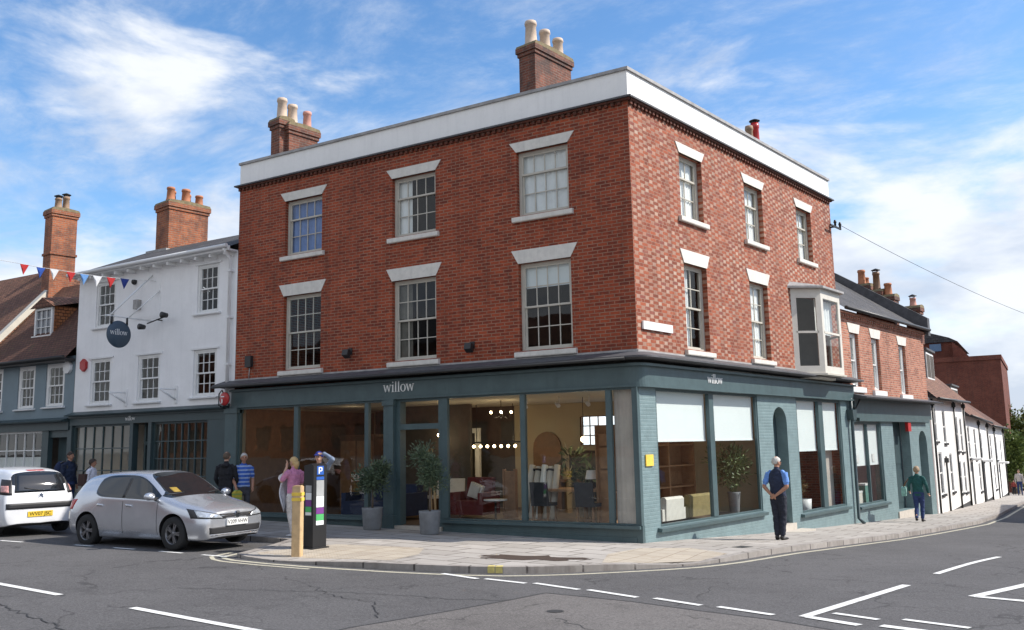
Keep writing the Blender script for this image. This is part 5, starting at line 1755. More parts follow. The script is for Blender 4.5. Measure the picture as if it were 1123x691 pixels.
for z0, z1, m in ((1.02, 1.14, tq), (.88, 1.01, nw), (.76, .875, pu), (.66, .755, gn), (.6, .655, nw)):
    q = LMB(); q.box(-.164, -.161, -.08, .08, z0, z1); q.build('notice', m, pm)

wire = thing('telephone_wire', 'thin telephone wire running from the brick corner to the right across the sky', 'wire', tuple(FR(11.1, .2, 8.5)))
a, b = FR(11.35, .25, 8.5), Vector((7.62, 29.6, 7.0))
q = MB()
pts = []
for i in range(21):
    t = i / 20
    p = a.lerp(b, t); p.z -= 4 * .2 * t * (1 - t)
    pts.append(p)
q.tube(pts, .008, 0, 5); q.build('cable', M['blackiron'], wire)
q = MB(FR); q.box(10.9, 11.75, .12, .16, 8.42, 8.47); q.box(11.22, 11.28, .0, .14, 8.42, 8.46)
br = q.build('bracket', M['blackiron'], wire)
for u in (11.3, 11.7):
    q = MB(FR); q.lathe([(0, -.06), (.03, -.06), (.035, .06), (.05, .08), (.03, .16), (0, .17)], (u, .14, 8.5), 0, 10); q.build('insulator', M['blackiron'], wire)


# ------------------------------------------------------------------ cars
def font_mesh(txt, size, mat, name, parent, mtx, ext=.002):
    cu = bpy.data.curves.new(name, 'FONT')
    cu.body = txt; cu.size = size; cu.extrude = ext; cu.align_x = 'CENTER'; cu.align_y = 'CENTER'
    o = bpy.data.objects.new(name, cu); col.objects.link(o)
    dg = bpy.context.evaluated_depsgraph_get()
    me = bpy.data.meshes.new_from_object(o.evaluated_get(dg))
    bpy.data.objects.remove(o); bpy.data.curves.remove(cu)
    me.transform(mtx)
    me.materials.clear(); me.materials.append(mat)
    r = bpy.data.objects.new(name, me); col.objects.link(r); r.parent = parent
    return r


def car_paint(name, c, metal=.0, rough=.28):
    m, nt, b, L = newmat(name)
    b.inputs['Base Color'].default_value = (*c, 1)
    b.inputs['Metallic'].default_value = metal
    b.inputs['Roughness'].default_value = rough
    b.inputs['Coat Weight'].default_value = .8
    b.inputs['Coat Roughness'].default_value = .04
    f = noise(nt, 2.5, 4)
    L(mixc(nt, rng(nt, f, .35, .7), tuple(x * .93 for x in c), tuple(min(1, x * 1.05) for x in c)), b.inputs['Base Color'])
    return m


M['silver'] = car_paint('silver_car_paint', (.56, .58, .62), .7, .27)
M['carwhite'] = car_paint('white_car_paint', (.72, .73, .75), 0, .3)
m_, nt_, b_, L_ = newmat('car_glass')
b_.inputs['Base Color'].default_value = (.012, .015, .018, 1); b_.inputs['Roughness'].default_value = .03; b_.inputs['Specular IOR Level'].default_value = .7
M['carglass'] = m_
M['tyre'] = paint('tyre_rubber', (.018, .018, .018), .85, .2, 10)
M['rim'] = paint('alloy', (.2, .2, .21), .4, .05, 3, 0, .7)
M['plastic'] = paint('black_plastic', (.02, .02, .022), .55, .1)
M['lamp'] = paint('headlamp_glass', (.5, .53, .56), .08, .35, 30, 0, .5)
M['redlamp'] = paint('tail_lamp', (.45, .03, .03), .1, .15, 20)
M['pinklamp'] = paint('clear_tail_lamp', (.5, .25, .23), .1, .4, 30)
M['chrome'] = paint('chrome', (.7, .71, .73), .12, .02, 3, 0, 1)
M['platey'] = paint('yellow_plate', (.72, .5, .05), .4, .03)
M['platew'] = paint('white_plate', (.78, .78, .76), .4, .03)


# station: x, then half-section points (y,z): sill, lower side, widest, belt, window top, roof edge, centre line height
HATCH = [
    (2.10, [(.50, .24), (.62, .34), (.66, .48), (.62, .60), (.46, .66), (.25, .685)], .70),
    (2.04, [(.66, .20), (.74, .34), (.76, .50), (.72, .65), (.52, .71), (.28, .735)], .745),
    (1.85, [(.76, .18), (.83, .34), (.845, .52), (.80, .725), (.58, .785), (.30, .81)], .82),
    (1.55, [(.79, .18), (.865, .36), (.88, .56), (.83, .80), (.62, .85), (.32, .88)], .89),
    (1.25, [(.80, .18), (.875, .36), (.888, .58), (.845, .855), (.66, .90), (.34, .93)], .94),
    (1.02, [(.80, .18), (.87, .36), (.885, .60), (.855, .895), (.72, .95), (.40, .985)], 1.0),
    (.82, [(.80, .18), (.868, .36), (.882, .61), (.862, .915), (.76, 1.00), (.66, 1.05)], 1.10),
    (.45, [(.80, .18), (.866, .36), (.88, .62), (.866, .93), (.685, 1.22), (.61, 1.265)], 1.32),
    (.12, [(.80, .18), (.866, .36), (.88, .62), (.866, .94), (.635, 1.375), (.55, 1.43)], 1.45),
    (-.25, [(.80, .18), (.866, .36), (.88, .62), (.866, .95), (.62, 1.405), (.53, 1.46)], 1.48),
    (-.75, [(.80, .18), (.868, .36), (.882, .63), (.864, .965), (.615, 1.40), (.525, 1.455)], 1.48),
    (-1.2, [(.80, .18), (.872, .36), (.886, .64), (.855, .985), (.61, 1.375), (.52, 1.435)], 1.46),
    (-1.5, [(.79, .19), (.868, .37), (.88, .65), (.835, 1.0), (.605, 1.345), (.515, 1.41)], 1.435),
    (-1.8, [(.78, .20), (.85, .38), (.862, .66), (.80, .99), (.60, 1.29), (.51, 1.36)], 1.39),
    (-1.98, [(.75, .22), (.82, .38), (.835, .66), (.775, .97), (.63, 1.06), (.50, 1.09)], 1.11),
    (-2.07, [(.70, .24), (.78, .38), (.80, .62), (.73, .86), (.52, .90), (.3, .91)], .915),
    (-2.115, [(.60, .27), (.70, .40), (.73, .58), (.66, .74), (.46, .78), (.25, .79)], .795),
]


def make_car(label, cat, loc, rz, paintm, sx, sy, sz, wheels, wr, rear_shift=0, glass_rear=(13, 14), plate=None, rearplate=None, kind='hatch'):
    t = thing('parked_car', label, cat, loc, rz, 'cars parked along the kerb')
    S = [(x * sx, [(y * sy, z * sz) for y, z in p], c * sz) for x, p, c in HATCH]
    # ---- cage, both sides, closed
    verts, faces, fm = [], [], []
    ids = []
    for x, p, c in S:
        sec = [(x, 0, p[0][1] - .01)] + [(x, y, z) for y, z in p] + [(x, 0, c)]
        half = len(sec)
        full = sec + [(a, -b, d) for a, b, d in reversed(sec[1:-1])]
        ids.append(list(range(len(verts), len(verts) + len(full))))
        verts += full
    n = len(ids[0])
    for i in range(len(ids) - 1):
        for k in range(n):
            a, b = ids[i][k], ids[i][(k + 1) % n]; c, d = ids[i + 1][(k + 1) % n], ids[i + 1][k]
            faces.append([a, d, c, b])
            kk = k if k < half - 1 else n - 1 - k       # mirrored segment index
            mat = 0
            if kk == 4 and 6 <= i <= 10: mat = 1          # side windows
            if kk == 6 and 5 <= i <= 7: mat = 1           # windscreen
            if kk == 5 and i == 5: mat = 1
            if kk in (6,) and i == 13: mat = 1   # rear window
            if kk == 5 and i == 13 and kind == 'small': mat = 1
            if kk == 0: mat = 2
            fm.append(mat)
    faces.append(list(ids[0])); fm.append(0)
    faces.append(list(reversed(ids[-1]))); fm.append(0)
    me = bpy.data.meshes.new('body')
    me.from_pydata(verts, [], faces)
    for mm in (paintm, M['carglass'], M['plastic']): me.materials.append(mm)
    me.polygons.foreach_set('material_index', fm)
    bm = bmesh.new(); bm.from_mesh(me); bmesh.ops.recalc_face_normals(bm, faces=bm.faces)
    cl = bm.edges.layers.float.get('crease_edge') or bm.edges.layers.float.new('crease_edge')
    for e in bm.edges:
        ms = {f.material_index for f in e.link_faces}
        if len(ms) > 1: e[cl] = .75
    bm.to_mesh(me); bm.free()
    body = bpy.data.objects.new('body', me); col.objects.link(body); body.parent = t
    sub = body.modifiers.new('s', 'SUBSURF'); sub.levels = 3; sub.render_levels = 3
    # wheel arches cut out
    cut = MB()
    for xw in wheels:
        for sgn in (1, -1):
            cut.lathe([(0, -.22), (wr * 1.17, -.22), (wr * 1.17, .35), (0, .35)], (xw, sgn * .72 * sy + (0 if sgn > 0 else -.13), wr * 1.02), 0, 36, 'y')
    co = cut.build('cutter', M['plastic'])
    co.parent = t
    bpy.context.view_layer.update()
    bm = bmesh.new(); bm.from_mesh(co.data); bmesh.ops.recalc_face_normals(bm, faces=bm.faces); bm.to_mesh(co.data); bm.free()
    bo_ = body.modifiers.new('b', 'BOOLEAN'); bo_.operation = 'DIFFERENCE'; bo_.object = co; bo_.solver = 'EXACT'
    try: bo_.material_mode = 'TRANSFER'
    except Exception: pass
    apply_mods(body)
    bpy.data.objects.remove(co)
    for p in body.data.polygons: p.use_smooth = True
    bm = bmesh.new(); bm.from_mesh(body.data)
    for e in bm.edges:
        if len(e.link_faces) == 2 and e.calc_face_angle(0) > R(38): e.smooth = False
    bm.to_mesh(body.data)
    bvh = BVHTree.FromBMesh(bm); bm.free()

    def patch(name, mat, corners, axis, off=.006, nu=10, nv=6, parent=None, thick=.012):
        """small panel laid on the body: corners in the plane seen along axis; projected onto the skin"""
        mb = LMB()
        ax = Vector(axis).normalized()
        P = []
        c = [Vector(v) for v in corners]
        for i in range(nu + 1):
            row = []
            for j in range(nv + 1):
                u, v = i / nu, j / nv
                q = (c[0] * (1 - u) + c[1] * u) * (1 - v) + (c[3] * (1 - u) + c[2] * u) * v
                h = bvh.ray_cast(q - ax * 1.2, ax, 3)
                row.append((h[0] if h[0] is not None else q) - ax * off)
            P.append(row)
        for i in range(nu):
            for j in range(nv):
                mb.face([P[i][j], P[i + 1][j], P[i + 1][j + 1], P[i][j + 1]], 0, None, True)
        edge = [P[i][0] for i in range(nu + 1)] + [P[nu][j] for j in range(1, nv + 1)] + [P[i][nv] for i in range(nu - 1, -1, -1)] + [P[0][j] for j in range(nv - 1, 0, -1)]
        for i in range(len(edge)):
            a, b = edge[i], edge[(i + 1) % len(edge)]
            mb.face([b, a, a + ax * thick, b + ax * thick])
        return mb.build(name, mat, parent or t)

    def pt(x, y, z): return (x * sx, y * sy, z * sz)
    FX, BX_, = (-1, 0, 0), (1, 0, 0)
    for sg in (1, -1):
        d = Vector((-1, -sg * .55, 0))
        hl = patch('headlight', M['plastic'], [pt(2.3, sg * .36, .565), pt(1.75, sg * .84, .60), pt(1.62, sg * .82, .775), pt(2.15, sg * .40, .655)], d, .006)
        patch('lamp_glass', M['lamp'], [pt(2.22, sg * .42, .585), pt(1.86, sg * .78, .615), pt(1.76, sg * .77, .745), pt(2.1, sg * .45, .655)], d, .012, parent=hl)
        dr_ = Vector((1, -sg * .6, 0))
        if kind == 'small':
            patch('tail_light', M['plastic'], [pt(-2.0, sg * .60, .88), pt(-1.85, sg * .86, .90), pt(-1.75, sg * .82, 1.22), pt(-1.9, sg * .60, 1.2)], dr_, .01)
            patch('tail_lamp', M['pinklamp'], [pt(-2.0, sg * .68, .93), pt(-1.85, sg * .82, .95), pt(-1.75, sg * .80, 1.08), pt(-1.9, sg * .66, 1.08)], dr_, .02)
        else:
            patch('tail_light', M['redlamp'], [pt(-2.1, sg * .55, .70), pt(-1.9, sg * .84, .72), pt(-1.8, sg * .83, .92), pt(-2.0, sg * .55, .9)], dr_, .008)
        # door seams, handles, mirror
        ds = Vector((0, -sg, 0))
        for (xa, xb) in ((.82, -.22), (-.22, -1.12)):
            for x0, x1 in ((xa, xa),):
                patch('door_seam', M['plastic'], [pt(xa - .012, sg, .28), pt(xa + .0, sg, .28), pt(xa + .0, sg, .9), pt(xa - .012, sg, .9)], ds, .002, 2, 12, None, .003)
            patch('door_handle', M['silver'] if kind != 'small' else paintm, [pt(xb + .1, sg, .80), pt(xb + .3, sg, .79), pt(xb + .3, sg, .83), pt(xb + .1, sg, .845)], ds, .02, 4, 2, None, .02)
        patch('window_pillar', M['plastic'], [pt(-.27, sg, .97), pt(-.19, sg, .97), pt(-.19, sg, 1.33), pt(-.27, sg, 1.33)], ds, .006, 2, 6, None, .006)
        mb = LMB(); c = pt(.72, sg * .98, 1.0)
        mb.ball(c, (.085, .115, .075), 0, 14, 8)
        mi = mb.build('wing_mirror', paintm, t)
        mb = LMB(); mb.box(c[0] - .04, c[0] + .04, min(c[1], c[1] - sg * .17), max(c[1], c[1] - sg * .17), c[2] - .07, c[2] - .02); mb.build('mirror_arm', M['plastic'], mi)
    gr = patch('grille', M['plastic'], [pt(2.2, -.40, .585), pt(2.2, .40, .585), pt(2.2, .42, .66), pt(2.2, -.42, .66)], FX, .008)
    patch('grille_bar', M['chrome'], [pt(2.2, -.40, .618), pt(2.2, .40, .618), pt(2.2, .40, .628), pt(2.2, -.40, .628)], FX, .014, parent=gr)
    patch('air_intake', M['plastic'], [pt(2.2, -.64, .30), pt(2.2, .64, .30), pt(2.2, .66, .42), pt(2.2, -.66, .42)], FX, .006, 14)
    patch('bumper_lip', M['chrome'] if kind != 'small' else M['plastic'], [pt(2.2, -.62, .272), pt(2.2, .62, .272), pt(2.2, .62, .285), pt(2.2, -.62, .285)], FX, .012, 14)
    if plate:
        x = 2.125 * sx
        mb = LMB(); mb.box(x - .05, x + .012, -.26, .26, .435, .55); po = mb.build('number_plate', M['platew'], t)
        font_mesh(plate, .105, M['black'], 'plate_text', po, Matrix.Translation((x + .014, 0, .492)) @ Matrix(((0, 0, 1, 0), (1, 0, 0, 0), (0, 1, 0, 0), (0, 0, 0, 1))))
        # round badge: a ring with a V over a W
        bx_ = 2.13 * sx
        mb = LMB()
        zc = .63 * sz
        n_ = 24
        for k in range(n_):
            t0, t1 = 2 * math.pi * k / n_, 2 * math.pi * (k + 1) / n_
            e = lambda r, t_: (bx_, r * math.cos(t_), zc + r * math.sin(t_))
            q_ = [e(.052, t0), e(.066, t0), e(.066, t1), e(.052, t1)]
            mb.face(q_); mb.face([(a - .02, b, c) for a, b, c in (q_[1], q_[2])] + [q_[2], q_[1]])
        def stroke(a, b, w=.012):
            a, b = Vector(a), Vector(b); d = (b - a).normalized(); nn = Vector((-d.y, d.x)) * w / 2
            mb.face([(bx_ + .001, p.x, zc + p.y) for p in (a - nn, b - nn, b + nn, a + nn)])
        stroke((-.022, .05), (0, .008)); stroke((.022, .05), (0, .008)); stroke((-.045, .03), (-.02, -.045)); stroke((-.02, -.045), (0, -.002)); stroke((0, -.002), (.02, -.045)); stroke((.02, -.045), (.045, .03))
        mb.build('badge', M['chrome'], t)
        mb = LMB(); mb.face([(.66 * sx, -.38, 1.145 * sz), (.66 * sx, -.22, 1.145 * sz), (.60 * sx, -.22, 1.185 * sz), (.60 * sx, -.38, 1.185 * sz)])
        patch('windscreen_permit', paint('permit_yellow', (.3, .2, .03), .6, .1), [pt(.9, -.48, 1.06), pt(.9, -.32, 1.06), pt(.8, -.32, 1.15), pt(.8, -.48, 1.15)], FX, .006, 3, 3, None, .004)
    for sg in (-1, 1):
        patch('wiper', M['plastic'], [pt(1.2, sg * .5 - .2, 1.02), pt(1.2, sg * .5 + .22, 1.045), pt(1.2, sg * .5 + .22, 1.057), pt(1.2, sg * .5 - .2, 1.032)], FX, .012, 6, 1, None, .006)
    if rearplate:
        pn_ = patch('rear_glass', M['carglass'], [pt(-2.2, -.58, .93), pt(-2.2, .58, .93), pt(-1.9, .50, 1.33), pt(-1.9, -.50, 1.33)], BX_, .012, 12, 8)
        patch('bumper_strip', M['plastic'], [pt(-2.2, -.76, .58), pt(-2.2, .76, .58), pt(-2.2, .76, .70), pt(-2.2, -.76, .70)], BX_, .012, 16, 3)
        patch('brake_light', M['redlamp'], [pt(-2, -.2, 1.385), pt(-2, .2, 1.385), pt(-1.9, .2, 1.41), pt(-1.9, -.2, 1.41)], BX_, .012, 5, 2)
        patch('rear_wiper', M['plastic'], [pt(-2.2, -.05, .95), pt(-2.2, .36, 1.02), pt(-2.2, .36, 1.035), pt(-2.2, -.05, .965)], BX_, .022, 5, 1)
        h = bvh.ray_cast(Vector((-4, 0, .5 * sz)), Vector((1, 0, 0)), 4)
        x = h[0].x
        mb = LMB(); mb.box(x - .014, x + .06, -.26, .26, .46 * sz - .057, .46 * sz + .057); po = mb.build('number_plate', M['platey'], t)
        font_mesh(rearplate, .105, M['black'], 'plate_text', po, Matrix.Translation((x - .016, 0, .46 * sz)) @ Matrix(((0, 0, -1, 0), (-1, 0, 0, 0), (0, 1, 0, 0), (0, 0, 0, 1))))
        h = bvh.ray_cast(Vector((-4, 0, .83 * sz)), Vector((1, 0, 0)), 4)
        mb = LMB()
        for dz in (0, .035):
            mb.prism([(-.045, .83 * sz + dz), (0, .83 * sz + dz + .04), (.045, .83 * sz + dz), (.045, .83 * sz + dz - .018), (0, .83 * sz + dz + .022), (-.045, .83 * sz + dz - .018)], 'x', h[0].x - .02, h[0].x + .01)
        mb.build('badge', M['chrome'], t)
    for xw in wheels:
        for sg in (1, -1):
            yo = sg * (.875 * sy - .11)
            mb = LMB()
            mb.lathe([(wr * .62, -.1), (wr * .9, -.105), (wr * .985, -.085), (wr, -.05), (wr, .05), (wr * .985, .085), (wr * .9, .105), (wr * .62, .1)], (xw, yo, wr), 0, 36, 'y')
            wo = mb.build('wheel', M['tyre'], t)
            mb = LMB()
            f = sg
            mb.lathe([(0, .02 * f), (wr * .62, .02 * f)], (xw, yo, wr), 0, 30, 'y')
            mb.build('brake_disc', M['black'], wo)
            mb = LMB()
            mb.lathe([(wr * .66, .095 * f), (wr * .6, .09 * f), (wr * .59, .02 * f)], (xw, yo, wr), 0, 36, 'y')
            mb.lathe([(0, .085 * f), (wr * .15, .08 * f), (wr * .17, .05 * f)], (xw, yo, wr), 0, 20, 'y')
            for k in range(5):
                for dlt in (-.14, .14):
                    a0 = 2 * math.pi * k / 5 + dlt * 1.4; a1 = 2 * math.pi * k / 5 + dlt
                    r0, r1 = wr * .13, wr * .61
                    ca, sa = math.cos(a1), math.sin(a1); w0 = wr * .045
                    pa = (xw + math.cos(a0) * r0, wr + math.sin(a0) * r0); pb = (xw + ca * r1, wr + sa * r1)
                    nx, nz = -sa * w0, ca * w0
                    y0, y1 = yo + .05 * f, yo + .085 * f
                    q_ = [(pa[0] - nx, y1, pa[1] - nz), (pb[0] - nx, y1, pb[1] - nz), (pb[0] + nx, y1, pb[1] + nz), (pa[0] + nx, y1, pa[1] + nz)]
                    mb.face(q_)
                    for i in range(4):
                        u, v = q_[i], q_[(i + 1) % 4]
                        mb.face([u, v, (v[0], y0, v[2]), (u[0], y0, u[2])])
            mb.build('rim', M['rim'], wo)
    return t


hd = R(2.5)
fx_, fy_ = -7.1, -5.55       # contact of the near front wheel
lx, ly = 1.27 * .93, -.78
gx, gy = fx_ - (lx * math.cos(hd) - ly * math.sin(hd)), fy_ - (lx * math.sin(hd) + ly * math.cos(hd))
make_car('silver five door hatchback parked at the kerb, its nose towards the wooden bollard', 'car', (gx, gy, RZ(gx, gy)), hd, M['silver'], .93, .975, .99, (1.27 * .93, -1.36 * .93), .31, plate='V209 VHW')
wx, wy = -13.6, -5.0
make_car('small white hatchback seen from behind at left edge with yellow rear plate', 'car', (wx, wy, RZ(wx, wy)), R(180 - 8), M['carwhite'], .82, .92, .99, (1.17, -1.17), .285, rearplate='WV07 JSC', kind='small')


# ------------------------------------------------------------------ people
def cloth_mat(name, c, stripes=None):
    m, nt, b, L = newmat(name)
    out = mixc(nt, rng(nt, noise(nt, 14, 4), .3, .7), tuple(x * .8 for x in c), tuple(min(1, x * 1.2) for x in c))
    if stripes:
        sep = N(nt, 'ShaderNodeSeparateXYZ'); g = N(nt, 'ShaderNodeNewGeometry'); L(g.outputs['Position'], sep.inputs[0])
        w = math_(nt, 'GREATER_THAN', math_(nt, 'FRACT', math_(nt, 'MULTIPLY', sep.outputs[2], 11.0)), .62)
        out = mixc(nt, w, out, stripes)
    L(out, b.inputs['Base Color'])
    b.inputs['Roughness'].default_value = .9
    bump(nt, noise(nt, 22, 3), b, .35, .02)
    return m


SKIN = paint('skin', (.5, .29, .2), .55, .08, 8)
SKIN2 = paint('tanned_skin', (.38, .19, .12), .55, .08, 8)
EYE = paint('eye', (.03, .025, .02), .3, .05)
LIP = paint('lip', (.34, .12, .1), .5, .05)


def person(label, x, y, zg, face, P):
    """P: height, mats (skin, top, legs, shoe, hair, sleeve), joint positions in a 1.75 m figure: x right, y forward, z up"""
    H = P.get('h', 1.72); s = H / 1.75
    t = thing('person', label, 'person', (x, y, zg), face)
    mats = [P.get('skin', SKIN), P['top'], P['legs'], P['shoe'], P.get('sleeve', P['top'])]
    SK, TO, LE, SH, SL = range(5)
    prim = []      # (material, [(point, (rx, ry))...])
    lean = P.get('lean', 0)
    def j(k, d): return Vector(P.get(k, d))
    hipz = .94
    bw_ = P.get('bulk', 1.0)
    hem = P.get('hem', .93)
    prim.append((TO, [((0, .0, hem), (.165 * bw_, .115 * bw_)), ((0, .0, 1.08), (.155 * bw_, .115 * bw_)), ((0, .0, 1.25), (.175 * bw_, .125 * bw_)), ((0, -.01, 1.38), (.18, .105)), ((0, -.015, 1.46), (.115, .07))]))
    prim.append((LE, [((0, 0, .82), (.135 * bw_, .10 * bw_)), ((0, 0, .92), (.165 * bw_, .115 * bw_)), ((0, 0, 1.0), (.158 * bw_, .112 * bw_))]))
    prim.append((SK, [((0, -.015, 1.42), (.06, .06)), ((0, .005, 1.55), (.054, .056))]))
    hy = P.get('headturn', 0)
    ch, sh_ = math.cos(hy), math.sin(hy)
    HC = Vector((0, .02, 1.645)) + Vector(P.get('headoff', (0, 0, 0)))
    def hp(a, b, c): return HC + Vector((a * ch - b * sh_, a * sh_ + b * ch, c))
    prim.append((SK, [(hp(0, 0, -.045), (.066, .078)), (hp(0, -.006, .0), (.075, .092)), (hp(0, -.01, .05), (.072, .09)), (hp(0, -.012, .085), (.05, .065))]))
    prim.append((SK, [(hp(0, .045, -.085), (.032, .03)), (hp(0, .035, -.055), (.055, .05))]))
    prim.append((SK, [(hp(0, .088, .005), (.011, .012)), (hp(0, .102, -.025), (.016, .014))]))
    for sg in (1, -1): prim.append((SK, [(hp(sg * .076, -.01, -.03), (.012, .016)), (hp(sg * .08, -.015, .012), (.012, .022))]))
    for sd, sg in (('r', 1), ('l', -1)):
        S_ = j(sd + 'sh', (sg * .19, -.01, 1.40)); E_ = j(sd + 'el', (sg * .235, -.03, 1.13)); W_ = j(sd + 'wr', (sg * .23, .05, .90))
        up = TO if P.get('sleeves', 'long') != 'none' else SK
        if P.get('sleeves', 'long') == 'short':
            mid = S_.lerp(E_, .72)
            prim.append((SL, [(S_ + Vector((-sg * .05, 0, .02)), (.07, .065)), (S_, (.068, .066)), (mid, (.06, .06))]))
            prim.append((SK, [(mid, (.045, .045)), (E_, (.041, .041))])); prim.append((SK, [(E_, (.041, .041)), (E_.lerp(W_, .3), (.042, .042)), (W_, (.029, .026))]))
        else:
            prim.append((SL, [(S_ + Vector((-sg * .05, 0, .02)), (.07, .065)), (S_, (.068, .066)), (S_.lerp(E_, .5), (.056, .056)), (E_, (.05, .05))]))
            prim.append((SL, [(E_, (.05, .05)), (E_.lerp(W_, .35), (.047, .047)), (W_, (.037, .036))]))
        # hand: palm, four fingers of different lengths, thumb from the side
        d = Vector(P.get(sd + 'hand', tuple((W_ - E_).normalized()))).normalized()
        side = Vector(P.get(sd + 'palm', (0, 1, 0)))
        side = (side - d * side.dot(d)).normalized()           # towards the thumb
        nrm = d.cross(side)
        if P.get(sd + 'flip'): nrm = -nrm
        K = W_ + d * .085
        prim.append((SK, [(W_, (.027, .024)), (W_ + d * .045, (.036, .022)), (K, (.036, .02))]))
        for i, fl in enumerate((.07, .08, .074, .056)):
            b0 = K + side * (.027 - .018 * i)
            b1 = b0 + d * fl * .5 + nrm * .006; b2 = b1 + (d * .8 + nrm * .6).normalized() * fl * .5
            prim.append((SK, [(b0, (.0095, .0095)), (b1, (.009, .009)), (b2, (.0075, .0075))]))
        tb = W_ + d * .03 + side * .025
        tm = tb + (d * .6 + side * .8).normalized() * .04
        prim.append((SK, [(tb, (.013, .013)), (tm, (.0105, .0105)), (tm + (d + side * .25).normalized() * .03, (.009, .009))]))
        Hp = Vector((sg * .085, 0, hipz - .04)); Kn = j(sd + 'kn', (sg * .10, .025, .50)); An = j(sd + 'an', (sg * .105, -.02, .09))
        lw = P.get('legw', 1.0)
        prim.append((LE, [(Hp, (.092 * bw_, .098 * bw_)), (Hp.lerp(Kn, .5), (.078 * lw, .082 * lw)), (Kn, (.06 * lw, .062 * lw)), (Kn.lerp(An, .35), (.058 * lw, .062 * lw)), (An + Vector((0, 0, .02)), (.046 * lw, .05 * lw))]))
        fd = Vector((sg * .12, 1, 0)).normalized()
        if P.get('ankle'): prim.append((SK, [(An + Vector((0, 0, .09)), (.036, .038)), (An - Vector((0, 0, .02)), (.034, .036))]))
        A0 = Vector((An.x, An.y, An.z))
        prim.append((SH, [(A0 + Vector((0, -.03, -.015)), (.04, .042)), (A0 + Vector((0, -.025, -.055)), (.04, .035)), (A0 + fd * .06 + Vector((0, 0, -.05)), (.042, .036)), (A0 + fd * .15 + Vector((0, 0, -.062)), (.038, .026)), (A0 + fd * .19 + Vector((0, 0, -.066)), (.02, .018))]))
    for e in P.get('extra', []): prim.append(e)
    # one skin over everything
    mb = LMB()
    segs = []
    for m, pts in prim:
        q = [(Vector(p) if not isinstance(p, Vector) else p, r) for p, r in pts]
        rings = []
        for i, (p, (ra, rb)) in enumerate(q):
            dd = (q[min(i + 1, len(q) - 1)][0] - q[max(i - 1, 0)][0]).normalized()
            a = Vector((1, 0, 0)) if abs(dd.x) < .8 else Vector((0, 1, 0))
            a = (a - dd * a.dot(dd)).normalized(); b = dd.cross(a)
            rings.append([p + a * math.cos(k * math.pi / 6) * ra + b * math.sin(k * math.pi / 6) * rb for k in range(12)])
        for i in range(len(rings) - 1):
            for k in range(12):
                mb.face([rings[i][k], rings[i][(k + 1) % 12], rings[i + 1][(k + 1) % 12], rings[i + 1][k]])
            segs.append((m, q[i][0], q[i + 1][0], q[i][1], q[i + 1][1]))
        for rg_, pp, sgn in ((rings[0], q[0], -1), (rings[-1], q[-1], 1)):
            # rounded ends
            oth = q[1][0] if sgn < 0 else q[-2][0]
            dd = (pp[0] - oth).normalized()
            tip = pp[0] + dd * min(pp[1]) * .75
            mid = [pp[0] + (v - pp[0]) * .72 + dd * min(pp[1]) * .5 for v in rg_]
            for k in range(12):
                f1 = [rg_[k], rg_[(k + 1) % 12], mid[(k + 1) % 12], mid[k]]; f2 = [mid[k], mid[(k + 1) % 12], tip]
                mb.face(f1 if sgn > 0 else list(reversed(f1))); mb.face(f2 if sgn > 0 else list(reversed(f2)))
    mb.v = [v * s for v in mb.v]
    body = mb.build('body', mats, t)
    rm_ = body.modifiers.new('r', 'REMESH'); rm_.mode = 'VOXEL'; rm_.voxel_size = P.get('vox', .009); rm_.use_smooth_shade = True
    sm_ = body.modifiers.new('s', 'SMOOTH'); sm_.factor = .5; sm_.iterations = 2
    apply_mods(body)
    me = body.data
    me.materials.clear()
    for m in mats: me.materials.append(m)
    n = len(me.polygons)
    C = np.empty(n * 3); me.polygons.foreach_get('center', C); C = C.reshape(-1, 3) / s
    best = np.full(n, 1e9); bm_ = np.zeros(n, int)
    for m, a, b, ra, rb in segs:
        a, b = np.array(a), np.array(b); ab = b - a
        tt = np.clip(((C - a) @ ab) / max(ab @ ab, 1e-9), 0, 1)
        r0, r1 = (ra[0] + ra[1]) / 2, (rb[0] + rb[1]) / 2
        dist = np.linalg.norm((C - (a + tt[:, None] * ab)) / np.array([max(ra[0], .001) / r0, max(ra[1], .001) / r0, 1])[None, :], axis=1) - (r0 + (r1 - r0) * tt)
        if m == SK: dist = dist + .004
        k = dist < best
        best[k] = dist[k]; bm_[k] = m
    if 'split' in P:      # trouser line under the top
        pass
    import mathutils
    vs_ = set()
    for p, k in zip(me.polygons, bm_):
        if k in (TO, LE, SL): vs_.update(p.vertices)
    nv = len(me.vertices)
    co_ = np.empty(nv * 3); me.vertices.foreach_get('co', co_); co_ = co_.reshape(-1, 3)
    no_ = np.empty(nv * 3); me.vertex_normals.foreach_get('vector', no_); no_ = no_.reshape(-1, 3)
    for i in vs_:
        c = Vector(co_[i])
        f_ = mathutils.noise.noise(Vector((c.x * 9 + x, c.y * 9 + y, c.z * 13 + c.x * 6))) * .011 + mathutils.noise.noise(Vector((c.x * 22, c.y * 22, c.z * 30 + x))) * .005
        co_[i] += no_[i] * f_
    me.vertices.foreach_set('co', co_.ravel())
    me.polygons.foreach_set('material_index', bm_.astype(int).tolist())
    me.polygons.foreach_set('use_smooth', [True] * n)
    me.update()
    # face
    q = LMB()
    for sg in (1, -1):
        q.ball(hp(sg * .03, .079, .005) * s, .0105 * s, 0, 8, 6)
        q.box(*[c for c in (0, 0, 0, 0, 0, 0)]) if False else None
    q.build('eyes', EYE, t)
    q = LMB(); q.ball(hp(0, .082, -.055) * s, (.022 * s, .008 * s, .006 * s), 0, 10, 6); q.build('mouth', LIP, t)
    # hair or cap
    hm = P['hair']
    q = LMB()
    long_ = P.get('hairlen', 0)
    nn, kk = 22, 14
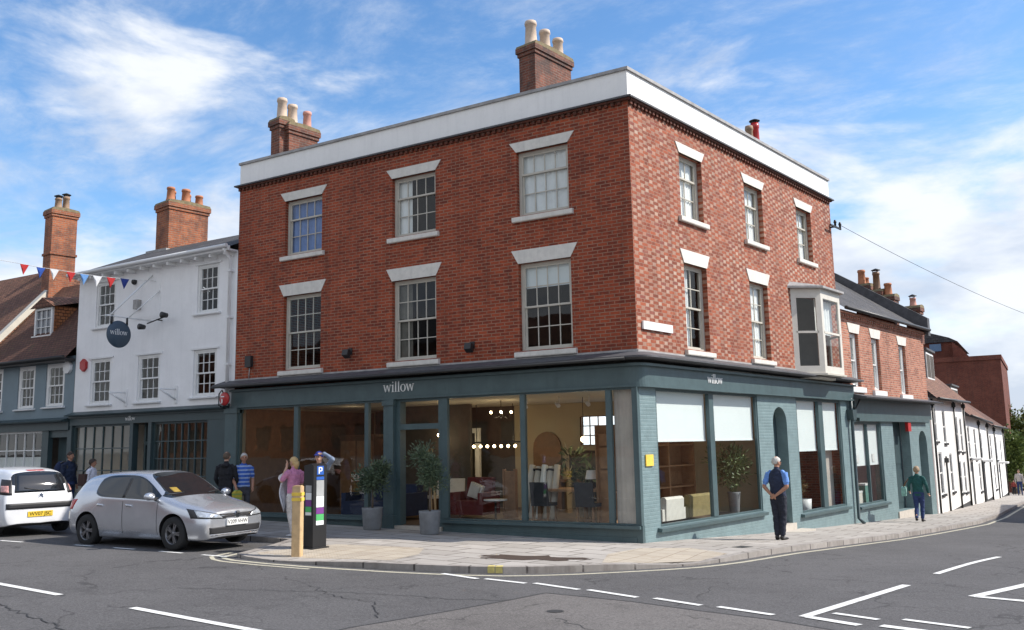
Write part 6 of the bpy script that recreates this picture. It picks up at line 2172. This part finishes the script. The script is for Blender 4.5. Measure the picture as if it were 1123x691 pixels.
    def hpnt(a, b):
        th, ph = a, b       # polar from crown, azimuth (0 = right, pi/2 = front)
        r = 1.0
        X, Y, Z = .084 * math.sin(th) * math.cos(ph), .102 * math.sin(th) * math.sin(ph) - .012, .105 * math.cos(th) + .012
        return hp(X * r, Y * r, Z)
    def lim(ph):      # how far down the hair reaches, by azimuth
        f = (1 + math.sin(ph)) / 2       # 1 = front, 0 = back
        return R(62) * f ** 1.5 + R(128 + 22 * long_) * (1 - f ** 1.5)
    rg = random.Random(int(x * 100))
    jit = [[rg.uniform(.97, 1.05) for _ in range(kk + 1)] for _ in range(nn)]
    for i in range(nn):
        p0, p1 = 2 * math.pi * i / nn, 2 * math.pi * (i + 1) / nn
        for k in range(kk):
            g = lambda ph, kq, ii: HC + (hpnt(lim(ph) * kq / kk, ph) - HC) * (jit[ii % nn][kq] * (1 + P.get('hairvol', 0)))
            f = [g(p0, k + 1, i), g(p1, k + 1, i + 1), g(p1, k, i + 1), g(p0, k, i)]
            if k == 0: f = f[:3]
            q.face([v * s for v in f], 0, None, True)
        ph = p0
        g0 = lambda ph, ii: HC + (hpnt(lim(ph), ph) - HC) * jit[ii % nn][kk] * (1 + P.get('hairvol', 0))
        a_, b_2 = g0(p0, i), g0(p1, i + 1)
        q.face([v * s for v in (a_, HC + (a_ - HC) * .8, HC + (b_2 - HC) * .8, b_2)])
    if long_ > .5:
        q.tube([hp(0, -.07, .0) * s, hp(0, -.085, -.07) * s, hp(0, -.075, -.16) * s], [.07 * s, .066 * s, .03 * s], 0, 12)
    q.build('cap' if P.get('cap') else 'hair', hm, t)
    if P.get('cap'):
        q = LMB(); q.ball(hp(0, .11, .045) * s, (.07 * s, .075 * s, .012 * s), 0, 16, 6); q.build('cap_peak', hm, t)
    return t, s


NAVY = cloth_mat('navy_vest', (.018, .026, .055)); NAVY2 = cloth_mat('dark_trousers', (.015, .018, .03)); BLUES = cloth_mat('blue_shirt', (.13, .27, .62))
GREYH = paint('grey_hair', (.5, .48, .44), .8, .2, 40); DARKH = paint('dark_hair', (.035, .022, .015), .7, .3, 40); BLONDE = paint('blonde_hair', (.5, .34, .15), .7, .2, 40); BROWNH = paint('light_brown_hair', (.3, .21, .13), .7, .2, 40); STUB = paint('cropped_hair', (.11, .075, .05), .8, .3, 40)
SHOE = paint('dark_shoe', (.02, .018, .016), .5, .2); TRAIN = paint('pale_trainers', (.55, .55, .55), .6, .2)


def face_to(dx, dy): return math.atan2(dy, dx) - math.pi / 2      # y-forward figure looking along (dx, dy)


px_, py_ = 1.97, 2.75
person('man in navy waistcoat and blue sleeves with hands clasped behind his back', px_, py_, PZ(px_, py_), face_to(.25, 1), dict(
    h=1.75, skin=SKIN2, top=NAVY, sleeve=BLUES, legs=NAVY2, shoe=SHOE, hair=GREYH, sleeves='short', bulk=1.12, headturn=-.5, legw=1.25,
    rel=(.27, -.10, 1.13), rwr=(.06, -.20, .95), lel=(-.27, -.10, 1.13), lwr=(-.05, -.21, .96), rhand=(-.85, -.1, -.5), lhand=(.85, -.1, -.5), rpalm=(0, -.4, 1), lpalm=(0, -.4, 1),
    rkn=(.075, .03, .5), ran=(.06, -.02, .09), lkn=(-.075, .02, .5), lan=(-.055, -.03, .09)))
px_, py_ = 3.52, 13.25
TEALC = cloth_mat('teal_jumper', (.012, .075, .07)); JEAN = cloth_mat('blue_jeans', (.022, .04, .12))
wm, ws = person('woman in teal jumper and blue jeans walking past the arched doorway', px_, py_, PZ(px_, py_), face_to(.1, 1), dict(
    h=1.66, top=TEALC, legs=JEAN, shoe=SHOE, hair=BROWNH, hairvol=.16, bulk=1.05, ankle=1, hem=.9,
    rel=(.27, -.04, 1.15), rwr=(.28, .1, .94), lel=(-.26, -.06, 1.16), lwr=(-.28, .08, 1.0), legw=1.12,
    rkn=(.07, .1, .5), ran=(.06, .06, .10), lkn=(-.08, .0, .5), lan=(-.06, -.2, .14)))
bg_ = thing('shoulder_bag', 'pale green bag hanging at the left side of the woman in the teal jumper', 'bag', (px_ - .36, py_, PZ(px_, py_) + .75))
q = MB(); zb0 = PZ(px_, py_)
q.prism([(-.16, .78), (.16, .78), (.19, 1.02), (.1, 1.06), (-.1, 1.06), (-.19, 1.02)], 'x', -.055, .055)
q.v = [Vector((px_ - .40 + v.x, py_ + .02 + v.y, zb0 + v.z)) for v in q.v]
q.build('pouch', cloth_mat('pale_green_leather', (.22, .42, .36)), bg_)
q = MB(); q.tube([(px_ - .40, py_ - .1, zb0 + 1.05), (px_ - .33, py_ - .05, zb0 + 1.2), (px_ - .2, py_, zb0 + 1.36), (px_ - .33, py_ + .1, zb0 + 1.2), (px_ - .40, py_ + .13, zb0 + 1.05)], .012); q.build('strap', M['brownwood'], bg_)

PINK = cloth_mat('pink_top', (.5, .2, .33)); CREAMT = cloth_mat('pale_trousers', (.58, .54, .51))
px_, py_ = -6.55, -3.05
person('blonde woman in pink top and pale trousers holding a hand to her ear', px_, py_, PZ(px_, py_), face_to(-1, .15), dict(
    h=1.63, top=PINK, legs=CREAMT, shoe=TRAIN, hair=BLONDE, hairlen=1, sleeves='short', headturn=.25, bulk=.95, legw=1.12,
    rel=(.26, .05, 1.14), rwr=(.13, .24, 1.12), lel=(-.26, .10, 1.22), lwr=(-.12, .10, 1.53), lhand=(.1, -.05, 1), lpalm=(.3, 1, 0), rhand=(-.9, .3, .1),
    rkn=(.08, .06, .5), ran=(.07, .06, .09), lkn=(-.08, .0, .5), lan=(-.07, -.08, .09)))
jk = thing('white_jacket', 'white jacket draped over the arm of the woman in pink', 'jacket', (-6.85, -3.0, 1.0))
q = MB(); zb0 = PZ(px_, py_)
rgj = random.Random(2)
prof = []
for i in range(9):
    tq_ = i / 8
    prof.append([(-6.76 - .08 * math.sin(tq_ * 3.1) + (.03 * math.sin(5 * tq_ + a * 2.0)), -3.18 + .3 * a / 6, zb0 + 1.22 - .72 * tq_ * (1 if a % 2 else .62) + (.06 if i == 0 else 0)) for a in range(7)])
for i in range(8):
    for a in range(6): q.face([prof[i][a], prof[i][a + 1], prof[i + 1][a + 1], prof[i + 1][a]], 0, None, True)
q.tube([(-6.74, -3.2, zb0 + 1.2), (-6.8, -3.05, zb0 + 1.24), (-6.76, -2.86, zb0 + 1.2)], .085, 0, 8)
jo = q.build('cloth', cloth_mat('white_cloth', (.68, .69, .74)), jk)
sol = jo.modifiers.new('s', 'SOLIDIFY'); sol.thickness = .025
apply_mods(jo)

px_, py_ = -5.93, -2.95
CAPB = cloth_mat('blue_cap', (.03, .05, .3)); CHECK = cloth_mat('grey_blue_shirt', (.16, .2, .28))
person('man in blue cap behind the parking meter, one arm raised to his head', px_, py_, PZ(px_, py_), face_to(.1, -1), dict(
    h=1.74, top=CHECK, legs=NAVY2, shoe=SHOE, hair=CAPB, cap=1, hairvol=.06, sleeves='long', headturn=.3, hem=.9,
    rel=(.22, .02, 1.13), lsh=(-.19, 0, 1.43), lel=(-.42, .12, 1.60), lwr=(-.2, .12, 1.72), lhand=(1, -.2, -.1), lpalm=(0, 1, -.2)))
HOOD = cloth_mat('black_hoodie', (.013, .013, .016)); POLO = cloth_mat('blue_polo', (.04, .11, .42), (.28, .36, .55)); SHORTS = cloth_mat('dark_shorts', (.05, .05, .06))
px_, py_ = -9.6, -2.15
person('young man in a black hoodie with his back turned, beside the silver car', px_, py_, PZ(px_, py_), face_to(-.45, 1), dict(
    h=1.72, top=HOOD, legs=NAVY2, shoe=SHOE, hair=STUB, bulk=1.1, extra=[(1, [((-.07, -.09, 1.44), (.06, .05)), ((.07, -.09, 1.44), (.06, .05))])], rel=(.26, .0, 1.13), rwr=(.22, .14, .93), lel=(-.26, 0, 1.13), lwr=(-.22, .14, .93)))
px_, py_ = -9.35, -1.85
person('grey haired man in blue striped polo shirt next to the man in the black hoodie', px_, py_, PZ(px_, py_), face_to(1, -.5), dict(
    h=1.7, skin=SKIN2, top=POLO, legs=SHORTS, shoe=SHOE, hair=GREYH, sleeves='short', headturn=-.2, rwr=(.22, .16, .95), lwr=(-.2, .1, .93)))
bgq = thing('carrier_bag', 'small yellow and green bag held by the man in the striped polo shirt', 'bag', (-9.2, -2.15, PZ(-9.2, -2.1) + .6))
zb0 = PZ(px_, py_)
q = MB(); q.prism([(-.1, .5), (.1, .5), (.12, .8), (.04, .86), (-.04, .86), (-.12, .8)], 'x', -.04, .04); q.v = [Vector((-9.24 + v.x, -2.13 + v.y, zb0 + v.z)) for v in q.v]
q.build('bag', cloth_mat('yellow_bag', (.5, .4, .05), (.25, .35, .08)), bgq)
px_, py_ = -15.0, -2.6
DKB = cloth_mat('dark_blue_coat', (.012, .02, .045))
person('man in dark blue coat standing between the white car and the silver car', px_, py_, PZ(px_, py_), face_to(1, .3), dict(h=1.7, skin=SKIN2, top=DKB, legs=JEAN, shoe=SHOE, hair=DARKH, hem=.84, bulk=1.1))
bq = thing('backpack', 'dark blue backpack on the man in the dark blue coat', 'backpack', (-15.2, -2.66, 1.2))
zb0 = PZ(px_, py_)
q = MB(); q.ball((-15.24, -2.68, zb0 + 1.2), (.14, .19, .27), 0, 14, 10); q.build('pack', cloth_mat('navy_pack', (.012, .022, .06)), bq)
q = MB()
for a in (-.12, .12): q.tube([(-15.14, -2.63 + a, zb0 + 1.42), (-15.0, -2.6 + a * 1.1, zb0 + 1.47), (-14.9, -2.58 + a * 1.1, zb0 + 1.32), (-15.0, -2.6 + a * 1.3, zb0 + 1.05)], .02)
q.build('strap', M['black'], bq)
px_, py_ = -14.25, -2.45
WSH = cloth_mat('white_shirt', (.62, .62, .68))
person('person in white shirt with dark hair and a dark bag, just behind the silver car', px_, py_, PZ(px_, py_), face_to(.9, .5), dict(h=1.52, skin=SKIN2, top=WSH, legs=JEAN, shoe=SHOE, hair=DARKH, hairlen=.4, hairvol=.1))
bq = thing('handbag', 'dark brown bag on the hip of the person in the white shirt', 'bag', (-14.3, -2.7, 1.0))
zb0 = PZ(px_, py_)
q = MB(); q.prism([(-.15, .85), (.15, .85), (.14, 1.15), (-.14, 1.15)], 'y', -.06, .06); q.v = [Vector((-14.28 + v.x, -2.66 + v.y, zb0 + v.z)) for v in q.v]
q.build('bag', cloth_mat('brown_leather', (.06, .03, .025)), bq)
q = MB(); q.tube([(-14.35, -2.66, zb0 + 1.14), (-14.25, -2.5, zb0 + 1.36), (-14.2, -2.56, zb0 + 1.14)], .012); q.build('strap', M['black'], bq)
px_, py_ = 5.25, 52
person('distant woman in pale grey top at the far end of the side street', px_, py_, RZ(px_, py_) + .1, face_to(0, -1), dict(h=1.68, top=cloth_mat('pale_top', (.42, .38, .36)), legs=JEAN, shoe=SHOE, hair=STUB, vox=.012))
px_, py_ = 4.9, 52.5
person('distant child in dull red walking beside the woman at the far end of the street', px_, py_, RZ(px_, py_) + .1, face_to(0, -1), dict(h=1.0, top=cloth_mat('red_top', (.3, .06, .05)), legs=NAVY2, shoe=SHOE, hair=DARKH, vox=.012))

# ------------------------------------------------------------------ inside the shop
def point(x, y, z, e, r=.05):
    l = bpy.data.lights.new('bulb_light', 'POINT'); l.energy = e * .2; l.color = (1, .78, .5); l.shadow_soft_size = r
    o = bpy.data.objects.new('bulb_light', l); col.objects.link(o); o.location = (x, y, z)
    return o


def pendant(label, x, y, z, r=.06, shade=None, e=6, group='pendant lamps in the shop'):
    t = thing('pendant_lamp', label, 'lamp', (x, y, 3.13), 0, group)
    q = MB(); q.tube([(x, y, 3.13), (x, y, z + r)], .008, 0, 5); q.build('cord', M['black'], t)
    if shade:
        q = MB(); q.lathe([(.03, r + .12), (shade, r - .02), (shade - .01, r - .03), (.02, r + .1)], (x, y, z), 0, 20); q.build('shade', M['black'], t)
    q = MB(); q.ball((x, y, z), r, 0, 12, 8); q.build('bulb', M['bulb'], t)
    if e: point(x, y, z - r - .05, e).parent = None


rb = thing('linear_chandelier', 'long black chandelier with a row of glowing bulbs behind the middle shop window', 'lamp', (-6, 4.2, 3.13))
q = MB(); q.box(-7.1, -5.15, 4.18, 4.22, 2.06, 2.1); q.tube([(-6.7, 4.2, 2.1), (-6.7, 4.2, 3.13)], .01); q.tube([(-5.5, 4.2, 2.1), (-5.5, 4.2, 3.13)], .01); q.build('frame', M['black'], rb)
for k in range(9):
    q = MB(); x = -7.02 + k * .225; q.ball((x, 4.2, 1.97), .04, 0, 10, 6); q.build('bulb', M['bulb'], rb)
for x in (-6.9, -5.5): point(x, 4.1, 1.85, 22)
ch = thing('chandelier', 'small many armed chandelier high behind the middle shop window', 'lamp', (-4.9, 2.6, 3.13))
q = MB(); q.tube([(-4.9, 2.6, 3.13), (-4.9, 2.6, 2.75)], .012)
for k in range(6):
    a = k * 1.05; q.tube([(-4.9, 2.6, 2.75), (-4.9 + .2 * math.cos(a), 2.6 + .2 * math.sin(a), 2.68), (-4.9 + .3 * math.cos(a), 2.6 + .3 * math.sin(a), 2.78)], .01)
q.build('arms', M['black'], ch)
for k in range(6):
    a = k * 1.05; q = MB(); q.ball((-4.9 + .3 * math.cos(a), 2.6 + .3 * math.sin(a), 2.83), .03, 0, 8, 6); q.build('bulb', M['bulb'], ch)
point(-4.9, 2.6, 2.55, 18)
pendant('large glowing pendant lamp hanging over the dining table behind the right shop window', -2.62, 2.7, 2.1, .07, None, 30)
pendant('pendant bulb glowing just inside the entrance above the open doorway', -6.35, 2.2, 2.55, .06, None, 14)
pendant('pendant bulb lower down in the dark of the open doorway', -7.2, 3.1, 2.3, .05, None, 10)
for k, x in enumerate((-3.9, -3.0, -2.2)):
    t = thing('ceiling_spotlight', ('white ceiling spotlight leftmost behind the right shop window', 'white ceiling spotlight in the middle behind the right shop window', 'white ceiling spotlight nearest the corner of the shop')[k], 'lamp', (x, 2.2, 3.13), 0, 'ceiling spotlights')
    q = MB(); q.tube([(x, 2.2, 3.13), (x, 2.2, 2.98)], .015); q.build('stem', M['white'], t)
    q = MB(); q.tube([(x - .05, 2.15, 2.98), (x + .06, 2.05, 2.9)], .05, 0, 12); q.build('head', M['white'], t)
point(-9.5, 2.2, 2.8, 8); point(2.2 - 1.4, 3.2, 2.9, 18) if False else point(-9.5, 4.6, 2.6, 10)


def chair(label, x, y, rz, mat, group='dining chairs', tall=.95):
    t = thing('dining_chair', label, 'chair', (x, y, ZI), rz, group)
    q = LMB(); q.box(-.22, .22, -.22, .22, .42, .49); q.build('seat', mat, t)
    q = LMB(); q.prism([(-.22, .49), (-.17, .49), (-.24, tall), (-.29, tall)], 'x', -.22, .22); q.build('backrest', mat, t)
    for a in (-.19, .19):
        for b in (-.19, .19):
            q = LMB(); q.box(a - .02, a + .02, b - .02, b + .02, 0, .42); q.build('leg', M['brownwood'], t)
    return t


tb = thing('dining_table', 'wooden dining table behind the right shop window', 'table', (-2.45, 2.0, ZI))
q = MB(); q.box(-3.4, -1.5, 1.55, 2.45, ZI + .71, ZI + .76); q.build('tabletop', M['shelfwood'], tb)
for a in (-3.3, -1.6):
    for b in (1.65, 2.35):
        q = MB(); q.box(a - .04, a + .04, b - .04, b + .04, ZI, ZI + .71); q.build('leg', M['brownwood'], tb)
chair('charcoal dining chair with tall back at the left end of the dining table', -2.9, 1.15, 0, M['darkcloth'])
chair('charcoal dining chair facing into the shop at the right end of the dining table', -1.75, 1.1, 0, M['darkcloth'])
chair('charcoal dining chair on the far side of the dining table', -2.4, 2.9, math.pi, M['darkcloth'])
chair('pale upholstered chair in the open doorway, nearer the door', -6.3, 2.5, R(200), M['creamcloth'], 'chairs inside the doorway')
chair('pale upholstered chair in the open doorway, farther back', -7.2, 2.9, R(160), M['creamcloth'], 'chairs inside the doorway')
lampb = thing('table_lamp', 'small table lamp with a white shade on the dining table', 'lamp', (-2.1, 2.0, ZI + .76))
q = MB(); q.lathe([(.07, 0), (.08, .05), (.05, .14), (.015, .2), (.015, .28), (0, .28)], (-2.1, 2.0, ZI + .761), 0, 16); q.build('base', M['black'], lampb)
q = MB(); q.lathe([(.15, .22), (.11, .42), (.1, .42), (.14, .22)], (-2.1, 2.0, ZI + .76), 0, 18); q.build('lamp_shade', M['white'], lampb)
rgp = random.Random(8)
pt_ = thing('house_plant', 'dark leafy house plant behind the dining table', 'plant', (-2.9, 3.3, ZI))
q = MB(); q.lathe([(0, 0), (.16, 0), (.2, .35), (.17, .35), (.16, .3)], (-2.9, 3.3, ZI), 0, 18); q.build('pot', M['concrete'], pt_)
q = crown((-2.9, 3.3, ZI + 1.1), (.6, .5, .45), 260, .24, .07, rgp, .2, 5); q.tube([(-2.9, 3.3, ZI + .3), (-2.9, 3.3, ZI + 1.1)], .02); q.build('foliage', M['olive'], pt_, merge=False)
for k in range(5):
    x = -3.72 + k * .17
    t = thing('fabric_roll', ('pale fabric roll leaning by the shop window mullion', 'second pale fabric roll from the mullion', 'middle of the five leaning fabric rolls', 'fourth pale fabric roll from the mullion', 'fabric roll nearest the dining table')[k], 'fabric roll', (x, 1.95, ZI), 0, 'leaning fabric rolls')
    q = MB(); q.tube([(x - .06 + .02 * k, 1.75, ZI + .06), (x, 2.1, ZI + 1.3 - .04 * (k % 2))], .075, 0, 16); q.build('roll', M['creamcloth'] if k != 2 else M['blind'], t)
    q = MB(); q.tube([(x - .003, 2.07, ZI + 1.16), (x - .001, 2.085, ZI + 1.21)], .079, 0, 16); q.build('tie', M['darkcloth'], t)
ar = thing('red_armchair', 'dark red velvet armchair behind the left part of the middle shop window', 'armchair', (-5.4, 1.9, ZI))
q = MB(); q.box(-5.75, -5.0, 1.6, 2.3, ZI + .12, ZI + .45); q.build('seat', M['redcloth'], ar)
q = MB(); q.prism([(2.2, ZI + .45), (2.4, ZI + .45), (2.45, ZI + 1.0), (2.3, ZI + 1.0)], 'x', -5.75, -5.0); q.build('backrest', M['redcloth'], ar)
for a in (-5.9, -5.0):
    q = MB(); q.box(a, a + .15, 1.6, 2.4, ZI + .12, ZI + .65); q.build('armrest', M['redcloth'], ar)
ss = thing('brown_screen', 'upright brown wooden panel beside the red armchair', 'panel', (-4.4, 2.4, ZI))
q = MB(); q.box(-4.75, -4.45, 2.45, 2.52, ZI, ZI + 1.15); q.box(-4.78, -4.74, 2.42, 2.55, ZI, ZI + 1.2); q.box(-4.46, -4.42, 2.42, 2.55, ZI, ZI + 1.2); q.build('panel', M['shelfwood'], ss)
st2 = thing('side_table', 'small round white side table in front of the red armchair', 'table', (-4.3, 1.3, ZI))
q = MB(); q.lathe([(0, .5), (.28, .5), (.28, .53), (0, .53)], (-4.3, 1.3, ZI), 0, 24); q.build('tabletop', M['white'], st2)
q = MB(); q.tube([(-4.3, 1.3, ZI + .03), (-4.3, 1.3, ZI + .5)], .025); q.lathe([(0, 0), (.18, 0), (.17, .03), (0, .04)], (-4.3, 1.3, ZI), 0, 20); q.build('leg', M['black'], st2)
cu_ = thing('cushion', 'pale patterned cushion propped on the red armchair', 'cushion', (-5.35, 2.1, ZI + .46))
q = MB(); q.prism([(-5.6, ZI + .55), (-5.25, ZI + .46), (-5.12, ZI + .78), (-5.47, ZI + .9)], 'y', 2.04, 2.14); q.prism([(-5.53, ZI + .58), (-5.29, ZI + .52), (-5.19, ZI + .76), (-5.43, ZI + .83)], 'y', 2.0, 2.18); q.build('cushion', M['creamcloth'], cu_)
bd = thing('timber_boards', 'two long timber boards leaning just inside the open doorway', 'boards', (-5.9, .9, ZI))
for a in (0, .12):
    q = MB(); q.tube([(-5.75 + a, .75, ZI), (-6.05 + a, 1.0, ZI + 1.75)], .03, 0, 6); q.build('board', M['wood'], bd)
cons = thing('console_table', 'dark console table with framed picture against the rear wall of the shop', 'table', (-4.6, 5.4, ZI))
q = MB(); q.box(-4.8, -3.2, 5.3, 5.7, ZI + .75, ZI + .82)
q.build('tabletop', M['brownwood'], cons)
for a in (-4.7, -3.3):
    q = MB(); q.box(a - .04, a + .04, 5.35, 5.65, ZI, ZI + .75); q.build('leg', M['brownwood'], cons)
pf = thing('framed_picture', 'wide black framed picture hung on the rear wall of the shop', 'picture', (-3.6, 5.76, 1.4))
q = MB(); q.box(-4.6, -3.4, 5.75, 5.79, 1.25, 1.8); q.build('frame', M['black'], pf)
q = MB(); q.box(-4.52, -3.48, 5.745, 5.749, 1.33, 1.72); q.build('print', M['tancurtain'], pf)
# left room: sofa, cabinet, Christmas-like lights are reflections only
sf_ = thing('navy_sofa', 'low navy sofa behind the left shop window beside the olive tree', 'sofa', (-7.6, 1.2, ZI))
q = MB(); q.box(-8.6, -6.8, .9, 1.7, ZI + .1, ZI + .45); q.build('seat', M['navycloth'], sf_)
q = MB(); q.box(-8.6, -6.8, 1.55, 1.8, ZI + .45, ZI + .85); q.build('backrest', M['navycloth'], sf_)
for a in (-8.75, -6.8):
    q = MB(); q.box(a, a + .15, .9, 1.8, ZI + .1, ZI + .65); q.build('armrest', M['navycloth'], sf_)
cab = thing('tall_cabinet', 'tall dark wooden cabinet behind the leftmost shop window pane', 'cabinet', (-10.4, 4.0, ZI))
q = MB(); q.box(-11.2, -9.9, 3.6, 4.1, ZI, ZI + 2.1); q.box(-11.25, -9.85, 3.55, 4.15, ZI + 2.1, ZI + 2.18); q.build('carcass', M['brownwood'], cab)
for a, b in ((-11.15, -10.58), (-10.52, -9.95)):
    q = MB(); q.box(a, b, 3.57, 3.599, ZI + .1, ZI + 2.0); q.build('door', M['shelfwood'], cab)
wl = MB(); wl.box(-9.0, -8.85, 3.2, 5.79, ZI, 3.13); wl.build('partition_wall', M['tancurtain'], CB)
wl = MB(); wl.face([(-11.64, .3, ZI), (-11.64, 5.7, ZI), (-11.64, 5.7, 3.1), (-11.64, .3, 3.1)]); wl.build('left_inner_wall', M['brownwood'], CB)

# side window: armchairs, plant, parcels
def side_chair(label, u0, u1, o, mat, h):
    t = thing('upholstered_chair', label, 'armchair', tuple(FR((u0 + u1) / 2, o - .3, ZI)), 0, 'armchairs in the side window')
    q = MB(FR); q.box(u0, u1, o - .7, o - .15, ZI + .1, ZI + .42); q.build('seat', mat, t)
    q = MB(FR); q.prism([(o - .14, ZI + .1), (o, ZI + .1), (o + .02, h - .05), (o - .02, h), (o - .1, h), (o - .14, h - .05)], 'x', u0, u1); q.build('backrest', mat, t)
    for u in (u0 - .12, u1): 
        q = MB(FR); q.box(u, u + .12, o - .7, o - .02, ZI + .1, h - .25); q.build('armrest', mat, t)
side_chair('cream upholstered armchair, its back to the side window nearest the corner', 1.6, 2.35, -.45, M['creamcloth'], .8)
side_chair('olive velvet armchair, its back to the side window', 2.7, 3.75, -.5, M['olivecloth'], .8)
pv = FR(5.0, -.55, ZI)
vp_ = thing('vase_of_branches', 'tall grey vase of leafy branches in the side window', 'plant', tuple(pv))
q = MB(); q.lathe([(0, 0), (.1, 0), (.12, .1), (.15, .5), (.16, .55), (.13, .55), (.12, .45)], tuple(pv), 0, 20); q.build('vase', M['concrete'], vp_)
q = crown((pv.x, pv.y, ZI + 1.15), (.5, .5, .52), 1300, .14, .04, rgp, .1, 11)
for k in range(8):
    a = k * .8; q.tube([(pv.x, pv.y, ZI + .4), (pv.x + .3 * math.cos(a), pv.y + .3 * math.sin(a), ZI + 1.3)], .008, 0, 5)
q.build('branches', leaf_mat('branch_leaf', (.05, .085, .03), (.17, .22, .08)), vp_, merge=False)
ps = point(*FR(3, -1.1, 2.8), 16)
pg = FR(9.05, -.5, -.1)
fp = thing('white_planter', 'white pot of dried flowers behind the second side window', 'plant', tuple(pg))
q = MB(); q.lathe([(0, 0), (.2, 0), (.23, .45), (.2, .45), (.19, .4)], tuple(pg), 0, 18); q.build('pot', M['white'], fp)
q = crown((pg.x, pg.y, .72), (.3, .3, .3), 300, .12, .04, rgp, .1, 6); q.build('flowers', leaf_mat('dried_flower', (.12, .08, .03), (.3, .2, .08)), fp, merge=False)
for k in range(2):
    t = thing('gift_box', ('stacked white boxes on the sill of the farther teal shop window', 'green box on the sill of the farther teal shop window')[k], 'box', tuple(FR(12.7 + .8 * k, -.35, .0)), 0, 'boxes in the farther shop window')
    q = MB(FR)
    u = 12.5 + .8 * k
    q.box(u, u + .55, -.5, -.25, .0, .32 + .2 * k); q.build('box', M['creamcloth'] if k == 0 else paint('green_box', (.1, .25, .22), .7, .1), t)
    q = MB(FR); q.box(u - .01, u + .56, -.51, -.24, .32 + .2 * k, .38 + .2 * k); q.build('lid', M['white'], t)
# white building shop: hanging lamps and a table of goods
for k, x in enumerate((-17.6, -16.6)):
    t = thing('pendant_lamp', ('cream pendant lamp behind the small panes, farther from the door', 'cream pendant lamp behind the small panes, next to the recessed door')[k], 'lamp', (x, 1.2, 2.88), 0, 'pendant lamps in the white building')
    q = MB(); q.tube([(x, 1.2, 2.88), (x, 1.2, 2.3)], .01); q.build('cord', M['black'], t)
    q = MB(); q.lathe([(.04, .25), (.16, .0), (.15, .0), (.03, .23)], (x, 1.2, 2.1), 0, 18); q.build('shade', M['creamcloth'], t)
    q = MB(); q.ball((x, 1.2, 2.12), .05, 0, 10, 6); q.build('bulb', M['bulb'], t)
    point(x, 1.2, 2.0, 4)
point(-13.9, 1.0, 2.6, 6)
dt_ = thing('display_table', 'display table of pale ornaments behind the right hand small paned window', 'table', (-13.9, 1.0, .14))
q = MB(); q.box(-15.0, -12.8, .6, 1.4, .85, .9); q.build('tabletop', M['shelfwood'], dt_)
for a in (-14.9, -12.9):
    q = MB(); q.box(a - .04, a + .04, .65, 1.35, .14, .85); q.build('leg', M['brownwood'], dt_)
rgv = random.Random(5)
for k in range(7):
    x = -14.8 + k * .32
    t = thing('ornament', ('white ornament at the left end of the display table', 'second ornament from the left on the display table', 'third ornament from the left on the display table', 'middle ornament on the display table', 'third ornament from the right on the display table', 'second ornament from the right on the display table', 'ornament at the right end of the display table')[k], 'ornament', (x, .85, .9), 0, 'ornaments on the display table')
    h = rgv.uniform(.18, .5); r = rgv.uniform(.06, .12)
    q = MB(); q.lathe([(0, 0), (r * .7, 0), (r, h * .4), (r * .4, h * .8), (r * .5, h), (0, h)], (x, .85, .9), 0, 16); q.build('vase', [M['white'], M['creamcloth'], M['terracotta']][k % 3], t)

# ------------------------------------------------------------------ what stands across the streets (seen in the glass, and by its shadow)
def opposite(label, x0, x1, y, h, mat, roofm, seed):
    rg = random.Random(seed)
    t = thing('terraced_house', label, 'house', ((x0 + x1) / 2, y, RZ((x0 + x1) / 2, y)), 0, 'houses across the main street')
    F = frame((x1, y, 0), (-1, 0), True)      # faces +y, towards the brick corner building
    W_ = x1 - x0
    q = MB(F)
    z0 = RZ((x0 + x1) / 2, y)
    n = max(2, int(W_ / 2.6))
    holes = []
    for k in range(n):
        c = W_ * (k + .5) / n
        for zz in (z0 + 4.0, z0 + 6.6):
            if zz + 1.7 < h: holes.append((c - .5, c + .5, zz, zz + 1.6))
        holes.append((c - .9, c + .9, z0 + .6, z0 + 2.6))
    facade(q, 0, W_, z0 - .5, h, holes, 0, 0, .12)
    q.face([(0, 0, z0 - .5), (0, -7, z0 - .5), (0, -7, h), (0, 0, h)]); q.face([(W_, 0, z0 - .5), (W_, -7, z0 - .5), (W_, -7, h), (W_, 0, h)])
    q.build('wall', mat, t)
    for hh in holes:
        q = MB(F); q.box(hh[0], hh[1], -.12, -.1, hh[2], hh[3]); bars(q, -.09, hh[0], hh[1], hh[2], hh[3], 2, 2, .06, .03); q.build('window', M['room'], t)
    q = MB(F)
    q.face([(0, .3, h - .1), (W_, .3, h - .1), (W_, -3.5, h + 2.6), (0, -3.5, h + 2.6)]); q.face([(0, -3.5, h + 2.6), (W_, -3.5, h + 2.6), (W_, -7.3, h - .1), (0, -7.3, h - .1)])
    q.face([(0, 0, h), (0, -7, h), (0, -3.5, h + 2.5)]); q.face([(W_, 0, h), (W_, -7, h), (W_, -3.5, h + 2.5)])
    q.build('roof', roofm, t)


opposite('red brick terraced house across the main street, mirrored in the left shop windows', -64, -46, -38, 8.6, M['brickO'], M['tile'], 1)
opposite('tall brown brick house across the main street, mirrored in the middle shop windows', -46, -30, -38, 10.0, M['brickC'], M['slate'], 2)
opposite('brick house with tiled roof across the main street, mirrored nearest the corner', -30, -13, -38, 9.0, M['brickF'], M['tile'], 3)
SHh = thing('lane_house', 'brick house on the other side of the side street that shades the road at right', 'house', (14, 26, G(14, 26)))
q = MB(); q.box(10.6, 19, 19.5, 34, -2.5, 4.2); q.build('wall', M['brickN'], SHh)
q = MB(); q.prism([(10.3, 4.2), (19.3, 4.2), (14.8, 7.0)], 'y', 19.2, 34.3); q.build('roof', M['tile'], SHh)
